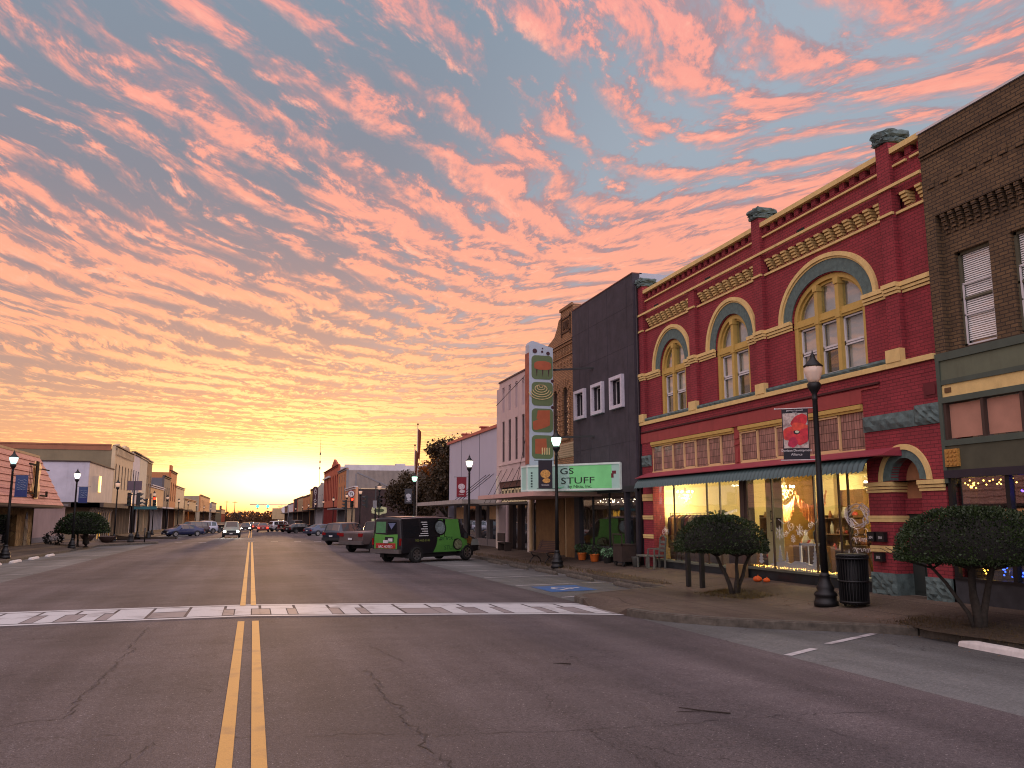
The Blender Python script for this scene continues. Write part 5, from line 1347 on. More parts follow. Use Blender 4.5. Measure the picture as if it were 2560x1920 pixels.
def ell(cx, cz, a, b, n=24): return [(cx + a * math.cos(2 * PI * k / n), cz + b * math.sin(2 * PI * k / n)) for k in range(n)]
cz = 8.12; t = MB(); t.prism([(11.20 + .37 * math.cos(PI * k / 12), cz + .02 + .13 * math.sin(PI * k / 12)) for k in range(13)] + [(11.20 - .37 * math.cos(PI * k / 12), cz - .14 - .09 * math.sin(PI * k / 12)) for k in range(13)], 'y', yf, yf + .006); t.build('painted_table', orr, bl); t = MB()
t.prism([(10.92, 5.86), (10.98, 6.2), (11.5, 6.22), (11.5, 5.6), (11.3, 5.5), (10.9, 5.38), (10.78, 5.42), (10.76, 5.72), (11.0, 5.84)], 'y', yf, yf + .006); t.build('painted_sofa', orr, bl); t = MB()
t.prism([(10.86, 5.02), (11.34, 5.05), (11.36, 4.7), (11.3, 4.5), (11.12, 4.42), (10.86, 4.42)], 'y', yf, yf + .006)
t.build('painted_cushion', orr, bl)
t = MB()
for lx in (10.94, 11.2, 11.46): t.prism([(lx - .03, 7.9), (lx + .03, 7.9), (lx + .005, 7.62), (lx - .005, 7.62)], 'y', yf, yf + .005)
for (cx, cz, rr) in ((10.86, 8.68, .10), (11.18, 8.66, .05), (11.2, 8.8, .03), (11.44, 8.6, .08), (11.62, 7.44, .07), (11.62, 6.34, .07)): t.prism(ell(cx, cz, rr, rr, 10), 'y', yf, yf + .006)
t.build('dark_marks', drk, bl)
t = MB()
for k in range(6):
    a = .08 + k * .085; p = [(11.12 + a * 1.05 * math.cos(q), 7.2 - k * .045 - .0 + a * .62 * math.sin(q)) for q in [PI * (1.02 + .96 * j / 16) if k > 2 else 2 * PI * j / 16 for j in range(17)]]
    for j in range(16): t.bar((p[j][0], yf, p[j][1]), (p[j + 1][0], yf, p[j + 1][1]), .028)
for k in range(4): t.prism([(11.14 + k * .1, 4.66), (11.19 + k * .1, 4.68), (11.19 + k * .1, 4.40), (11.14 + k * .1, 4.38)], 'y', yf - .004, yf)
t.build('cream_pattern', stp, bl)
t = MB(); t.bar((x1, YB_ + .25, 8.0 - .05), (XD + .02, 31.2, 7.92), .07); t.bar((x1, YB_ + .25, 5.12), (XD + .02, 31.2, 5.11), .07)
for (p, q_) in (((x1, YB_ + .2, 8.9), (x0 - .4, 36, 6.8)), ((x1, YB_ + .2, 5.1), (XO, 36.5, 4.2)), ((x0, YB_ + .3, 5.4), (XF - .2, 44, 2.8))): t.tube([p, q_], .012, 5)
t.build('brace', M['black'], bl)
bl.scale = (1.029, 1.029, 1.029); bl.location = (11.32, 33.75, 3.99)

# white two-storey building with tall narrow windows
wb = thing('masonry_building', 'pinkish white two-storey building with two rows of tall narrow windows', 'building', (XF, 44, .2))
B0, B1 = 41.5, 47.1; XB = XF - .1; pw_ = plain('pinkish_white_masonry', (190, 166, 162), .8, var=.07, scale=1.2, dirt_darken=.2)
w = MB(); ys_ = [42.5, 43.75, 45.0, 46.25]
ops2 = [(y, .24, 4.95, 7.28, 0) for y in ys_]
wall_s(w, 1, XB, .35, B0, B1, 4.19, 7.5, ops2); wall_s(w, 1, XB, .35, B0, B1, 7.5, 9.6, [(y, .24, 7.8, 9.25, 0) for y in ys_])
w.box(XB, XB + .4, B1, B1 + .55, 0, 9.3); w.box(XB + .35, XB + 14, B1 + .3, B1 + .55, 0, 9.3)
w.box(XB - .05, XB + .1, B0, B1, 4.75, 4.82); w.box(XB - .02, XB + .35, B0, B1, 3.82, 4.19); w.build('wall', pw_, wb)
for y in ys_:
    w = MB(); w.box(XB + .06, XB + .08, y - .24, y + .24, 7.8, 9.25); 
    for k in range(3): w.box(XB + .01 + k * .012, XB + .06, y - .24 + .0, y + .24, 9.16 - k * .07, 9.2 - k * .07)
    w.build('blind_niche', plain('grey_violet_niche', (164, 146, 150), .8, var=.1), wb)
    win_unit(wb, 1, XB, y, .24, 4.95, 7.28, 0, plain('grey_sash', (90, 74, 74), .7), glass('sunrise_pane', refl=.9, dark=(.04, .03, .03)), rec=.04)
w = MB(); w.box(XB - .06, XB + .4, B0, B1, 9.6, 9.68); w.build('coping', plain('dark_coping', (90, 70, 70), .7), wb)
w = MB(); w.box(XB + .05, XB + .3, B0, B1, 3.5, 3.82); w.build('fascia', plain('brown_fascia', (86, 54, 44), .8), wb)
w = MB(); w.box(XB + .2, XB + .3, B0, B1, 2.6, 3.5); w.build('transom_back', M['darkroom'], wb)
cr = plain('cream_transom', (222, 206, 160), .7)
for k in range(8):
    y0 = B0 + .35 + k * .66; t = MB(); t.box(XB + .12, XB + .2, y0, y0 + .52, 2.68, 3.42); o = t.build('transom_window', cr, wb)
    t = MB()
    for j in range(3): t.box(XB + .11, XB + .12, y0 + .09 + j * .13, y0 + .16 + j * .13, 3.12, 3.34); t.box(XB + .11, XB + .12, y0 + .09 + j * .13, y0 + .16 + j * .13, 2.76, 2.98)
    t.build('pane', M['darkroom'], o)
w = MB(); w.box(XB - 1.1, XB + .1, B0, B1 + .4, 2.52, 2.62); w.build('canopy', plain('grey_canopy', (104, 96, 88), .7), wb)
w = MB(); w.box(XB + .5, XB + .55, B0, B1, 0, 2.6); w.build('dark_shopfront', M['dglass'], wb)
for yy in (42.6, 44.4, 46.0): w = MB(); w.box(XB + .3, XB + .5, yy, yy + .1, 0, 2.55); w.build('shop_mullion', M['bronze'], wb)
for a, b, c in ((B0 - .15, B0 + .15, 3.1), (B1 + .05, B1 + .45, 4.2)): w = MB(); w.box(XB - .06, XB + .2, a, b, 0, c); w.build('corner_pilaster', M.setdefault('pilw', plain('white_banded_pilaster', (204, 190, 176), .8, var=.15, scale=8, bump=.4)), wb)
w = MB()
for k in range(5): yy = 42 + k * 1.15; w.tube([(XB - .02, yy, 4.5), (XB - 1.0, yy + .1, 2.62)], .015, 5)
w.build('tie_rod', M['black'], wb)

# grey metal-clad building with flat canopy
gb2 = thing('metal_building', 'tall pale grey metal-clad building with a red-brown eave and a flat canopy', 'building', (XF, 54, .2))
G0, G1 = 47.7, 61.0; XG = XF; gm = plain('pale_grey_cladding', (168, 166, 182), .6, var=.04, scale=.6, dirt_darken=.08)
w = MB(); w.box(XG, XG + .3, G0, G1, 2.9, 7.1); w.box(XG, XG + 14, G1 - .3, G1, 0, 7.1); w.build('wall', gm, gb2)
for yy in (52.0, 56.9): w = MB(); w.box(XG - .01, XG, yy, yy + .05, 2.9, 7.1); w.build('panel_seam', plain('black_seam', (30, 26, 32), .8), gb2)
w = MB(); w.box(XG - .12, XG + .4, G0, G1 + .1, 7.1, 7.28); w.build('eave', plain('red_brown_eave', (176, 92, 78), .6), gb2)
for yy in (57.2, 52.2): w = MB(); w.box(XG + .2, XG + .55, yy, yy + .3, 7.2, 7.55); w.box(XG + .1, XG + .65, yy - .1, yy + .4, 7.55, 7.62); w.build('roof_vent', plain('red_brown_eave2', (176, 92, 78), .6), gb2)
w = MB(); w.box(XG - 2.1, XG + .1, G0 + .2, G1 + 1, 2.62, 2.86); w.build('canopy', plain('pale_canopy_edge', (158, 150, 144), .7, var=.15, dirt_darken=.2), gb2)
w = MB(); w.box(XG + .5, XG + .6, G0, G1, 0, 2.9); w.build('dark_shopfront', M['dglass'], gb2)
for y0, y1 in ((48.5, 51.0), (57.5, 60.0)): w = MB(); w.box(XG + .4, XG + .44, y0, y1, 1.7, 2.5); w.build('paper_blind', M.setdefault('paperb', plain('tan_paper_blind', (196, 160, 116), .8, var=.15)), gb2)
w = MB(); w.box(XG + .35, XG + .5, G0, G1, 0, .5)
for yy in (48, 51.2, 54, 57.3, 60.2): w.box(XG + .3, XG + .5, yy, yy + .12, 0, 2.7)
w.build('shop_frame', plain('grey_shop_frame', (120, 112, 110), .7), gb2)
w = MB()
for k in range(3): yy = 48.6 + k * .9; w.tube([(XG, yy, 4.4), (XG - 1.9, yy + .2, 2.86)], .02, 5)
w.build('tie_rod', M['black'], gb2)
t = thing('wooden_bench', 'dark wooden bench against the white building shop front', 'bench', (XB - .4, 44.6, Sz(13.2, 44)), None, False, PI / 2)
m = MB(); m.box(-.7, .7, -.2, .2, .40, .45); m.build('seat', dkw, t); m = MB(); m.box(-.7, .7, .18, .22, .5, .95); m.build('backrest', dkw, t)
for sx in (-1, 1): m = MB(); m.box(sx * .62, sx * .66, -.18, .2, 0, .4); m.build('leg', dkw, t)
# bollard barrels outside the white building are too dark to read: left out
# ------------------------------------------------------------------ blocks farther down the street
def pal(name, c, **k): 
    if name not in M: M[name] = plain(name, c, .85, var=.12, scale=.8, dirt_darken=.2, **k)
    return M[name]
far_glass = glass('far_pane', refl=.4, dark=(.02, .018, .02))
def block(name, label, s, y0, y1, H, wall, rows=(), trim=None, side=None, depth=16, shop=2.9, canopy=None, cornice=True, base=None, X=13.66, shopcol=None, parapet=None, lit=None):
    """one street-front building: real openings, glass, cornice, side walls and roof"""
    g0 = Rz(12, (y0 + y1) / 2)
    root = thing(name, label, 'building', (s * X, (y0 + y1) / 2, g0))
    H += 0
    trim = trim or wall; side = side or wall
    w = MB(); th = .35
    zs = [shop] + [ (rows[i][1] + rows[i - 1][2] + rows[i - 1][4]) / 2 + .05 for i in range(1, len(rows))] + [H]
    if rows:
        for i, (n, za, zb, a, b) in enumerate(rows):
            p = (y1 - y0) / n; ops = [(y0 + p * (k + .5), a, za, zb, b) for k in range(n)]
            wall_s(w, s, X, th, y0, y1, zs[i], zs[i + 1], ops)
    else: w.box(s * X, s * (X + th), y0, y1, shop, H)
    if parapet: w.prism([(y, z) for y, z in parapet], 'x', s * X, s * (X + th))
    w.build('wall', wall, root)
    w = MB(); w.box(s * (X + th), s * (X + depth), y0, y0 + .3, g0 - .5, H - .25); w.box(s * (X + th), s * (X + depth), y1 - .3, y1, g0 - .5, H - .25); w.box(s * (X + depth - .3), s * (X + depth), y0, y1, g0 - .5, H - .25); w.box(s * X, s * (X + th), y0, y0 + .3, g0 - .5, shop); w.box(s * X, s * (X + th), y1 - .3, y1, g0 - .5, shop)
    w.build('side_wall', side, root)
    w = MB(); w.box(s * (X + .2), s * (X + depth - .2), y0 + .2, y1 - .2, H - .7, H - .6); w.build('roof', M['darkroom'], root)
    for (n, za, zb, a, b) in rows:
        p = (y1 - y0) / n
        for k in range(n): win_unit(root, s, X, y0 + p * (k + .5), a, za, zb, b, trim, far_glass, rec=.03)
    if cornice:
        w = MB(); w.box(s * (X - .22), s * (X + .3), y0, y1, H, H + .14); w.box(s * (X - .12), s * X, y0, y1, H - .25, H - .12); w.build('cornice', trim, root)
    w = MB(); w.box(s * (X + .35), s * (X + .4), y0 + .3, y1 - .3, g0 + .4, shop - .05); w.build('shop_window', far_glass, root)
    w = MB(); n = max(2, int((y1 - y0) / 2.2))
    for k in range(n + 1): yy = y0 + .3 + (y1 - y0 - .7) * k / n; w.box(s * (X + .1), s * (X + .35), yy, yy + .12, g0, shop)
    w.box(s * (X + .2), s * (X + .42), y0, y1, g0 - .2, g0 + .45); w.build('shop_frame', shopcol or trim, root)
    if canopy:
        w = MB(); w.box(s * (X - 1.7), s * X, y0 + .1, y1 - .1, shop - .25, shop - .05); w.build('canopy', canopy, root)
    if lit:
        w = MB(); w.box(s * (X + .30), s * (X + .33), y0 + lit[0], y0 + lit[1], g0 + .6, shop - .2); w.build('lit_window', emit('lit_shop_%s' % label[:6], (255, 196, 90), 1.2), root)
    return root
sid = pal('pale_ribbed_siding', (140, 128, 120)); dbr = brick('dark_red_brick', (66, 44, 42), (54, 38, 38), (40, 30, 30), bump=.4)
wht = pal('white_plaster', (196, 188, 190)); orb = pal('orange_stone', (172, 112, 70)); orb2 = pal('red_orange_brick', (166, 82, 56)); tan_ = pal('tan_plaster', (164, 140, 106)); crm = pal('cream_plaster', (196, 172, 138)); brn = pal('brown_brickwork', (98, 70, 54)); gry = pal('grey_plaster', (120, 116, 118)); drk2 = pal('dark_trim', (60, 46, 42)); red2 = pal('deep_red_paint', (126, 44, 38)); ylw = pal('mustard_brick', (170, 136, 70)); grn = pal('pale_grey_board', (158, 156, 152))
# right side beyond the cross street
b1 = block('brick_shop', 'low dark brick corner shop with a long blank side wall and cream band', 1, 120.5, 133.8, 5.9, pal('pink_tan_front', (196, 140, 104)), (), wht, dbr, 22, 3.0, None, True, shopcol=crm)
w = MB(); w.box(XF + .5, XF + 22, 120.42, 120.5, 5.6, 5.75); w.build('side_coping', crm, b1)
b2 = block('corner_block', 'tall tan block with a pale ribbed metal side wall, behind the low brick shop', 1, 133.9, 147.2, 9.2, orb, ((3, 4.4, 6.6, .6, 0), (3, 7.2, 8.4, .5, 0)), gry, sid, 26, 3.1, gry)
w = MB(); w.box(XF, XF + .35, 133.84, 133.9, 6, 9.1); w.box(XF + 1.4, XF + 1.6, 133.84, 133.9, 6, 8.4); w.bar((XF + 1.7, 133.86, 8.6), (XF + 7.5, 133.86, 6.1), .05, .22); w.build('side_pipe', gry, b2)
w = MB()
r = random.Random(1)
for k in range(120): xx = XF + 1.6 + k * .2; w.box(xx, xx + .03, 133.87, 133.9, 5.9, 9.0)
w.build('siding_rib', pal('dark_rib', (122, 112, 106)), b2)  # ribs in a darker tone than the siding
b3 = block('ornate_brick_building', 'tall red-orange ornate brick building with a gable and tall red windows', 1, 147.3, 178, 10.5, orb2, ((9, 4.6, 8.4, .8, .7),), red2, wht, 34, 3.4, None, True, parapet=[(150, 10.5), (151, 11.0), (156, 12.0), (161, 11.0), (162, 10.5)])
w = MB(); w.box(XF + 1, XF + 34, 147.2, 147.3, 9.2, 10.6)
for xx in (10, 15, 22, 30): w.box(XF + xx, XF + xx + 1.6, 147.6, 149, 10.5, 10.9)
w.build('white_parapet', wht, b3); w = MB(); w.box(XF + 23, XF + 27.5, 149, 153, 10.3, 12.0); w.build('roof_house', pal('brown_roof_house', (120, 70, 54)), b3)
w = MB(); w.box(XF - .35, XF, 163, 177.9, 9.0, 9.3); w.build('white_cornice', wht, b3)
b4 = block('antique_shop', 'pale grey shop with curved pediment and a vertical ANTIQUE sign', 1, 178.1, 204, 7.9, grn, ((4, 4.2, 6.3, .8, 0),), wht, gry, 22, 3.6, drk2, False, parapet=[(178.1, 7.9), (180, 8.6), (186, 8.9), (189, 8.4), (193, 8.3), (204, 7.9)])
sg = MB(); sg.prism([(12.2 + .55 * math.cos(k * PI / 8), 7.4 + .5 * math.sin(k * PI / 8)) for k in range(9)] + [(11.65, 3.4), (12.75, 3.4)], 'y', 181.0, 181.25)
sgn = sg.build('vertical_sign', plain('maroon_sign', (62, 26, 34), .6)); tag(sgn, 'dark vertical sign reading ANTIQUE hung over the far right sidewalk', 'sign')
sg = MB()
for k, ch_ in enumerate('ANTIQUE'): sg.text(ch_, .72, facing((12.2, 180.98, 6.95 - k * .55), (1, 0, 0)), .02)
sg.build('lettering', plain('pale_letters', (210, 200, 200), .6), sgn)
b5 = block('masonry_shop', 'mustard brick block just beyond the ANTIQUE sign', 1, 204.1, 221, 8.2, ylw, ((4, 4.2, 6.8, .6, 0),), drk2, orb, 18, 3.3, drk2)
b6 = block('masonry_shop', 'orange-brown brick shop with a low plain top, beyond the mustard block', 1, 221.1, 254, 7.1, orb, ((5, 4.0, 6.0, .6, 0),), drk2, crm, 18, 3.1, brn)
b7 = block('masonry_shop', 'cream-sided shop with the second dark vertical sign', 1, 254.2, 282, 7.3, tan_, ((5, 4.0, 6.2, .6, 0),), drk2, crm, 18, 3.1, drk2)
sg = MB(); sg.box(11.9, 12.7, 268, 268.3, 2.8, 6.9); tag(sg.build('vertical_sign', plain('black_sign', (40, 30, 36), .6)), 'smaller dark vertical sign, farthest down the right-hand row', 'sign')
b8 = block('masonry_shop', 'dark orange brick shop, second from the far end on the right', 1, 282.2, 315, 7.3, orb2, ((5, 4.0, 6.2, .6, 0),), drk2, orb, 18, 3.1, brn)
b9 = block('masonry_shop', 'pale grey shop, third from the far end on the right', 1, 315.2, 366, 6.3, wht, ((6, 3.8, 5.4, .6, 0),), gry, gry, 18, 3.0, gry)
b10 = block('masonry_shop', 'low brown shop with a projecting cornice at the far right end', 1, 366.5, 402, 5.6, brn, (), drk2, orb, 18, 2.8, drk2)
fb = block('bank_building', 'far low building with a round white sign, at the end of the right-hand row', 1, 440, 470, 5.2, gry, (), wht, tan_, 40, 3.0, wht, True, X=12.5)
w = MB(); w.box(9, 30, 439.6, 440, .0, 5.4); w.build('front', tan_, fb); w = MB(); w.prism(ell(16.5, 4.6, 3.2, 2.2, 20), 'y', 439.3, 439.6); w.build('round_sign', wht, fb)
# the left side
def stone(name):
    m, N, b = newmat(name); P = N.node('ShaderNodeTexCoord').outputs['Object']
    v = N.node('ShaderNodeTexVoronoi'); N.l.new(P, v.inputs['Vector']); v.inputs['Scale'].default_value = 2.6
    v2 = N.node('ShaderNodeTexVoronoi', feature='DISTANCE_TO_EDGE'); N.l.new(P, v2.inputs['Vector']); v2.inputs['Scale'].default_value = 2.6
    c = N.mix(N.sep(v.outputs['Color'])[0], lin((104, 78, 44)), lin((134, 110, 70)))
    c = N.mix(N.mr(v2.outputs['Distance'], 0, .05, 1, 0), c, lin((70, 56, 42))); N.l.new(c, b.inputs['Base Color']); b.inputs['Roughness'].default_value = .9
    bn = N.node('ShaderNodeBump'); bn.inputs['Distance'].default_value = .04; N.l.new(v2.outputs['Distance'], bn.inputs['Height']); N.l.new(bn.outputs[0], b.inputs['Normal']); return m
sb = thing('music_shop', 'low shop with a big sloping pink tiled roof front and rubble stone walls', 'building', (-13.6, 55, .0))
LX = -14.2; st_ = stone('rubble_stone'); 
w = MB(); w.box(LX - .4, LX, 60.2, 64.4, -.6, 2.6); w.box(LX - 14, LX, 64.1, 64.4, -.6, 2.6); w.box(LX - .4, LX, 40, 55, -.6, 2.6)
w.box(LX - .4, LX, 55, 60.2, 2.0, 2.6); w.build('stone_wall', st_, sb)
w = MB(); w.prism([(y, z) for y, z in arc(62.6, .45, 1.3, .9, 12)] + [(62.15, -.1), (63.05, -.1)], 'x', LX, LX + .01); w.box(LX - .3, LX - .28, 55, 60.2, -.5, 2.0); w.build('arched_window', M['dglass'], sb)
w = MB()
for k in range(3): w.box(LX + .01, LX + .03, 62.3 + k * .28, 62.33 + k * .28, -.1, 1.7)
w.build('glazing_bar', crm, sb)
# mansard: eave at x=-12.6, z 2.6; ridge at x=-14.6, z 6
m_, N, b_ = newmat('pink_roof_tile'); P_ = N.node('ShaderNodeTexCoord').outputs['Object']; x_, y_, z_ = N.sep(P_)
bt = N.node('ShaderNodeTexBrick'); N.l.new(N.xyz(y_, z_), bt.inputs['Vector']); bt.inputs['Scale'].default_value = 1; bt.inputs['Brick Width'].default_value = .34; bt.inputs['Row Height'].default_value = .40; bt.inputs['Mortar Size'].default_value = .012
bt.inputs['Color1'].default_value = lin((196, 138, 118)); bt.inputs['Color2'].default_value = lin((182, 124, 108)); bt.inputs['Mortar'].default_value = lin((140, 92, 80)); N.l.new(bt.outputs['Color'], b_.inputs['Base Color']); b_.inputs['Roughness'].default_value = .8
def mans(y, t): return (-12.6 - 2.0 * t, y, 2.6 + 3.35 * t)
w = MB(); nrow = 8; yr0, yr1 = 30.0, 65.0
for k in range(nrow):
    t0 = k / nrow; t1 = (k + 1) / nrow; d = .07
    e0 = yr1 - 1.0 * t0 + 0; e1 = yr1 + 1.3 * t1 * 0 - 1.0 * t1
    e0 = yr1 + 1.5 * t0; e1 = yr1 + 1.5 * t1
    a, b, c, e = mans(yr0, t0), mans(e0, t0), mans(e1, t1), mans(yr0, t1)
    w.add([(a[0] + d, a[1], a[2]), (b[0] + d, b[1], b[2]), (c[0], c[1], c[2]), (e[0], e[1], e[2]), (a[0], a[1], a[2] - .02), (b[0], b[1], b[2] - .02)], [(0, 1, 2, 3), (0, 4, 5, 1)])
w.build('tiled_roof', m_, sb, recalc=False)
w = MB(); w.add([mans(65.0, 0), mans(66.5, 1), (-30, 66.5, 5.95), (-30, 65.0, 2.6)], [(0, 1, 2, 3)]); w.build('roof_end', pal('beige_gable', (186, 160, 130)), sb)
w = MB(); w.box(-12.75, -12.55, yr0, 65.02, 2.45, 2.6); w.box(-30, -12.6, 64.95, 65.05, 2.45, 2.6); w.box(-30, -12.6, yr0, 65, 2.4, 2.45); w.build('eave', drk2, sb)
w = MB(); w.box(-14.75, -14.55, yr0, 66.4, 5.93, 6.08); w.build('roof_ridge', pal('ridge_tan', (180, 150, 110)), sb)
# violin-and-bow emblem standing on the roof front
w = MB(); x = -12.75
def pr(L, x0=-12.9, x1=-12.75): w.prism(L, 'x', x0, x1)
pr([(57.6, 2.95), (58.5, 2.95), (58.9, 3.5), (58.5, 4.0), (58.6, 4.3), (58.9, 4.9), (58.2, 5.2), (57.7, 5.2), (57.3, 4.8), (57.6, 4.2), (57.5, 3.9), (57.0, 3.4)])
em = w.build('violin_emblem', plain('cream_emblem', (206, 160, 100), .6)); tag(em, 'large cream and black violin emblem fixed to the sloping pink roof', 'shop sign')
w = MB(); w.box(-12.74, -12.68, 57.3, 57.9, 3.0, 5.2); w.box(-12.74, -12.66, 55.6, 57.6, 4.9, 5.0); w.box(-12.74, -12.66, 55.6, 57.4, 3.2, 3.28); w.box(-12.72, -12.66, 58.7, 60.6, 4.75, 4.82); w.box(-12.7, -12.66, 58.6, 60.5, 3.1, 3.2); w.box(-12.72, -12.66, 60.2, 60.6, 3.1, 3.45)
for k in range(4): w.box(-12.72, -12.7, 55.8 + k * .35, 55.83 + k * .35, 3.2, 4.95)
w.build('black_part', plain('matt_black', (20, 18, 18), .95, spec=.1), em)
# pinkish wall set back between the stone shop and the white building
lw = thing('low_building', 'low pinkish plastered building with grey base, between stone shop and white metal building', 'building', (-14.9, 74, 0))
w = MB(); w.box(-30, -14.9, 66.6, 78, -.6, 2.7); w.build('wall', pal('pink_grey_plaster', (160, 138, 134)), lw); w = MB(); w.box(-14.88, -14.8, 66.6, 78, -.6, .35); w.box(-30, -14.8, 66.5, 66.6, -.6, .35); w.build('base', gry, lw)
w = MB(); w.box(-30, -14.7, 66.5, 78, 2.7, 2.85); w.build('roof', gry, lw)
# white metal-clad building
wm = thing('metal_clad_building', 'white metal-clad shop with a large blank side and a narrow glowing vertical sign', 'building', (-14.2, 90, 0))
wc = pal('white_violet_cladding', (178, 172, 182)); wc2 = pal('cream_cladding', (198, 182, 164))
w = MB(); w.box(-34, LX, 83.0, 83.3, 3.1, 6.65); w.build('side_wall', wc, wm)
w = MB(); w.box(LX - .3, LX, 83.3, 96.9, 3.1, 6.65); w.build('front_wall', wc2, wm)
w = MB(); w.box(-34, LX + .1, 82.9, 83.05, 6.65, 6.75); w.box(LX - .3, LX + .1, 83, 96.9, 6.65, 6.75); w.build('roof_edge', drk2, wm)
w = MB(); w.box(-34, LX - .3, 83.3, 96.9, 6.2, 6.3); w.build('roof', M['darkroom'], wm)
w = MB(); w.box(-34, LX - 1.0, 83.3, 83.5, -.8, 2.7); w.box(LX - 1.0, LX - .8, 83.3, 96.9, -.8, 2.7); w.build('lower_wall', pal('tan_lower_wall', (140, 120, 96)), wm)
w = MB(); w.box(-34, LX + 1.3, 81.7, 83.2, 2.65, 3.05); w.box(LX - 1, LX + 1.6, 81.7, 97, 2.65, 3.05); w.build('canopy', pal('dark_canopy', (70, 58, 52)), wm)
w = MB()
for k in range(10): yy = 84 + k * 1.25; w.tube([(LX + .2, yy, -.6), (LX + .2, yy, .2), (LX + .12, yy, 1.2), (LX + .2, yy, 2.2), (LX + .3, yy, 2.65)], [.14, .09, .12, .09, .2], 8)
w.build('turned_column', pal('white_column', (190, 176, 160)), wm)
w = MB(); w.box(LX, LX + .14, 88.3, 88.9, 4.1, 5.6); w.build('glowing_sign', emit('amber_sign', (255, 206, 120), 1.4), wm)
w = MB(); w.box(LX - .75, LX - .7, 94.0, 96.2, -.4, 2.5); w.build('lit_window', emit('amber_window', (255, 186, 70), .9), wm)
c1 = block('victorian_building', 'cream ornate two-storey building with a stepped bracketed cornice and tall narrow windows', -1, 97.0, 111.0, 9.15, crm, ((6, 4.75, 7.0, .42, .4),), pal('dark_cream', (150, 128, 104)), pal('olive_tan_side', (122, 108, 84)), 36, 3.2, brn, True, X=14.2, parapet=[(97.0, 9.15), (97.3, 9.3), (99.5, 9.6), (101, 9.2), (103.5, 9.2), (104.0, 9.75), (107, 9.75), (107.5, 9.4), (111, 9.3)])  # trim in a darker cream than the walls
w = MB()
yy = 97.4
while yy < 110.5: w.box(-14.2, -14.0, yy, yy + .3, 8.3, 9.0); yy += .9
w.build('bracket', crm, c1); w = MB(); w.box(-50, -14.6, 96.95, 97.0, 8.7, 9.2); w.box(-34, -14.6, 96.9, 97, 9.2, 9.35); w.build('side_coping', pal('rust_edge', (150, 96, 70)), c1)
block('masonry_building', 'white narrow building left of the cross street with tall narrow windows', -1, 111.1, 117.4, 9.5, wht, ((3, 4.4, 7.4, .4, 0),), drk2, wht, 20, 3.2, brn, True, X=14.2)
block('masonry_building', 'tall plain cream building with no windows upstairs', -1, 117.5, 125.2, 9.5, pal('pale_cream_wall', (190, 182, 160)), (), crm, crm, 20, 3.2, gry, True, X=14.2)
block('brick_building', 'narrow dark brown brick building beyond the plain cream one', -1, 125.3, 131, 9.4, brn, ((2, 4.4, 7.4, .55, 0),), crm, brn, 20, 3.2, drk2, True, X=14.2)
block('tan_shop', 'small low tan ribbed shop with a white edge, between the dark brown and grey blocks', -1, 131.1, 149.2, 6.2, pal('tan_ribbed_front', (186, 144, 100)), (), wht, wht, 16, 3.2, wht, True, X=14.2)
block('grey_block', 'dark grey brick block with a white parapet, left of the orange tower-like front', -1, 149.3, 160, 8.3, pal('dark_grey_brick', (88, 80, 80)), ((3, 4.2, 6.6, .5, 0),), drk2, pal('dark_grey_side', (92, 90, 98)), 22, 3.2, drk2, True, X=14.2)
block('ornate_brick_building', 'orange brick front with a tall chimney-like corner, left side of the street', -1, 160.1, 172.2, 9.7, pal('orange_brick_front', (176, 96, 52)), ((3, 4.4, 7.4, .6, .4),), brn, orb, 20, 3.3, brn, True, X=14.2, parapet=[(160.1, 9.7), (160.1, 10.7), (163, 10.7), (163, 9.7)])
block('masonry_building', 'plain cream-tan building with a sloping parapet, beyond the orange brick front', -1, 172.3, 192.5, 7.4, crm, (), crm, crm, 20, 3.2, drk2, True, X=14.2)
block('masonry_shop', 'long low tan shop on the left beyond the plain cream-tan building', -1, 196, 232, 5.4, tan_, (), orb, tan_, 18, 3.0, brn, True, X=14.2, lit=(10, 14))
block('masonry_building', 'large grey-tan block with orange edged front, far left', -1, 250, 303, 7.5, orb, ((8, 4.0, 6.2, .7, 0),), brn, pal('grey_tan_side', (150, 134, 112)), 24, 3.1, brn, True, X=14.2)
block('masonry_building', 'last tall grey block on the left before the low dark house', -1, 318, 356, 6.5, gry, ((6, 3.8, 5.4, .7, 0),), brn, pal('grey_side', (140, 130, 122)), 20, 3.0, brn, True, X=14.2)
lh = block('gabled_house', 'low dark red-roofed house at the far left end with three chimneys', -1, 440, 500, 4.8, brn, (), orb2, pal('olive_dark_side', (84, 74, 54)), 26, 2.6, None, True, X=15)
w = MB()
for xx in (-31, -28.5, -26): w.box(xx, xx + 1.2, 441, 442, 4.6, 6.2)
w.box(-16, -15, 441, 442, 4.6, 6.6); w.build('chimney', brn, lh)
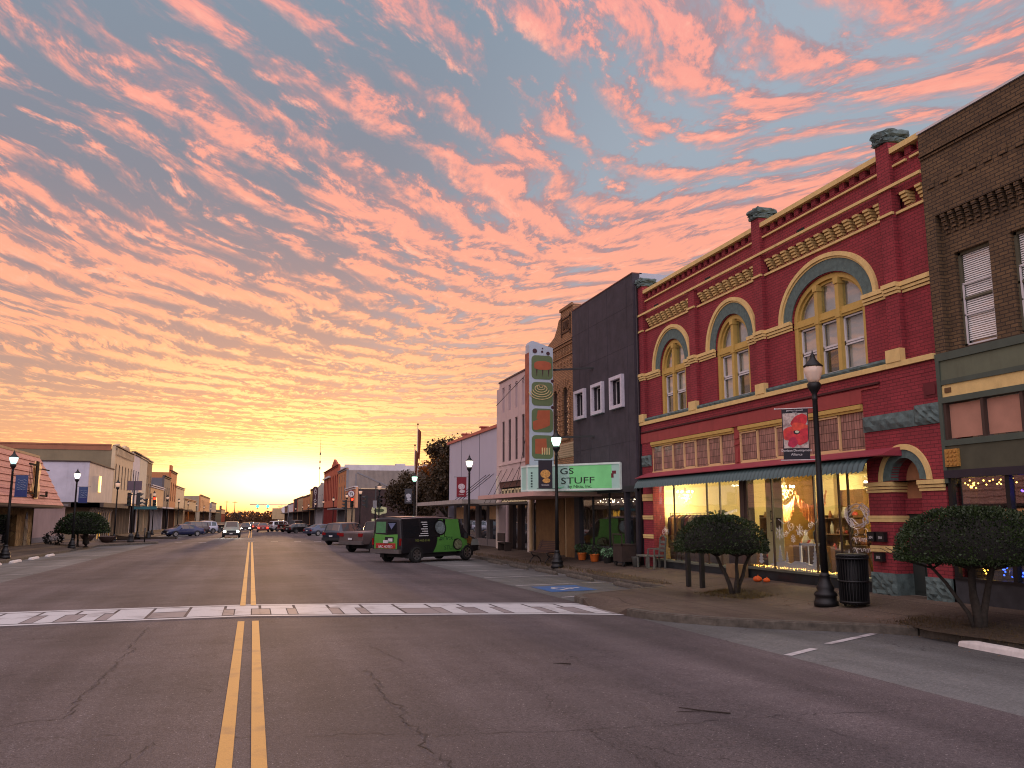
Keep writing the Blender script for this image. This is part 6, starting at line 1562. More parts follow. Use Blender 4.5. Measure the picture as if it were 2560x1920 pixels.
# low warehouse far behind the left row with pale roof edge seen over the stop light
# ------------------------------------------------------------------ mast and utility poles
t = thing('radio_mast', 'very tall thin guyed radio mast against the bright sky', 'mast', (30, 420, -2)); m = MB()
m.tube([(30, 420, -2), (30, 420, 42)], [.14, .05], 6); m.build('pole', plain('mast_steel', (90, 70, 56), .6), t); m = MB()
for z in (27, 31, 24): m.box(29.7, 30.3, 419.8, 420.2, z, z + 1.2)
m.build('antenna', plain('mast_dark', (70, 50, 40), .6), t)
up_m = plain('utility_pole_wood', (70, 52, 38), .9)
for i, (x, y, h, l) in enumerate(((-13.5, 470, 9.5, 'left one of the two far utility poles beyond the street'), (-9.5, 470, 9.3, 'right one of the two far utility poles beyond the street'), (-27, 300, 11, 'utility pole behind the roofs on the far left'))):
    t = thing('utility_pole', l, 'utility pole', (x, y, -3), 'utility poles'); m = MB(); m.tube([(x, y, -3), (x, y, h)], .16, 6); m.build('pole', up_m, t); m = MB(); m.box(x - 1.3, x + 1.3, y - .1, y + .1, h - .8, h - .6); m.build('crossarm', up_m, t)
# ------------------------------------------------------------------ street lamps
ironb = M['black']
lampg_ = {}
def lamp_glass(kind):
    if kind in lampg_: return lampg_[kind]
    cols = {'off': None, 'pink': ((230, 190, 160), .35), 'white': ((255, 244, 222), 3.6), 'green': ((190, 255, 226), 3.2), 'cold': ((180, 232, 232), 1.6)}  # unlit kinds, off and pink, also get a faint glow in the glass
    if kind == 'off':
        m, N, b = newmat('clear_glow_lantern'); b.inputs['Base Color'].default_value = (.8, .66, .56, 1); b.inputs['Roughness'].default_value = .15; b.inputs['Transmission Weight'].default_value = .35
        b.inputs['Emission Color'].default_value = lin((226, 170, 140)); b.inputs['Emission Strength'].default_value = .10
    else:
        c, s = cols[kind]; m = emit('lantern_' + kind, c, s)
    lampg_[kind] = m; return m
def banner_mesh(root, style, side=-1):
    """banner hung between two arms, built in the lamp's own axes: x away from the pole towards side"""
    w_, z0, z1 = .56, 3.14, 4.26; x0 = side * .16; x1 = side * (.16 + w_)
    a = min(x0, x1); b = max(x0, x1)
    m = MB(); m.tube([(0, 0, z1 + .015), (side * (.3 + w_), 0, z1 + .015)], .012, 5); m.tube([(0, 0, z0 - .015), (side * (.22 + w_), 0, z0 - .015)], .012, 5)
    m.sphere((side * (.3 + w_), 0, z1 + .015), .02, 6, 4); m.build('banner_arm', M['white'] if style == 'poppy' else ironb, root)
    m = MB(); m.box(a, b, -.006, .006, z0, z1)
    base = {'poppy': (30, 28, 36), 'blue': (52, 70, 110), 'dark': (36, 30, 40), 'red': (120, 26, 40), 'grey': (60, 60, 66)}[style]
    B = m.build('banner', plain('banner_cloth_' + style, base, .8, var=.1), root)
    if style == 'poppy':
        mm, N, bb = newmat('floral_banner_print'); P = N.node('ShaderNodeTexCoord').outputs['Object']
        n = N.noise(P, 3.2, 5, .65); c = N.ramp(n, [(.3, lin((60, 50, 58))), (.42, lin((150, 128, 124))), (.52, lin((196, 180, 170))), (.62, lin((96, 84, 88)))])
        N.l.new(c, bb.inputs['Base Color']); bb.inputs['Roughness'].default_value = .8
        q = MB(); q.box(a + .02, b - .02, -.009, -.006, 3.39, 4.17); q.build('print', mm, B)
        cx = (a + b) / 2
        def petal(cx_, cz, r, ang, el, col, dep):
            p = []
            for k in range(18):
                t = 2 * PI * k / 18; u = r * el * math.cos(t) * (1 + .12 * math.cos(5 * t)); v = r * math.sin(t) * (1 + .10 * math.sin(3 * t))
                x = cx_ + u * math.cos(ang) - v * math.sin(ang); z = cz + u * math.sin(ang) + v * math.cos(ang); p.append((min(max(x, a + .022), b - .022), min(max(z, 3.40), 4.165)))
            q = MB(); q.prism(p, 'y', -.011 - dep * .0008, -.009); q.build('poppy_petal', plain('poppy_%d' % dep, col, .7, var=.35, scale=9), B)
        petal(cx + .12, 4.02, .13, .4, 1.2, (186, 36, 44), 1); petal(cx + .02, 3.96, .11, .9, 1.1, (170, 34, 42), 2)
        petal(cx - .10, 3.72, .16, .3, 1.25, (196, 54, 46), 3); petal(cx + .12, 3.80, .15, -.3, 1.5, (200, 66, 46), 4); petal(cx + .14, 3.64, .14, .9, 1.5, (178, 34, 48), 5); petal(cx - .02, 3.62, .13, -.5, 1.6, (190, 44, 52), 6); petal(cx - .07, 3.52, .10, 1.2, 1.2, (170, 30, 64), 7)
        petal(cx + .02, 3.74, .045, 0, 1.5, (30, 20, 28), 8); petal(cx + .03, 3.75, .028, 0, 1.5, (200, 200, 170), 9)
        q = MB(); q.text('Denison Development', .075, facing((cx, -.008, 3.315), (1, 0, 0)), .002, sx=.93); q.text('Alliance', .075, facing((cx, -.008, 3.225), (1, 0, 0)), .002)
        q.text('Jarvice Howell', .05, facing((cx, -.008, 4.215), (1, 0, 0)), .002, sx=1.2); q.text('Artist', .04, facing((cx, -.008, 4.178), (1, 0, 0)), .002); q.build('lettering', M['white'], B)
    elif style == 'blue':
        q = MB()
        for k in range(5): q.tube([(a + .08 + .42 * j / 8, -.009, 4.0 - k * .12 + .03 * math.sin(j * 1.3 + k)) for j in range(9)], .008, 4)
        q.build('wave_print', plain('pale_wave', (150, 160, 180), .7), B); q = MB(); q.box(a + .02, b - .02, -.008, -.006, 3.16, 3.5); q.build('lower_band', plain('navy_band', (34, 46, 100), .7), B)
    elif style in ('dark', 'red', 'grey'):
        q = MB(); q.prism(ell((a + b) / 2, 3.72, .2, .17, 14), 'y', -.009, -.006); q.prism(ell((a + b) / 2 + .04, 3.45, .16, .1, 10), 'y', -.009, -.006)
        q.build('print', plain('banner_print_' + style, {'dark': (190, 140, 70), 'red': (190, 176, 180), 'grey': (170, 170, 176)}[style], .7, var=.5, scale=14), B)
        q = MB(); q.text('Denison', .09, facing(((a + b) / 2, -.008, 3.25), (1, 0, 0)), .002); q.build('lettering', M['white'], B)
def make_lamp(label, kind, x, y, z=None, rz=0.0, H=5.45, banner=None, side=-1, group='street lamps along the kerb'):
    z = Sz(x, y) if z is None else z
    t = thing('street_lamp', label, 'street lamp', (x, y, z), group, False, rz); s = H / 5.55; t.scale = (1, 1, s)
    m = MB(); m.lathe([(.25, 0), (.25, .10), (.225, .12), (.215, .20), (.24, .22), (.235, .27), (.17, .33), (.19, .38), (.16, .44), (.12, .52), (.10, .62), (.115, .64), (.10, .66), (.085, .70)], n=20); m.build('base', ironb, t)
    m = MB(); m.lathe([(.078, .68), (.065, 2.6), (.055, 4.45), (.07, 4.47), (.055, 4.5), (.055, 4.58), (.10, 4.66), (.14, 4.72), (.15, 4.80), (.12, 4.84)], n=14); m.build('pole', ironb, t)
    m = MB(); m.lathe([(.10, 4.84), (.14, 4.92), (.185, 5.05), (.20, 5.16), (.185, 5.20)], n=16); m.build('lantern', lamp_glass(kind), t)
    m = MB(); m.lathe([(.205, 5.19), (.215, 5.21), (.15, 5.27), (.08, 5.36), (.05, 5.42), (.06, 5.44), (.02, 5.50), (.005, 5.58)], n=16)
    for k in range(4): a = k * PI / 2 + .4; m.bar((.10 * math.cos(a), .10 * math.sin(a), 4.84), (.2 * math.cos(a), .2 * math.sin(a), 5.2), .01)
    m.build('cap', ironb, t)
    if kind == 'off': m = MB(); m.lathe([(.02, 4.84), (.03, 4.9), (.025, 5.08)], n=8); m.build('bulb', plain('opal_bulb', (230, 214, 200), .4), t)
    if banner: banner_mesh(t, banner, side)
    if kind in ('green', 'white', 'cold') and y < 70: add_light('lamp_light', (0, 0, 5.02), {'green': 30, 'white': 40, 'cold': 12}[kind], {'green': (.5, 1, .8), 'white': (1, .9, .7), 'cold': (.6, .95, 1)}[kind], .2, t)
    return t
make_lamp('nearest street lamp, unlit, with a poppy banner, beside the black litter bin', 'off', 11.82, 15.73, banner='poppy', rz=-.62, H=5.55)
make_lamp('street lamp glowing pale green in front of the marquee, with a dark banner', 'green', 11.45, 31.55, banner='dark', rz=-.35, H=5.45)
make_lamp('lit white street lamp with a red banner in front of the grey metal building', 'white', 11.7, 46.8, banner='red', rz=-.3, H=5.5)
make_lamp('street lamp glowing green by the tallest flagpole, with a grey banner', 'green', 11.6, 63.5, banner='grey', rz=-.2, H=5.4)
make_lamp('lit bluish street lamp at the left edge, blue banner against the tiled roof', 'cold', -11.55, 47.4, banner='blue', side=1, rz=.0, H=5.3)
make_lamp('lit white street lamp behind the left umbrella-shaped tree, with a blue banner', 'white', -11.50, 63.2, banner='blue', side=1, rz=.0, H=5.3)
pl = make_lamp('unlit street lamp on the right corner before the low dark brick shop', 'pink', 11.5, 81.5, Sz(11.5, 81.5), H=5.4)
for (x, y, lab, bn_) in ((11.6, 97.5, 'unlit street lamp on the far right corner, beside the red signal', None), (11.8, 114, 'unlit street lamp in front of the low dark brick shop', None), (12.0, 136, 'unlit street lamp before the tan corner block', None),
                    (12.0, 156, 'unlit street lamp before the red-orange ornate building', None), (12.1, 178, 'unlit street lamp just before the ANTIQUE sign', None), (12.1, 200, 'unlit street lamp before the mustard brick block', None), (12.1, 225, 'unlit street lamp, second from the far end on the right', None), (12.1, 262, 'far unlit street lamp, last one on the right', None)):
    dup(pl, (x, y, Sz(x, y)), 0, lab)
for (x, y, lab) in ((-11.4, 80.5, 'unlit street lamp on the near left corner, left of the signal heads'), (-11.6, 97.5, 'unlit street lamp on the far left corner, beside the lit red signal'), (-11.8, 113, 'unlit street lamp before the tall plain cream building'), (-11.9, 131, 'unlit street lamp before the orange brick front on the left'),
                    (-12.0, 152, 'unlit street lamp left side, by the dark grey brick block'), (-12.1, 175, 'unlit street lamp left side, before the plain cream-tan building'), (-12.1, 200, 'unlit street lamp left side, before the long low tan shop'), (-12.2, 232, 'unlit street lamp left side, second from the far end'), (-12.2, 268, 'far unlit street lamp, last one on the left')):
    dup(pl, (x, y, Sz(x, y)), 0, lab)
# ------------------------------------------------------------------ traffic signals
sigb = plain('signal_black', (18, 18, 20), .5); redon = emit('red_signal_on', (255, 40, 20), 9); redoff = plain('dull_red_lens', (60, 14, 14), .3); yoff = plain('dull_amber_lens', (60, 44, 12), .3); goff = plain('dull_green_lens', (10, 46, 36), .3); gon = emit('green_signal_on', (60, 230, 190), 5)
def head(root, x, y, z, rz, on=None):
    Mx = Matrix.Translation((x, y, z)) @ Matrix.Rotation(rz, 4, 'Z')
    m = MB(); m.box(-.17, .17, -.1, .12, -.55, .55)
    for k in range(3):
        zc = .36 - k * .36; n = 10
        vs = []; fs = []
        for j in range(n + 1):
            a = PI * (-.12 + 1.24 * j / n); L_ = .30
            vs += [(.145 * math.cos(a), -.1, zc + .145 * math.sin(a)), (.15 * math.cos(a), -.1 - L_ * (1 if .15 < j / n < .85 else .55), zc + .15 * math.sin(a))]
        for j in range(n): fs.append((2 * j, 2 * j + 1, 2 * j + 3, 2 * j + 2))
        m.add(vs, fs)
    m.xf(Mx); h = m.build('signal_head', sigb, root, recalc=False)
    for k, nm in enumerate(('red', 'amber', 'green')):
        q = MB(); q.tube([(0, -.10, .36 - k * .36), (0, -.115, .36 - k * .36)], .125, 16); q.xf(Mx)
        q.build('lens', {'red': redon if on == 'red' else redoff, 'amber': yoff, 'green': gon if on == 'green' else goff}[nm], h)
def signal(label, x, y, H, heads, extras=None):
    t = thing('traffic_signal', label, 'traffic signal', (x, y, Sz(x, y)), 'traffic signals', False)
    m = MB(); m.lathe([(.3, 0), (.28, .12), (.2, .5), (.22, .55), (.09, .75)], n=12); m.build('base', sigb, t)
    m = MB(); m.tube([(0, 0, .7), (0, 0, H)], [.075, .06], 8); m.build('pole', sigb, t)
    for (dx, dz, rz, on) in heads:
        q = MB(); q.bar((0, 0, dz + .4), (dx, 0, dz + .4), .05); q.bar((0, 0, dz - .4), (dx, 0, dz - .4), .05); q.build('bracket', sigb, t)
        head(t, dx, 0, dz, rz, on)
    return t
s1 = signal('traffic signal on the near left corner, unlit heads facing sideways, street name sign below', -9.8, 78.4, 5.1, ((-.32, 3.6, 0, None), (.35, 3.6, PI / 2 + .3, None)))
m = MB(); m.box(.05, 1.9, -.02, .02, 2.75, 3.0); m.build('street_name_plate', plain('green_street_sign', (20, 78, 84), .5), s1)
m = MB(); m.text('MAIN ST', .17, facing((1.0, -.022, 2.81), (1, 0, 0)), .004); m.build('lettering', M['white'], s1) if False else None
m = MB(); m.box(-.55, .6, -.03, 0, 4.35, 5.15); m.build('sign_back', plain('dull_violet_sign_back', (84, 66, 76), .6), s1)
s2 = signal('traffic signal with the lit red light on the far left corner', -10.3, 95.5, 4.6, ((.4, 3.7, .05, 'red'), (-.35, 3.5, -PI / 2, None)))
s3 = signal('traffic signal with the lit red light under a no U-turn sign on the right', 10.6, 96.5, 5.2, ((-.05, 3.75, .1, 'red'), (-.75, 3.5, -PI / 2, None)))
m = MB(); m.prism(ell(-.15, 4.75, .42, .42, 24), 'y', -.06, -.04); nu = m.build('no_turn_sign', M['white'], s3)
m = MB(); m.ring([(-.15 + .42 * math.cos(a * PI / 16), 4.75 + .42 * math.sin(a * PI / 16)) for a in range(33)], [(-.15 + .34 * math.cos(a * PI / 16), 4.75 + .34 * math.sin(a * PI / 16)) for a in range(33)], 'y', -.07, -.06)
m.bar((-.42, -.068, 5.0), (.12, -.068, 4.5), .05, .01); m.build('red_ring', plain('dark_red_ring', (120, 24, 34), .5), nu)
m = MB(); m.tube([(-.27, -.066, 4.55), (-.27, -.066, 4.8), (-.21, -.066, 4.92), (-.1, -.066, 4.92), (-.04, -.066, 4.8), (-.04, -.066, 4.66)], .03, 5); m.prism([(-.12, 4.68), (.04, 4.68), (-.04, 4.56)], 'y', -.068, -.064); m.build('arrow', sigb, nu)
s4 = signal('traffic signal with two dark unlit heads on the near right corner', 10.7, 78.2, 4.9, ((-.85, 3.5, -PI / 2, None), (.35, 3.5, .4, None)))
m = MB(); m.box(-.25, .1, -.12, -.02, 2.9, 3.6); m.build('pedestrian_head', plain('grey_ped_signal', (120, 118, 120), .5), s4)
# far green signals on a span over the road
t = thing('traffic_signal', 'far mast-arm signal with two green lights hanging over the road', 'traffic signal', (9, 235, -1.5), 'traffic signals', True)
m = MB(); m.tube([(9, 235, -1.5), (9, 235, 4.4), (8.4, 235, 4.7), (-1, 235, 4.75)], .12, 6); m.build('mast_arm', M['metal'], t)
for x in (1.0, 3.6): head(t, x, 234.8, 4.2, 0, None); m = MB(); m.sphere((x, 234.5, 4.3), .42, 12, 8); m.build('lit_lens', emit('green_signal_far', (70, 230, 190), 2.2), t)
# ------------------------------------------------------------------ flagpoles
polm = plain('pale_flagpole', (160, 150, 140), .5, .3)
for i, (x, y, H, lab, fl) in enumerate(((14.1, 76.0, 10.2, 'tallest flagpole with a dark orange hanging flag', (120, 52, 30)), (13.5, 74.0, 8.1, 'shorter flagpole left of the tallest one, flag drooping', (110, 58, 36)), (16.9, 72, 7.9, 'flagpole with a pale blue-grey flag, in front of the large tree', (110, 120, 132)))):
    t = thing('flagpole', lab, 'flagpole', (x, y, 0), 'flagpoles on the corner plaza'); m = MB(); m.tube([(x, y, -.4), (x, y, H - .1)], [.07, .035], 8); m.build('pole', polm, t)
    m = MB(); m.sphere((x, y, H), .09, 8, 6); m.build('finial', plain('dull_gold', (120, 90, 50), .4, .6), t)
    m = MB(); L_ = 2.6 if i == 0 else 1.9; n = 12; vs = []; fs = []
    for k in range(n + 1):
        z = H - .4 - L_ * k / n
        for j in range(6): vs.append((x + .04 + j * .055 * (1 - .3 * k / n) * (1 if i != 2 else 1.3), y + .10 * math.sin(j * 1.9 + k * .4), z - j * .05 * (1 + k * .05)))
    for k in range(n):
        for j in range(5): fs.append((k * 6 + j, k * 6 + j + 1, (k + 1) * 6 + j + 1, (k + 1) * 6 + j))
    m.add(vs, fs, True); m.build('flag', plain('flag_cloth_%d' % i, fl, .8, var=.3, scale=6), t, recalc=False)
# pair of tall thin posts and green information sign
t = thing('information_sign', 'pale green information board with a shaped top and four slats, on the far right sidewalk', 'sign', (11.9, 83.5, 0)); m = MB()
m.box(11.35, 11.42, 84, 84.07, -.5, 2.2); m.box(12.3, 12.37, 84, 84.07, -.5, 2.2); m.build('post', sigb, t)
m = MB(); cx = 11.86; m.prism([(cx - .72, 2.15), (cx - .3, 2.08), (cx, 1.9), (cx + .3, 2.08), (cx + .72, 2.15), (cx + .76, 2.4), (cx + .7, 2.72), (cx + .3, 2.78), (cx + .15, 2.95), (cx - .15, 2.95), (cx - .3, 2.78), (cx - .7, 2.72), (cx - .76, 2.4)], 'y', 83.95, 84.0)
ig = plain('pale_green_sign', (196, 200, 150), .6); m.build('top_board', ig, t)
m = MB(); m.prism(ell(cx, 2.42, .5, .2, 18), 'y', 83.94, 83.95); m.build('oval_print', plain('dark_green_print', (70, 84, 50), .6), t)
for k in range(4): m = MB(); m.box(cx - .72, cx + .72, 83.95, 84, 1.35 - k * .36, 1.6 - k * .36); m.build('slat', ig, t)
# ------------------------------------------------------------------ litter bin, bench, posts, wheel stops
t = thing('litter_bin', 'black slatted metal litter bin beside the nearest street lamp', 'litter bin', (12.14, 15.22, Sz(12.14, 15.2)), None, False); m = MB()
for k in range(30):
    a = 2 * PI * k / 30; c_, s_ = math.cos(a), math.sin(a)
    m.bar((.27 * c_, .27 * s_, .06), (.295 * c_, .295 * s_, .98), .012, .042) ; m.bar((.295 * c_, .295 * s_, .98), (.32 * c_, .32 * s_, 1.04), .012, .04)
m.build('slats', ironb, t); m = MB(); m.lathe([(.25, .05), (.26, .95), (.23, .95), (.22, .1)], n=24); m.build('liner', plain('black_liner', (14, 14, 15), .7), t)
m = MB()
for z in (.08, .5, .97): m.lathe([(.29 + .03 * z, z), (.30 + .03 * z, z + .02), (.29 + .03 * z, z + .04)], n=30)
m.lathe([(.30, 1.02), (.325, 1.05), (.30, 1.08), (.2, 1.05), (.18, 1.0)], n=30); m.build('hoop', ironb, t)
for k in range(3): a = k * 2.1; m = MB(); m.box(.2 * math.cos(a) - .02, .2 * math.cos(a) + .02, .2 * math.sin(a) - .02, .2 * math.sin(a) + .02, 0, .07); m.build('foot', ironb, t)
def park_bench(label, loc, rz):
    t = thing('park_bench', label, 'bench', loc, None, False, rz)
    sl = plain('dark_bench_slat', (70, 50, 44), .6, var=.2)
    m = MB()
    for k in range(6): m.box(-.75, .75, -.22 + k * .075, -.16 + k * .075, .44 + .004 * k, .47 + .004 * k)
    m.build('seat', sl, t); m = MB()
    for k in range(6): z = .52 + k * .072; y = .22 + k * .03; m.bar((-.75, y, z), (.75, y, z), .022, .055)
    m.build('backrest', sl, t)
    for x in (-.6, .6):
        m = MB(); m.tube([(x, -.26, 0), (x, -.2, .14), (x, -.05, .26), (x, .12, .26), (x, .25, .14), (x, .3, 0)], .022, 6); m.tube([(x, -.22, .44), (x, -.12, .3), (x, -.0, .26)], .022, 6); m.tube([(x, -.2, .43), (x, .2, .44), (x, .28, .6), (x, .42, .95)], .02, 6)
        m.build('leg', ironb, t)
    return t
park_bench('dark slatted park bench with curled iron legs, left of the green-glowing lamp', (11.9, 34.6, Sz(11.9, 34.6)), -PI / 2 + .25)
for (x, y, l) in ((11.66, 21.45, 'left one of two short black posts under the umbrella-shaped tree'), (11.75, 20.85, 'right one of two short black posts under the umbrella-shaped tree')):
    z = Sz(x, y); m = MB(); m.box(x - .055, x + .055, y - .055, y + .055, z - .02, z + 1.22); tag(m.build('timber_post', plain('black_timber', (24, 22, 22), .8, bump=.3)), l, 'post', 'black posts by the tree')
def wheel_stop(x0, y0, x1, y1, white, lab, grp):
    d = Vector((x1 - x0, y1 - y0, 0)); L = d.length; z = Rz(x0, y0) + .005; m = MB(); n = 10; prof = [(-.09, 0), (-.075, .07), (-.05, .11), (.05, .11), (.075, .07), (.09, 0)]; r = random.Random(int(y0 * 10)); u = d.normalized(); s = Vector((-u.y, u.x, 0)); vs = []; fs = []
    for i in range(n + 1):
        p = Vector((x0, y0, z)) + d * i / n; e = .7 if i in (0, n) else 1
        for (a, h) in prof: q = p + s * a * e * (1 + r.uniform(-.05, .05)); vs.append((q.x, q.y, q.z + h * e * (1 + r.uniform(-.05, .05))))
    for i in range(n):
        for k in range(5): fs.append((i * 6 + k, i * 6 + k + 1, (i + 1) * 6 + k + 1, (i + 1) * 6 + k))
    fs += [tuple(range(6)), tuple(n * 6 + k for k in range(6))[::-1]]
    m.add(vs, fs); tag(m.build('wheel_stop', M['stopw'] if white else M['kerb']), lab, 'wheel stop', grp)
M['stopw'] = plain('chipped_white_concrete', (206, 200, 196), .8, var=.12, scale=6, bump=.5, dirt_darken=.2)
wheel_stop(11.05, 11.35, 11.0, 8.6, True, 'white wheel stop at the right edge of the picture, under the near tree', 'wheel stops')
for i, (ya, yb) in enumerate(((22.6, 24.9), (26.4, 29.1), (29.9, 32.7), (33.4, 36.2), (37.2, 39.8))):
    wheel_stop(10.82, ya, 10.95, yb, False, ('bare concrete wheel stop nearest the corner bulb, at the head of the accessible stall', 'bare concrete wheel stop, second from the corner bulb', 'bare concrete wheel stop, third from the corner bulb', 'bare concrete wheel stop, fourth from the corner bulb', 'bare concrete wheel stop beside the green van')[i], 'wheel stops')
for i, y in enumerate((38.6, 42.2, 45.7, 49.3, 53.0)): wheel_stop(-10.9, y, -10.9, y + 1.9, True, ('white kerb-side wheel stop at the left edge, nearest the camera', 'white wheel stop just before the left lamp base', 'white wheel stop beyond the left lamp base', 'white wheel stop, second nearest to the left umbrella-shaped tree', 'white wheel stop nearest the left umbrella-shaped tree')[i], 'wheel stops')
# planters on the far left corner
for i, (x, y, l) in enumerate(((-12.8, 76.5, 'left one of three dark bowl planters on the left corner'), (-11.6, 79.0, 'middle one of three dark bowl planters on the left corner'), (-11.6, 88.5 - 11, 'right one of three dark bowl planters on the left corner'))):
    t = thing('bowl_planter', l, 'planter', (x, y, Sz(x, y)), 'bowl planters', False); m = MB(); m.lathe([(.2, 0), (.28, .02), (.5, .3), (.62, .46), (.64, .5), (.56, .5), (.5, .4)], n=16); m.build('bowl', plain('dark_bowl', (60, 44, 40), .7), t)
# bush at the foot of the pink wall
leafy('low_bush', 'low dark bush against the pinkish wall on the left', (-13.2, 66.0, Sz(13.2, 66)), .62, 500, 77, None, plain('dark_bush_leaf', (26, 24, 16), .8, var=.4), .14, .4, cat='bush')
# newspaper box like black post by the left corner
m = MB(); m.tube([(-8.6, 77.2, Sz(-8.6, 77)), (-8.6, 77.2, .9)], .05, 6); tag(m.build('short_post', sigb), 'short thin post near the kerb on the left corner', 'post')
# ------------------------------------------------------------------ vehicles (local axes: +y forward, x right, origin on the ground between the axles)
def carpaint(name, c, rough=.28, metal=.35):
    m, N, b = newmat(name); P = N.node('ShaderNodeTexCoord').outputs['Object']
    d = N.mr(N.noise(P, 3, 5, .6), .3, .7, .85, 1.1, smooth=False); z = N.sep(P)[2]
    dirt_darken = N.mr(z, .25, .8, .6, 1.0); N.l.new(N.mix(1.0, lin(c), N.xyz(N.m('MULTIPLY', d, dirt_darken), N.m('MULTIPLY', d, dirt_darken), N.m('MULTIPLY', d, dirt_darken)), 'MULTIPLY'), b.inputs['Base Color'])  # body colour gets darker towards the bottom
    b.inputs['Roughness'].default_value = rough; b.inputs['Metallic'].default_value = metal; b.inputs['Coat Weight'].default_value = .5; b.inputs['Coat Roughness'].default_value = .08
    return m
M['carglass'] = glass('car_window_glass', refl=.08, dark=(.012, .013, .016))
M['tail_off'] = plain('dark_red_tail_lens', (120, 16, 20), .25); M['tail_on'] = emit('red_tail_light', (255, 60, 40), 4.5); M['head_off'] = plain('clear_headlamp', (190, 190, 190), .15, .3); M['head_on'] = emit('headlamp_on', (255, 250, 225), 26)
M['plastic'] = plain('black_plastic', (26, 26, 28), .7); M['plate'] = plain('licence_plate', (190, 190, 190), .5)
CARS = {
 # stations: y, z bottom, z shoulder(belt), z top, half width, half width at top, flag of the bay to the next station
 'sedan': dict(wb=2.75, tr=1.56, R=.33, st=[(-2.35, .42, .70, .78, .72, .60, 'b'), (-2.28, .30, .86, 1.00, .84, .70, 'b'), (-1.75, .24, .93, 1.06, .90, .72, 'w'), (-1.05, .22, .93, 1.38, .91, .58, 'g'), (-.35, .22, .92, 1.45, .91, .60, 'g'), (.35, .22, .91, 1.43, .91, .60, 'g'), (.62, .22, .90, 1.38, .91, .60, 'w'), (1.25, .23, .88, 1.00, .90, .74, 'b'), (1.95, .25, .80, .88, .87, .70, 'b'), (2.25, .30, .66, .74, .78, .6, 'b'), (2.33, .36, .56, .60, .66, .5, 'b')]),
 'suv': dict(wb=2.75, tr=1.62, R=.37, st=[(-2.28, .50, .85, .95, .80, .66, 'b'), (-2.24, .36, 1.05, 1.12, .90, .74, 'w'), (-2.05, .32, 1.08, 1.62, .92, .68, 'b'), (-1.95, .30, 1.08, 1.70, .93, .68, 'g'), (-1.15, .30, 1.07, 1.75, .94, .70, 'g'), (-.15, .30, 1.06, 1.76, .94, .70, 'g'), (.45, .30, 1.05, 1.72, .94, .69, 'w'), (1.15, .30, 1.02, 1.14, .93, .78, 'b'), (1.9, .33, .95, 1.04, .90, .74, 'b'), (2.22, .38, .80, .90, .84, .66, 'b'), (2.28, .44, .60, .66, .74, .6, 'b')]),
 'pickup': dict(wb=3.6, tr=1.72, R=.40, st=[(-2.85, .62, 1.10, 1.16, .96, .90, 'b'), (-2.80, .48, 1.24, 1.28, .98, .93, 'b'), (-.95, .42, 1.24, 1.28, .98, .93, 'b'), (-.93, .40, 1.24, 1.30, .98, .80, 'w'), (-.80, .40, 1.22, 1.86, .98, .74, 'g'), (.20, .40, 1.20, 1.90, .98, .76, 'g'), (.75, .40, 1.18, 1.86, .98, .75, 'w'), (1.45, .40, 1.16, 1.26, .97, .84, 'b'), (2.45, .42, 1.08, 1.18, .95, .82, 'b'), (2.62, .46, .90, 1.0, .90, .76, 'b')]),
 'van': dict(wb=3.5, tr=1.70, R=.38, st=[(-2.72, .55, .90, 1.0, .96, .93, 'b'), (-2.70, .50, 1.12, 2.00, 1.0, .86, 'b'), (-2.60, .42, 1.14, 2.08, 1.01, .84, 'g1'), (-1.45, .40, 1.14, 2.12, 1.01, .84, 'g2'), (-.1, .40, 1.13, 2.12, 1.01, .84, 'b'), (.1, .40, 1.13, 2.11, 1.01, .84, 'g'), (1.0, .40, 1.12, 2.06, 1.01, .83, 'g'), (1.35, .40, 1.10, 1.98, 1.01, .82, 'w'), (2.0, .40, 1.06, 1.30, 1.0, .84, 'b'), (2.55, .42, .98, 1.10, .98, .82, 'b'), (2.72, .46, .85, .95, .94, .78, 'b')]),
}
def cross(st):
    y, zb, zs, zt, w, wt, _ = st
    zm = zb + (zs - zb) * .55
    return [(0, y, zb), (w * .90, y, zb), (w * .985, y, zb + .07), (w, y, zm), (w * .97, y, zs), (wt, y, zt - .05), (wt * .84, y, zt), (0, y, zt + .03)]
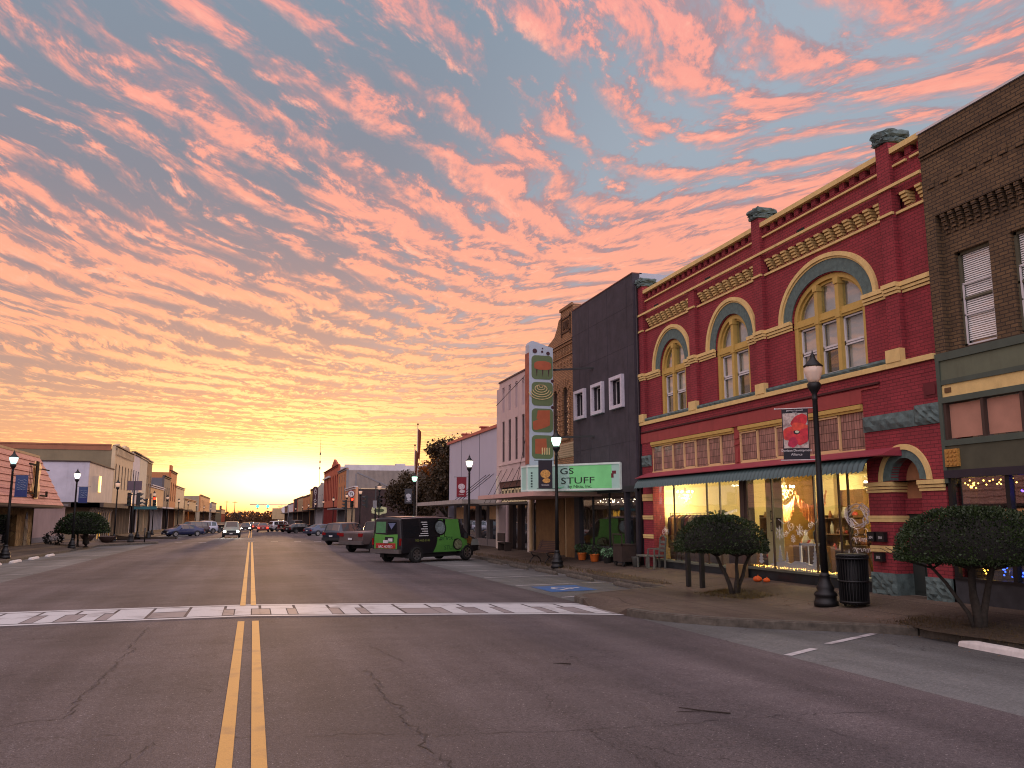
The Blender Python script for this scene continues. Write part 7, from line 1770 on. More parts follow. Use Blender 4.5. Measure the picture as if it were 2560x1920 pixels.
def make_car(kind, name, label, cat, loc, heading, col, tail='off', headl='off', group=None, rim=None, special=None):
    d = CARS[kind]; st = d['st']; t = thing(name, label, cat, loc, group, False, -math.radians(heading))
    body = MB(); gl = MB(); P = [cross(s) for s in st]; n = len(st); K = 8
    for i in range(n - 1):
        for k in range(K - 1):
            fl = st[i][6]
            isg = (k == 4 and fl in ('g', 'g1', 'g2')) or (k in (5, 6) and fl == 'w')
            for sx in (1, -1):
                q = [(p[0] * sx, p[1], p[2]) for p in (P[i][k], P[i][k + 1], P[i + 1][k + 1], P[i + 1][k])]
                body.add(q, [(0, 1, 2, 3) if sx > 0 else (3, 2, 1, 0)], True)
                if isg:      # pane set just proud of the body, inset from the pillars
                    c = Vector((0, 0, 0)); V = [Vector(p) for p in q]
                    for v in V: c += v / 4
                    nr = (V[1] - V[0]).cross(V[3] - V[0]); nr.normalize()
                    if nr.dot(c - Vector((0, c.y, 1.0))) < 0: nr = -nr
                    ins = []
                    for v in V:
                        w_ = v + (c - v) * .09
                        if k in (5, 6): w_.x = v.x * (.94 if abs(v.x) > .3 else 1)
                        ins.append(w_ + nr * .007)
                    gl.add(ins, [(0, 1, 2, 3)])
    for i in (0, n - 1):
        for sx in (1, -1):
            q = [(p[0] * sx, p[1], p[2]) for p in P[i]]; body.add(q, [tuple(range(8))])
    B = body.build('body', col, t)
    bm = bmesh.new(); bm.from_mesh(B.data); bmesh.ops.remove_doubles(bm, verts=bm.verts, dist=.001); bmesh.ops.recalc_face_normals(bm, faces=bm.faces)
    bm.to_mesh(B.data); bm.free(); md = B.modifiers.new('b', 'BEVEL'); md.width = .025; md.segments = 2; md.limit_method = 'ANGLE'; md.angle_limit = .35
    gl.build('window', M['carglass'], t, recalc=False)
    wb, tr, R_ = d['wb'], d['tr'], d['R']; W = max(s[4] for s in st)
    ar = MB()
    for sy in (-1, 1):
        for sx in (-1, 1):
            pr = [(sy * wb / 2 + (R_ + .07) * math.cos(a * PI / 12), R_ + (R_ + .07) * math.sin(a * PI / 12)) for a in range(13)]
            ar.prism(pr + [(sy * wb / 2 - R_ - .07, .22), (sy * wb / 2 + R_ + .07, .22)], 'x', sx * (W - .30), sx * (W - .01))
            ar.ring(pr, [(sy * wb / 2 + (R_ + .015) * math.cos(a * PI / 12), R_ + (R_ + .015) * math.sin(a * PI / 12)) for a in range(13)], 'x', sx * (W - .02), sx * (W + .006))
    ar.build('wheel_arch', M['plastic'], t)
    u = MB(); u.box(-W * .8, W * .8, -wb / 2 - .3, wb / 2 + .3, .24, .5); u.build('underbody', M['plastic'], t)
    for sy in (-1, 1):
        for sx in (-1, 1):
            y = sy * wb / 2; x = sx * (W - .085); m = MB(); prof = [(R_ * .62, -.11), (R_ * .9, -.115), (R_, -.08), (R_, .08), (R_ * .9, .115), (R_ * .62, .11)]
            vs = []; fs = []; N_ = 22
            for r0, o in prof:
                for k in range(N_): a = 2 * PI * k / N_; vs.append((x + o, y + r0 * math.cos(a), R_ + r0 * math.sin(a)))
            for j in range(len(prof)):
                for k in range(N_): j2 = (j + 1) % len(prof); fs.append((j * N_ + k, j * N_ + (k + 1) % N_, j2 * N_ + (k + 1) % N_, j2 * N_ + k))
            m.add(vs, fs, True); wh = m.build('wheel', M['rubber'], t)
            m = MB(); xo = x + sx * .10; m.prism([(y + R_ * .63 * math.cos(2 * PI * k / 20), R_ + R_ * .63 * math.sin(2 * PI * k / 20)) for k in range(20)], 'x', xo - sx * .06, xo - sx * .05)
            for k in range(6): a = k * PI / 3; m.bar((xo, y, R_), (xo, y + R_ * .6 * math.cos(a), R_ + R_ * .6 * math.sin(a)), .02, R_ * .2)
            m.ring([(y + R_ * .64 * math.cos(2 * PI * k / 24), R_ + R_ * .64 * math.sin(2 * PI * k / 24)) for k in range(25)], [(y + R_ * .54 * math.cos(2 * PI * k / 24), R_ + R_ * .54 * math.sin(2 * PI * k / 24)) for k in range(25)], 'x', xo - .012, xo + .018)
            m.build('rim', rim or M['chrome'], wh)
    y0 = st[0][0]; y1 = st[-1][0]; zb0 = st[1][1]; zb1 = st[-2][1]; zs0 = st[1][2]; zs1 = st[-2][2]; w0 = st[1][4]; w1 = st[-2][4]
    if kind != 'van':
        m = MB(); m.box(-w0 * .97, w0 * .97, y0 - .07, y0 + .12, zb0 + .02, zb0 + .24); m.build('rear_bumper', M['chrome'] if kind == 'pickup' else M['plastic'] if kind == 'suv' else col, t)
        m = MB(); m.box(-w1 * .9, w1 * .9, y1 - .12, y1 + .05, zb1 - .04, zb1 + .18); m.build('front_bumper', M['plastic'] if kind != 'sedan' else col, t)
        m = MB(); m.box(-.55, .55, y1 - .14, y1 + .03, zb1 + .22, zb1 + .40); m.build('grille', M['plastic'], t)
        for sx in (-1, 1):
            m = MB(); m.box(sx * w0 * .62, sx * w0 * .97, y0 + .0 - .03, y0 + .16, zs0 - .26, zs0 - .06); m.build('tail_light', M['tail_on'] if tail == 'on' else M['tail_off'], t)
            m = MB(); m.box(sx * w1 * .58, sx * w1 * .98, y1 - .30, y1 + .02, zs1 - .20, zs1 - .04)
            m.build('headlight', M['head_on'] if headl == 'on' else M['head_off'], t)
            m = MB(); ys_ = [s for s in st if s[6] == 'w'][-1][0]; m.box(sx * (W + .02), sx * (W + .2), ys_ + .05, ys_ + .15, 1.02 if kind != 'sedan' else .9, 1.16 if kind != 'sedan' else 1.02); m.build('mirror', col, t)
    m = MB(); m.box(-.16, .16, y0 - .085 if kind != 'van' else y0 - .03, y0 - .07, zb0 + .30 if kind != 'van' else .92, zb0 + .42 if kind != 'van' else 1.06); m.build('licence_plate', M['plate'], t)
    m = MB(); m.box(-.16, .16, y1 + .05, y1 + .06, zb1 + .02, zb1 + .13); m.build('licence_plate', M['plate'], t)
    if special: special(t, d)
    return t
def onroad(axle, heading, wb):
    h = math.radians(heading); x = axle[0] + math.sin(h) * wb / 2; y = axle[1] + math.cos(h) * wb / 2
    return (x, y, Rz(x, y))
# wrapped shop van
def vanfit(t, d):
    gr = plain('lime_green_wrap', (82, 140, 64), .35, var=.12, scale=2); bk = plain('black_wrap', (24, 22, 30), .35); W = 1.012
    # side wrap: the body is black behind, green from the middle forward
    def side(L, mat, nm, off=.006, par=t, zt=None):
        m = MB(); vs = []
        def xo(z):
            if z < .62: return W * (.985 + .015 * (z - .4) / .22) + off
            if z < 1.13: return W * (1 - .03 * max(0, (z - .80) / .33)) + off
            return .98 + (.84 - .98) * (z - 1.13) / (2.04 - 1.13) + off
        # split by height so the panel follows the side of the van
        zs = [.46, .62, .80, 1.0, 1.13, 1.35, 1.6, 1.85, 2.02]
        y0s = {z: L(z) for z in zs}
        for a, b in zip(zs[:-1], zs[1:]):
            if y0s[a] is None or y0s[b] is None: continue
            (ya, yb), (yc, yd) = y0s[a], y0s[b]
            m.add([(xo(a), ya, a), (xo(a), yb, a), (xo(b), yd, b), (xo(b), yc, b)], [(0, 1, 2, 3)])
        return m.build(nm, mat, par, recalc=False)
    side(lambda z: (-.62 + .28 * math.sin((z - .5) * 2.3), 1.75 if z < 1.1 else 1.32 - (z - 1.13) * .1), gr, 'green_side_panel')
    gy = plain('grey_hood_wrap', (128, 134, 130), .4)
    m = MB(); m.add([(W + .004, 2.05, .72), (W - .01, 2.66, .72), (.965, 2.6, 1.0), (.975, 2.05, 1.05)], [(0, 1, 2, 3)]); m.build('grey_fender_panel', gy, t, recalc=False)
    def disc(cy_, cz, a, b, mat, nm, off=.012, par=t):
        m = MB(); vs = []
        for k in range(20):
            yy = cy_ + a * math.cos(2 * PI * k / 20); z = cz + b * math.sin(2 * PI * k / 20)
            x = W * (1 - .03 * max(0, min(1, (z - .80) / .33))) if z < 1.13 else .98 + (.84 - .98) * (z - 1.13) / .91
            vs.append((x + off, yy, z))
        cxx = sum(v[0] for v in vs) / 20; vs.append((cxx, cy_, cz))
        m.add(vs, [(k, (k + 1) % 20, 20) for k in range(20)]); return m.build(nm, mat, par, recalc=False)
    disc(-.1, 1.62, .42, .38, plain('ring_black', (16, 18, 20), .3), 'round_print'); disc(-.1, 1.62, .34, .31, plain('grey_photo_print', (110, 122, 124), .4, var=.7, scale=7), 'round_print', .018)
    disc(1.05, .80, .34, .28, plain('ring_black2', (16, 18, 20), .3), 'round_print'); disc(1.08, .80, .28, .23, plain('ring_photo_print', (110, 116, 90), .4, var=.7, scale=9), 'round_print', .018)
    br = plain('brown_photo_print', (110, 76, 34), .4, var=.7, scale=6)
    m = MB(); m.add([(W + .005, 1.45, .62), (W + .005, 1.95, .62), (.99, 2.15, 1.05), (.97, 1.95, 1.2), (.98, 1.6, 1.1)], [(0, 1, 2, 3, 4)]); m.build('brown_print', br, t, recalc=False)
    tg = plain('dark_green_letter', (20, 74, 40), .5); wl = plain('white_letter', (206, 206, 206), .5); yl_ = plain('yellow_letter', (120, 130, 70), .5)
    m = MB(); m.text('RUGS', .30, facing((.996, .28, .96), (0, 1, 0)), .004, 'CENTER', 1.2); m.text('STUFF', .28, facing((1.018, .55, .56), (0, 1, 0)), .004, 'CENTER', 1.2); m.build('lettering', tg, t)
    m = MB()
    for k, L_ in enumerate((.42, .36, .3, .44, .4, .52, .62)):
        z = 1.86 - k * .105; x = .98 + (.84 - .98) * (z - 1.13) / .91 + .012; m.add([(x, -.95 - L_, z), (x, -.95, z), (x - .005, -.95, z + .035), (x - .005, -.95 - L_, z + .035)], [(0, 1, 2, 3)])
    m.build('white_list_print', wl, t, recalc=False)
    m = MB(); m.text('903-463-8146', .16, facing((1.00, -1.35, .98), (0, 1, 0)), .004, 'CENTER', 1.1); m.build('phone_number', yl_, t)
    # rear doors
    m = MB(); yb = -2.735
    def rq(mb, x0, x1, z0, z1, off=0.0):
        def yy(z): return -2.725 + .035 * max(0, (z - 1.0)) - off
        mb.add([(x0, yy(z0), z0), (x1, yy(z0), z0), (x1 * (.97 if z1 > 1.5 else 1), yy(z1), z1), (x0 * (.97 if z1 > 1.5 else 1), yy(z1), z1)], [(0, 1, 2, 3)])
    rq(m, -.84, .72, .66, 1.14); rq(m, -.84, .74, 1.14, 1.96); m.build('rear_door', gr, t, recalc=False)
    m = MB(); rq(m, -.76, -.08, 1.38, 1.90, .012); m.build('rear_window', plain('perforated_green_window', (74, 122, 84), .3, var=.2), t, recalc=False)
    m = MB(); rq(m, .04, .66, 1.36, 1.90, .012); m.build('rear_window', M['carglass'], t, recalc=False)
    m = MB(); m.add([(.10, -2.73, 1.84), (.60, -2.73, 1.84), (.34, -2.745, 1.55)], [(0, 1, 2)]); m.build('window_sticker', plain('blue_grey_sticker', (90, 100, 130), .5), t, recalc=False)
    m = MB(); rq(m, -.10, .48, .98, 1.20, .014); m.build('black_panel', bk, t, recalc=False)
    m = MB(); rq(m, .12, .42, 1.0, 1.14, .022); m.build('licence_plate', M['plate'], t, recalc=False)
    m = MB(); rq(m, -.72, .62, .68, .92, .014); m.build('red_print', plain('red_print', (150, 40, 34), .5, var=.5, scale=9), t, recalc=False)
    m = MB(); m.text('PICK OF', .12, facing((-.1, -2.75, .82), (1, 0, 0)), .003) if False else m.text('ARC NOTED', .17, facing((-.05, -2.75, .70), (1, 0, 0)), .004); m.build('lettering', wl, t)
    m = MB(); m.box(-.98, .98, -2.86, -2.70, .46, .64); m.box(-.7, .7, -2.88, -2.84, .6, .645); m.build('rear_bumper', M['chrome'], t)
    for sx in (-1, 1): m = MB(); m.box(sx * .88, sx * .975, -2.75, -2.69, .82, 1.14); m.build('tail_light', M['tail_off'], t)
    m = MB(); m.box(-.95, .95, 2.66, 2.80, .44, .66); m.build('front_bumper', M['chrome'], t)
    for sx in (-1, 1):
        m = MB(); m.box(sx * .62, sx * .92, 2.64, 2.75, .74, .92); m.build('headlight', M['head_off'], t)
        m = MB(); m.box(sx * 1.04, sx * 1.22, 1.5, 1.6, 1.08, 1.34); m.build('mirror', M['plastic'], t)
    m = MB(); m.add([(x, y, z - .04 * abs(x)) for y, z in ((-2.58, 2.135), (-1.4, 2.175), (.1, 2.17), (.95, 2.115), (1.3, 2.04)) for x in (-.70, -.3, .3, .70)], [(j * 4 + i, j * 4 + i + 1, j * 4 + i + 5, j * 4 + i + 4) for j in range(4) for i in range(3)]); m.tube([(-.86, -2.62, 2.05), (-.84, -1, 2.1), (-.84, .4, 2.08), (-.82, 1.3, 1.97)], .015, 5); m.tube([(.86, -2.62, 2.05), (.85, -1, 2.1), (.85, .4, 2.08), (.83, 1.3, 1.97)], .015, 5); m.build('roof_trim', plain('silver_roof', (176, 150, 150), .25, .3), t, recalc=False)
    for yy in (-.1, .98): m = MB(); m.box(.99, 1.02, yy - .16, yy, 1.02, 1.05); m.build('handle', M['plastic'], t)
van_black = carpaint('van_black', (20, 18, 25), .45, .0); van_black.node_tree.nodes['Principled BSDF'].inputs['Coat Weight'].default_value = 0.05
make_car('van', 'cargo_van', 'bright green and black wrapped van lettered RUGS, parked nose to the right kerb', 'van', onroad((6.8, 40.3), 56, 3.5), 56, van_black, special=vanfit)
g_bg = 'parked cars on the right'; g_l = 'parked cars on the left'
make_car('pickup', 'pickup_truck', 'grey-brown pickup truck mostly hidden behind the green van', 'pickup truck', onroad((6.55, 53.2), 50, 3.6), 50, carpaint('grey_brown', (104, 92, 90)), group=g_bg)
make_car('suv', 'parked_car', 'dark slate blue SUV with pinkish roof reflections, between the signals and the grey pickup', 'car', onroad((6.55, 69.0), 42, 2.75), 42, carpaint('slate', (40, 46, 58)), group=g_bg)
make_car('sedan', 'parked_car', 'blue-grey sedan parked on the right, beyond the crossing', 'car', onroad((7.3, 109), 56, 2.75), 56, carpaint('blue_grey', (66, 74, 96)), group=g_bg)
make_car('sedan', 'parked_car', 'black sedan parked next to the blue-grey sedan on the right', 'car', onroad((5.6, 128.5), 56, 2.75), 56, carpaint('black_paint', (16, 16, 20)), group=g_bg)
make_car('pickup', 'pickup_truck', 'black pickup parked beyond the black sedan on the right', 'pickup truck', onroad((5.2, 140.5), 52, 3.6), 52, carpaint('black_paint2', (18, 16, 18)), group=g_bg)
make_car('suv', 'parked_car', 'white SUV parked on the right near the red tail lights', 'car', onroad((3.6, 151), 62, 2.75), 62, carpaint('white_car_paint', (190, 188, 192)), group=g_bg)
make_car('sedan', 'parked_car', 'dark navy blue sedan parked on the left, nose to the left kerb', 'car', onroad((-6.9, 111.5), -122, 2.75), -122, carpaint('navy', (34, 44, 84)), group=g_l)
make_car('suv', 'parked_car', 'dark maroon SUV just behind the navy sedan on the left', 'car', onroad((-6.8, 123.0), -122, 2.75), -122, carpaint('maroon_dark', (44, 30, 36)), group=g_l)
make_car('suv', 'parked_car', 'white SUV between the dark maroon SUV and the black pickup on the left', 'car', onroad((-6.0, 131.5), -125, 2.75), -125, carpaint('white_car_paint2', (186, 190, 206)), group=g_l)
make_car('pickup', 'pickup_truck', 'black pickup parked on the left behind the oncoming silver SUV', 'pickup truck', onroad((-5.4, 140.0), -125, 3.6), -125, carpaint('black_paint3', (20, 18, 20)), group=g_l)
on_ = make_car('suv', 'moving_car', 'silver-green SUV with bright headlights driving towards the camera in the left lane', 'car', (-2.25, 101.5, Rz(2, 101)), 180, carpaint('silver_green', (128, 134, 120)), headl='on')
for sx in (-1, 1):
    ld = bpy.data.lights.new('headlight_beam', 'SPOT'); ld.energy = 260; ld.spot_size = 1.0; ld.spot_blend = .9; ld.color = (1, .95, .8); ld.shadow_soft_size = .08
    o = bpy.data.objects.new('headlight_beam', ld); COL.objects.link(o); o.parent = on_; o.location = (sx * .7, 2.4, .78); o.rotation_euler = (math.radians(80), 0, 0)
make_car('sedan', 'moving_car', 'red car with tail lights on, nearest car driving away down the street', 'car', (1.6, 143.5, Rz(1, 143)), 0, carpaint('red_car', (120, 40, 36)), tail='on')
make_car('sedan', 'moving_car', 'second red-lit car driving away, left of and beyond the nearest one', 'car', (.75, 171, Rz(1, 171)), 0, carpaint('dark_red_car', (90, 34, 30)), tail='on')
make_car('sedan', 'moving_car', 'oncoming car behind the silver SUV, seen as the lower pair of far headlights', 'car', (-1.15, 153, Rz(1, 153)), 180, carpaint('dark_far_car', (50, 46, 44)), headl='on')
make_car('sedan', 'moving_car', 'farthest oncoming car, upper pair of far headlights in the middle of the street', 'car', (-.45, 196, Rz(1, 196)), 180, carpaint('dark_far_car2', (60, 54, 50)), headl='on')
# ------------------------------------------------------------------ trees
def leafmat(name, c1, c2, trans=.35):
    m = bpy.data.materials.new(name); m.use_nodes = True; N = NT(m.node_tree); N.n.clear()
    out = N.node('ShaderNodeOutputMaterial'); P = N.node('ShaderNodeTexCoord').outputs['Object']
    n = N.noise(P, 2.6, 5, .7); n2 = N.noise(P, 30, 2, .6)
    c = N.mix(N.mr(N.m('ADD', N.m('MULTIPLY', n, .6), N.m('MULTIPLY', n2, .4)), .38, .62), lin(c1), lin(c2))
    d = N.node('ShaderNodeBsdfPrincipled'); N.l.new(c, d.inputs['Base Color']); d.inputs['Roughness'].default_value = .55; d.inputs['Specular IOR Level'].default_value = .4
    t = N.node('ShaderNodeBsdfTranslucent'); N.l.new(c, t.inputs['Color']); mx = N.node('ShaderNodeMixShader'); mx.inputs[0].default_value = trans
    N.l.new(d.outputs[0], mx.inputs[1]); N.l.new(t.outputs[0], mx.inputs[2]); N.l.new(mx.outputs[0], out.inputs['Surface']); return m
def leaf(mb, c, d, s, r, asp=.45):
    e = d.cross(Vector((r.uniform(-1, 1), r.uniform(-1, 1), r.uniform(-1, 1))))
    if e.length < 1e-3: return
    e.normalize(); mb.add([c, c + d * s * .5 + e * s * asp, c + d * s, c + d * s * .5 - e * s * asp], [(0, 1, 2, 3)])
barkm = plain('dark_grey_bark', (52, 46, 40), .95, var=.35, scale=14, bump=.8, bscale=30)
def umbrella_tree(label, x, y, R_, top, bot, seed, nleaf, ls, stems, dx=0, dy=0, group='umbrella-shaped clipped trees', asym=1.0):
    z = Sz(x, y); t = thing('clipped_tree', label, 'tree', (x, y, z), group, False); r = random.Random(seed)
    tk = MB(); H = top - bot
    for (bx, by, tx, ty, r0) in stems:
        p = [Vector((bx, by, -.05))]
        for k in range(1, 6): f = k / 5; p.append(Vector((bx + (tx - bx) * f ** 1.3 + r.uniform(-.02, .02), by + (ty - by) * f ** 1.3 + r.uniform(-.02, .02), (bot + .15 * H) * f)))
        tk.tube(p, [r0 * (1 - .45 * k / 5) for k in range(6)], 9)
        e = p[-2]
        for k in range(4):
            a = r.uniform(0, 2 * PI); L_ = R_ * r.uniform(.4, .75); q = e + Vector((L_ * math.cos(a), L_ * math.sin(a), bot * r.uniform(.18, .3) + .12)); mid = (e + q) / 2 + Vector((0, 0, -.05)); tk.tube([e, mid, q], [r0 * .45, r0 * .3, r0 * .12], 6)
    tk.build('trunk', barkm, t)
    cr = MB()
    def surf(a, u):
        """a azimuth, u 0 rim .. 1 top"""
        bump = 1 + .06 * math.sin(3 * a + seed) + .05 * math.sin(5 * a + 2 * seed)
        rr = R_ * bump * math.cos(u * PI / 2) ** .8; h = bot + H * (.12 + .88 * math.sin(u * PI / 2)); return rr, h
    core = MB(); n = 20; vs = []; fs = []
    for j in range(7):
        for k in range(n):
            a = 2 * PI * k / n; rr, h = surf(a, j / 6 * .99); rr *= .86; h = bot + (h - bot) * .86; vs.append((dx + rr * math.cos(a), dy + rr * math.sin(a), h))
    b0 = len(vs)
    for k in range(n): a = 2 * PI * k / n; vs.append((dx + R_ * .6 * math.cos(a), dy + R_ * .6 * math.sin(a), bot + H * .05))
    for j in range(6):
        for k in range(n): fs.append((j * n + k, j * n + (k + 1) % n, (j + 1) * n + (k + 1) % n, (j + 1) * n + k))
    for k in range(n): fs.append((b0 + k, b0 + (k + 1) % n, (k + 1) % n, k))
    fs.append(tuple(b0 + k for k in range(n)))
    core.add(vs, fs); core.build('shade_core', plain('dark_shade_core', (18, 17, 12), 1), t)  # solid dark core paints the shade inside the crown and closes gaps
    for i in range(nleaf):
        a = r.uniform(0, 2 * PI); u = r.random() ** 1.1 if i % 5 else -r.random() * .1
        if i % 7 == 0:  # underside
            rr = R_ * r.uniform(.4, .98); h = bot + H * (.02 + .1 * (rr / R_) ** 2) + r.uniform(-.05, .02); nr = Vector((0, 0, -1))
        else:
            rr, h = surf(a, max(u, 0)); dep = r.random() ** 2 * .16; rr *= 1 - dep * .8; h = bot + (h - bot) * (1 - dep) + (u * H * .9 if u < 0 else 0); nr = Vector((math.cos(a) * math.cos(max(u, 0) * 1.4), math.sin(a) * math.cos(max(u, 0) * 1.4), math.sin(max(u, 0) * 1.4) + .15))
            cl = mnoise.noise(Vector((rr * math.cos(a) * 5, rr * math.sin(a) * 5, h * 5 + seed))); rr += cl * .045; h += cl * .045
        c = Vector((dx + rr * math.cos(a), dy + rr * math.sin(a), h)); d = (nr + Vector((r.gauss(0, .55), r.gauss(0, .55), r.gauss(0, .45)))).normalized()
        leaf(cr, c, d, ls * r.uniform(.6, 1.25), r, .32)
    cr.build('crown', M['holly'], t, recalc=False); return t
M['holly'] = leafmat('dark_holly_leaf', (20, 30, 14), (48, 66, 28), .08)
M['holly2'] = M['holly']
umbrella_tree('umbrella-shaped clipped tree with three stems in front of the lit shop', 11.57, 18.96, 1.13, 1.93, 1.05, 4, 11000, .055, ((-.05, 0, -.55, .1, .06), (.02, -.05, .0, -.2, .06), (.1, .03, .55, -.1, .06)), dx=-.28, dy=.1)
umbrella_tree('umbrella-shaped clipped tree in the right foreground before the tan building', 11.85, 11.75, 1.30, 2.02, 1.10, 9, 17000, .05, ((0, 0, -.02, .1, .085), (.06, -.03, .25, -.2, .07), (-.04, .05, -.75, .4, .04)), dx=.02, dy=.0)
umbrella_tree('umbrella-shaped clipped tree with a thick black trunk on the left sidewalk', -11.5, 66.4, 1.62, 2.35, .95, 6, 6500, .13, ((.3, 0, .25, 0, .26), (-.5, 0, -.5, .1, .10), (-.2, 0, -.3, 0, .08)))
# soil and grass patches round the trees
sl = M['soil']
for (cx, cy_, rx, ry, nm) in ((11.75, 11.4, .62, 2.1, 0), (11.7, 18.9, .5, .9, 0), (11.62, 26.0, .28, 3.2, 0)):
    m = MB(); n = 26; vs = [(cx, cy_, Sz(cx, cy_) + .025)]
    for k in range(n): a = 2 * PI * k / n; q = 1 + .12 * math.sin(3 * a + cx) + .07 * math.sin(7 * a); X_ = cx + rx * q * math.cos(a); Y_ = cy_ + ry * q * math.sin(a); vs.append((X_, Y_, Sz(X_, Y_) + .011))
    m.add(vs, [(0, 1 + k, 1 + (k + 1) % n) for k in range(n)]); o = m.build('soil', sl); o['kind'] = 'structure'
gm = leafmat('dead_grass', (66, 54, 30), (104, 86, 48), .2); r = random.Random(11); m = MB()
for i in range(5200):
    if i % 3 == 0: x = r.gauss(11.75, .30); y = r.uniform(9.4, 13.3)
    elif i % 3 == 1: x = r.gauss(11.62, .16); y = r.uniform(22.5, 60)
    else: x = r.gauss(11.62, .26); y = r.uniform(17.9, 20.0)
    h = r.uniform(.02, .075) * (1.5 if y > 25 else 1); z = Sz(x, y); a = r.uniform(0, 2 * PI); m.add([(x - .008, y, z), (x + .008, y + .004, z), (x + .03 * math.cos(a), y + .03 * math.sin(a), z + h)], [(0, 1, 2)])
o = m.build('grass', gm, recalc=False); o['kind'] = 'stuff'; o['label'] = 'dry brown grass and leaf litter along the right kerb'
# fallen leaves along the right kerb
m = MB(); lm = leafmat('fallen_leaf', (96, 66, 36), (150, 110, 64), .1)
for i in range(900):
    y = r.uniform(9, 50); x = r.uniform(11.0, 11.5) if i % 2 else r.uniform(10.4, 13.0)
    z = (Sz(x, y) if x > 11.3 else Rz(x, y)) + .015; a = r.uniform(0, 6); s = r.uniform(.015, .035); m.add([(x, y, z), (x + s * math.cos(a), y + s * math.sin(a), z + .006), (x + s * 1.2 * math.cos(a + .7), y + s * 1.2 * math.sin(a + .7), z), (x + s * math.cos(a + 1.4), y + s * math.sin(a + 1.4), z + .008)], [(0, 1, 2, 3)])
o = m.build('leaf_litter', lm, recalc=False); o['kind'] = 'stuff'; o['label'] = 'scattered dry leaves at the foot of the right kerb'

def branch(mb, p, d, L_, r0, depth, r, tips, up=.15):
    n = 4; pts = [p]; q = p; dd = d.copy()
    for k in range(n): dd = (dd + Vector((r.gauss(0, .13), r.gauss(0, .13), r.gauss(0, .1) + up * .3))).normalized(); q = q + dd * L_ / n; pts.append(q)
    mb.tube(pts, [r0 * (1 - .5 * k / n) for k in range(n + 1)], 5 if depth < 3 else 3, cap=False)
    tips.append((q, dd))
    if depth == 0: return
    for k in range(3 if depth > 1 else 4):
        nd = (dd + Vector((r.gauss(0, .6), r.gauss(0, .6), r.gauss(0, .4) + up))).normalized(); s = pts[r.randrange(2, n + 1)]
        branch(mb, s, nd, L_ * r.uniform(.6, .78), r0 * .5, depth - 1, r, tips, up)
def tree(label, x, y, z, H, R_, seed, nl, ls, lm_, cw=(1, 1, 1), name='broadleaf_tree', grp=None, bare=False):
    t = thing(name, label, 'tree', (x, y, z), grp, False); r = random.Random(seed); tk = MB(); tips = []
    tk.tube([(0, 0, -.3), (.05, 0, H * .18), (0, .05, H * .32)], [H * .035, H * .027, H * .022], 8, cap=False)
    for k in range(6): a = k * 1.05 + r.uniform(-.3, .3); branch(tk, Vector((0, 0, H * r.uniform(.2, .33))), Vector((math.cos(a), math.sin(a), r.uniform(.6, 1.3))).normalized(), H * .26, H * .014, 3, r, tips)
    tk.build('trunk', barkm, t)
    if bare: return t
    cr = MB(); cl = []
    for i in range(46):
        v = Vector((r.gauss(0, 1), r.gauss(0, 1), r.gauss(0, 1))).normalized() * r.random() ** .4
        cl.append((Vector((v.x * R_ * .8, v.y * R_ * .8, H * .62 + v.z * H * .33)), R_ * r.uniform(.16, .34)))
    for i in range(nl):
        if i % 4 == 0 and tips: c0, d0 = r.choice(tips); c = c0 + Vector((r.gauss(0, .3), r.gauss(0, .3), r.gauss(0, .25)))
        else: c0, rr = r.choice(cl); v = Vector((r.gauss(0, 1), r.gauss(0, 1), r.gauss(0, .8))).normalized() * rr * r.random() ** .45; c = c0 + v
        d = Vector((r.gauss(0, 1), r.gauss(0, 1), r.gauss(0, .7) - .2)).normalized(); leaf(cr, c, d, ls * r.uniform(.6, 1.3), r, .4)
    cr.build('crown', lm_, t, recalc=False); return t
olm = leafmat('sunglow_autumn_leaf', (92, 56, 24), (150, 88, 34), .5); dlm = leafmat('dark_oak_leaf', (44, 36, 22), (70, 52, 28), .2)  # orange of olm is dawn glow on autumn leaves, painted into the colour
tree('large dark tree with orange-tinged top, left of the tall grey metal building', 18.0, 78.0, -.2, 9.6, 4.4, 3, 15000, .26, dlm)
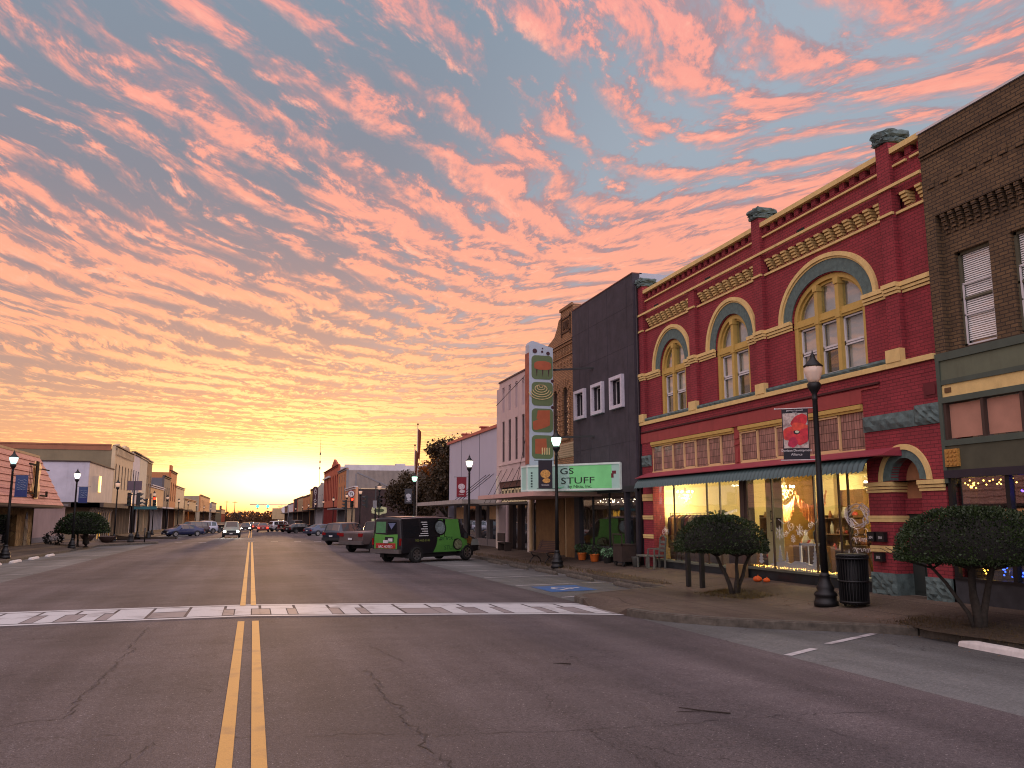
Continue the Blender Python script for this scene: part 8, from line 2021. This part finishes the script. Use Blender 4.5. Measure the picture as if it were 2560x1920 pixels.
tree('autumn tree top with dawn glow in its leaf colour, rising behind the flagpoles and the large dark tree', 20.5, 92, -.3, 10.6, 3.8, 8, 11000, .30, olm)
tree('dark rounded tree against the blank side wall of the low dark brick shop', 16.2, 88, -.3, 7.2, 3.6, 15, 10000, .26, dlm)
for i, (x, y, H, R_, l, b_) in enumerate(((-8, 500, 11.5, 4.6, 'orange-lit bare tree at the far end of the street, left', True), (16, 520, 15, 4, 'bare tree with spiky branches behind the far round sign', True), (22, 515, 12, 3, 'smaller bare tree beside the spiky one at the far end', True), (-18, 520, 9, 4, 'low rounded bare tree left of the far utility poles', True))):
    tree(l, x, y, -3.2, H, R_, 40 + i, 0, .3, olm, bare=b_, name='bare_tree', grp='bare trees at the end of the street')
# the wood closing the street far away
m = MB(); r = random.Random(21)
for i in range(9000):
    x = r.uniform(-120, 90); y = r.uniform(545, 580); top = 3.6 + 1.3 * mnoise.noise(Vector((x * .06, 3, 1))) + .9 * mnoise.noise(Vector((x * .3, 7, 2)))
    z = -4 + (top + 4) * r.random() ** .6; d = Vector((r.gauss(0, 1), r.gauss(0, 1), r.gauss(0, 1))).normalized(); leaf(m, Vector((x, y, z)), d, r.uniform(.8, 1.7), r, .5)
m.prism([(x, 1.2 + 1.3 * mnoise.noise(Vector((x * .06, 3, 1))) + .9 * mnoise.noise(Vector((x * .3, 7, 2)))) for x in range(-130, 101, 3)] + [(100, -6), (-130, -6)], 'y', 556, 575)
o = m.build('distant_wood', leafmat('distant_wood_leaf', (70, 46, 26), (104, 66, 34), .3), recalc=False); o['kind'] = 'stuff'; o['label'] = 'far dark wood closing the end of the street'
# ------------------------------------------------------------------ low dawn sun at the end of the street
sd = bpy.data.lights.new('sun', 'SUN'); sd.energy = 2.2; sd.angle = math.radians(1.5); sd.color = (1, .55, .25)
so = bpy.data.objects.new('sun', sd); COL.objects.link(so); so.location = (0, 0, 60)
el_, az_ = math.radians(1.6), math.radians(2.0)
v = Vector((math.sin(az_) * math.cos(el_), math.cos(az_) * math.cos(el_), math.sin(el_)))
so.rotation_euler = v.to_track_quat('Z', 'Y').to_euler()
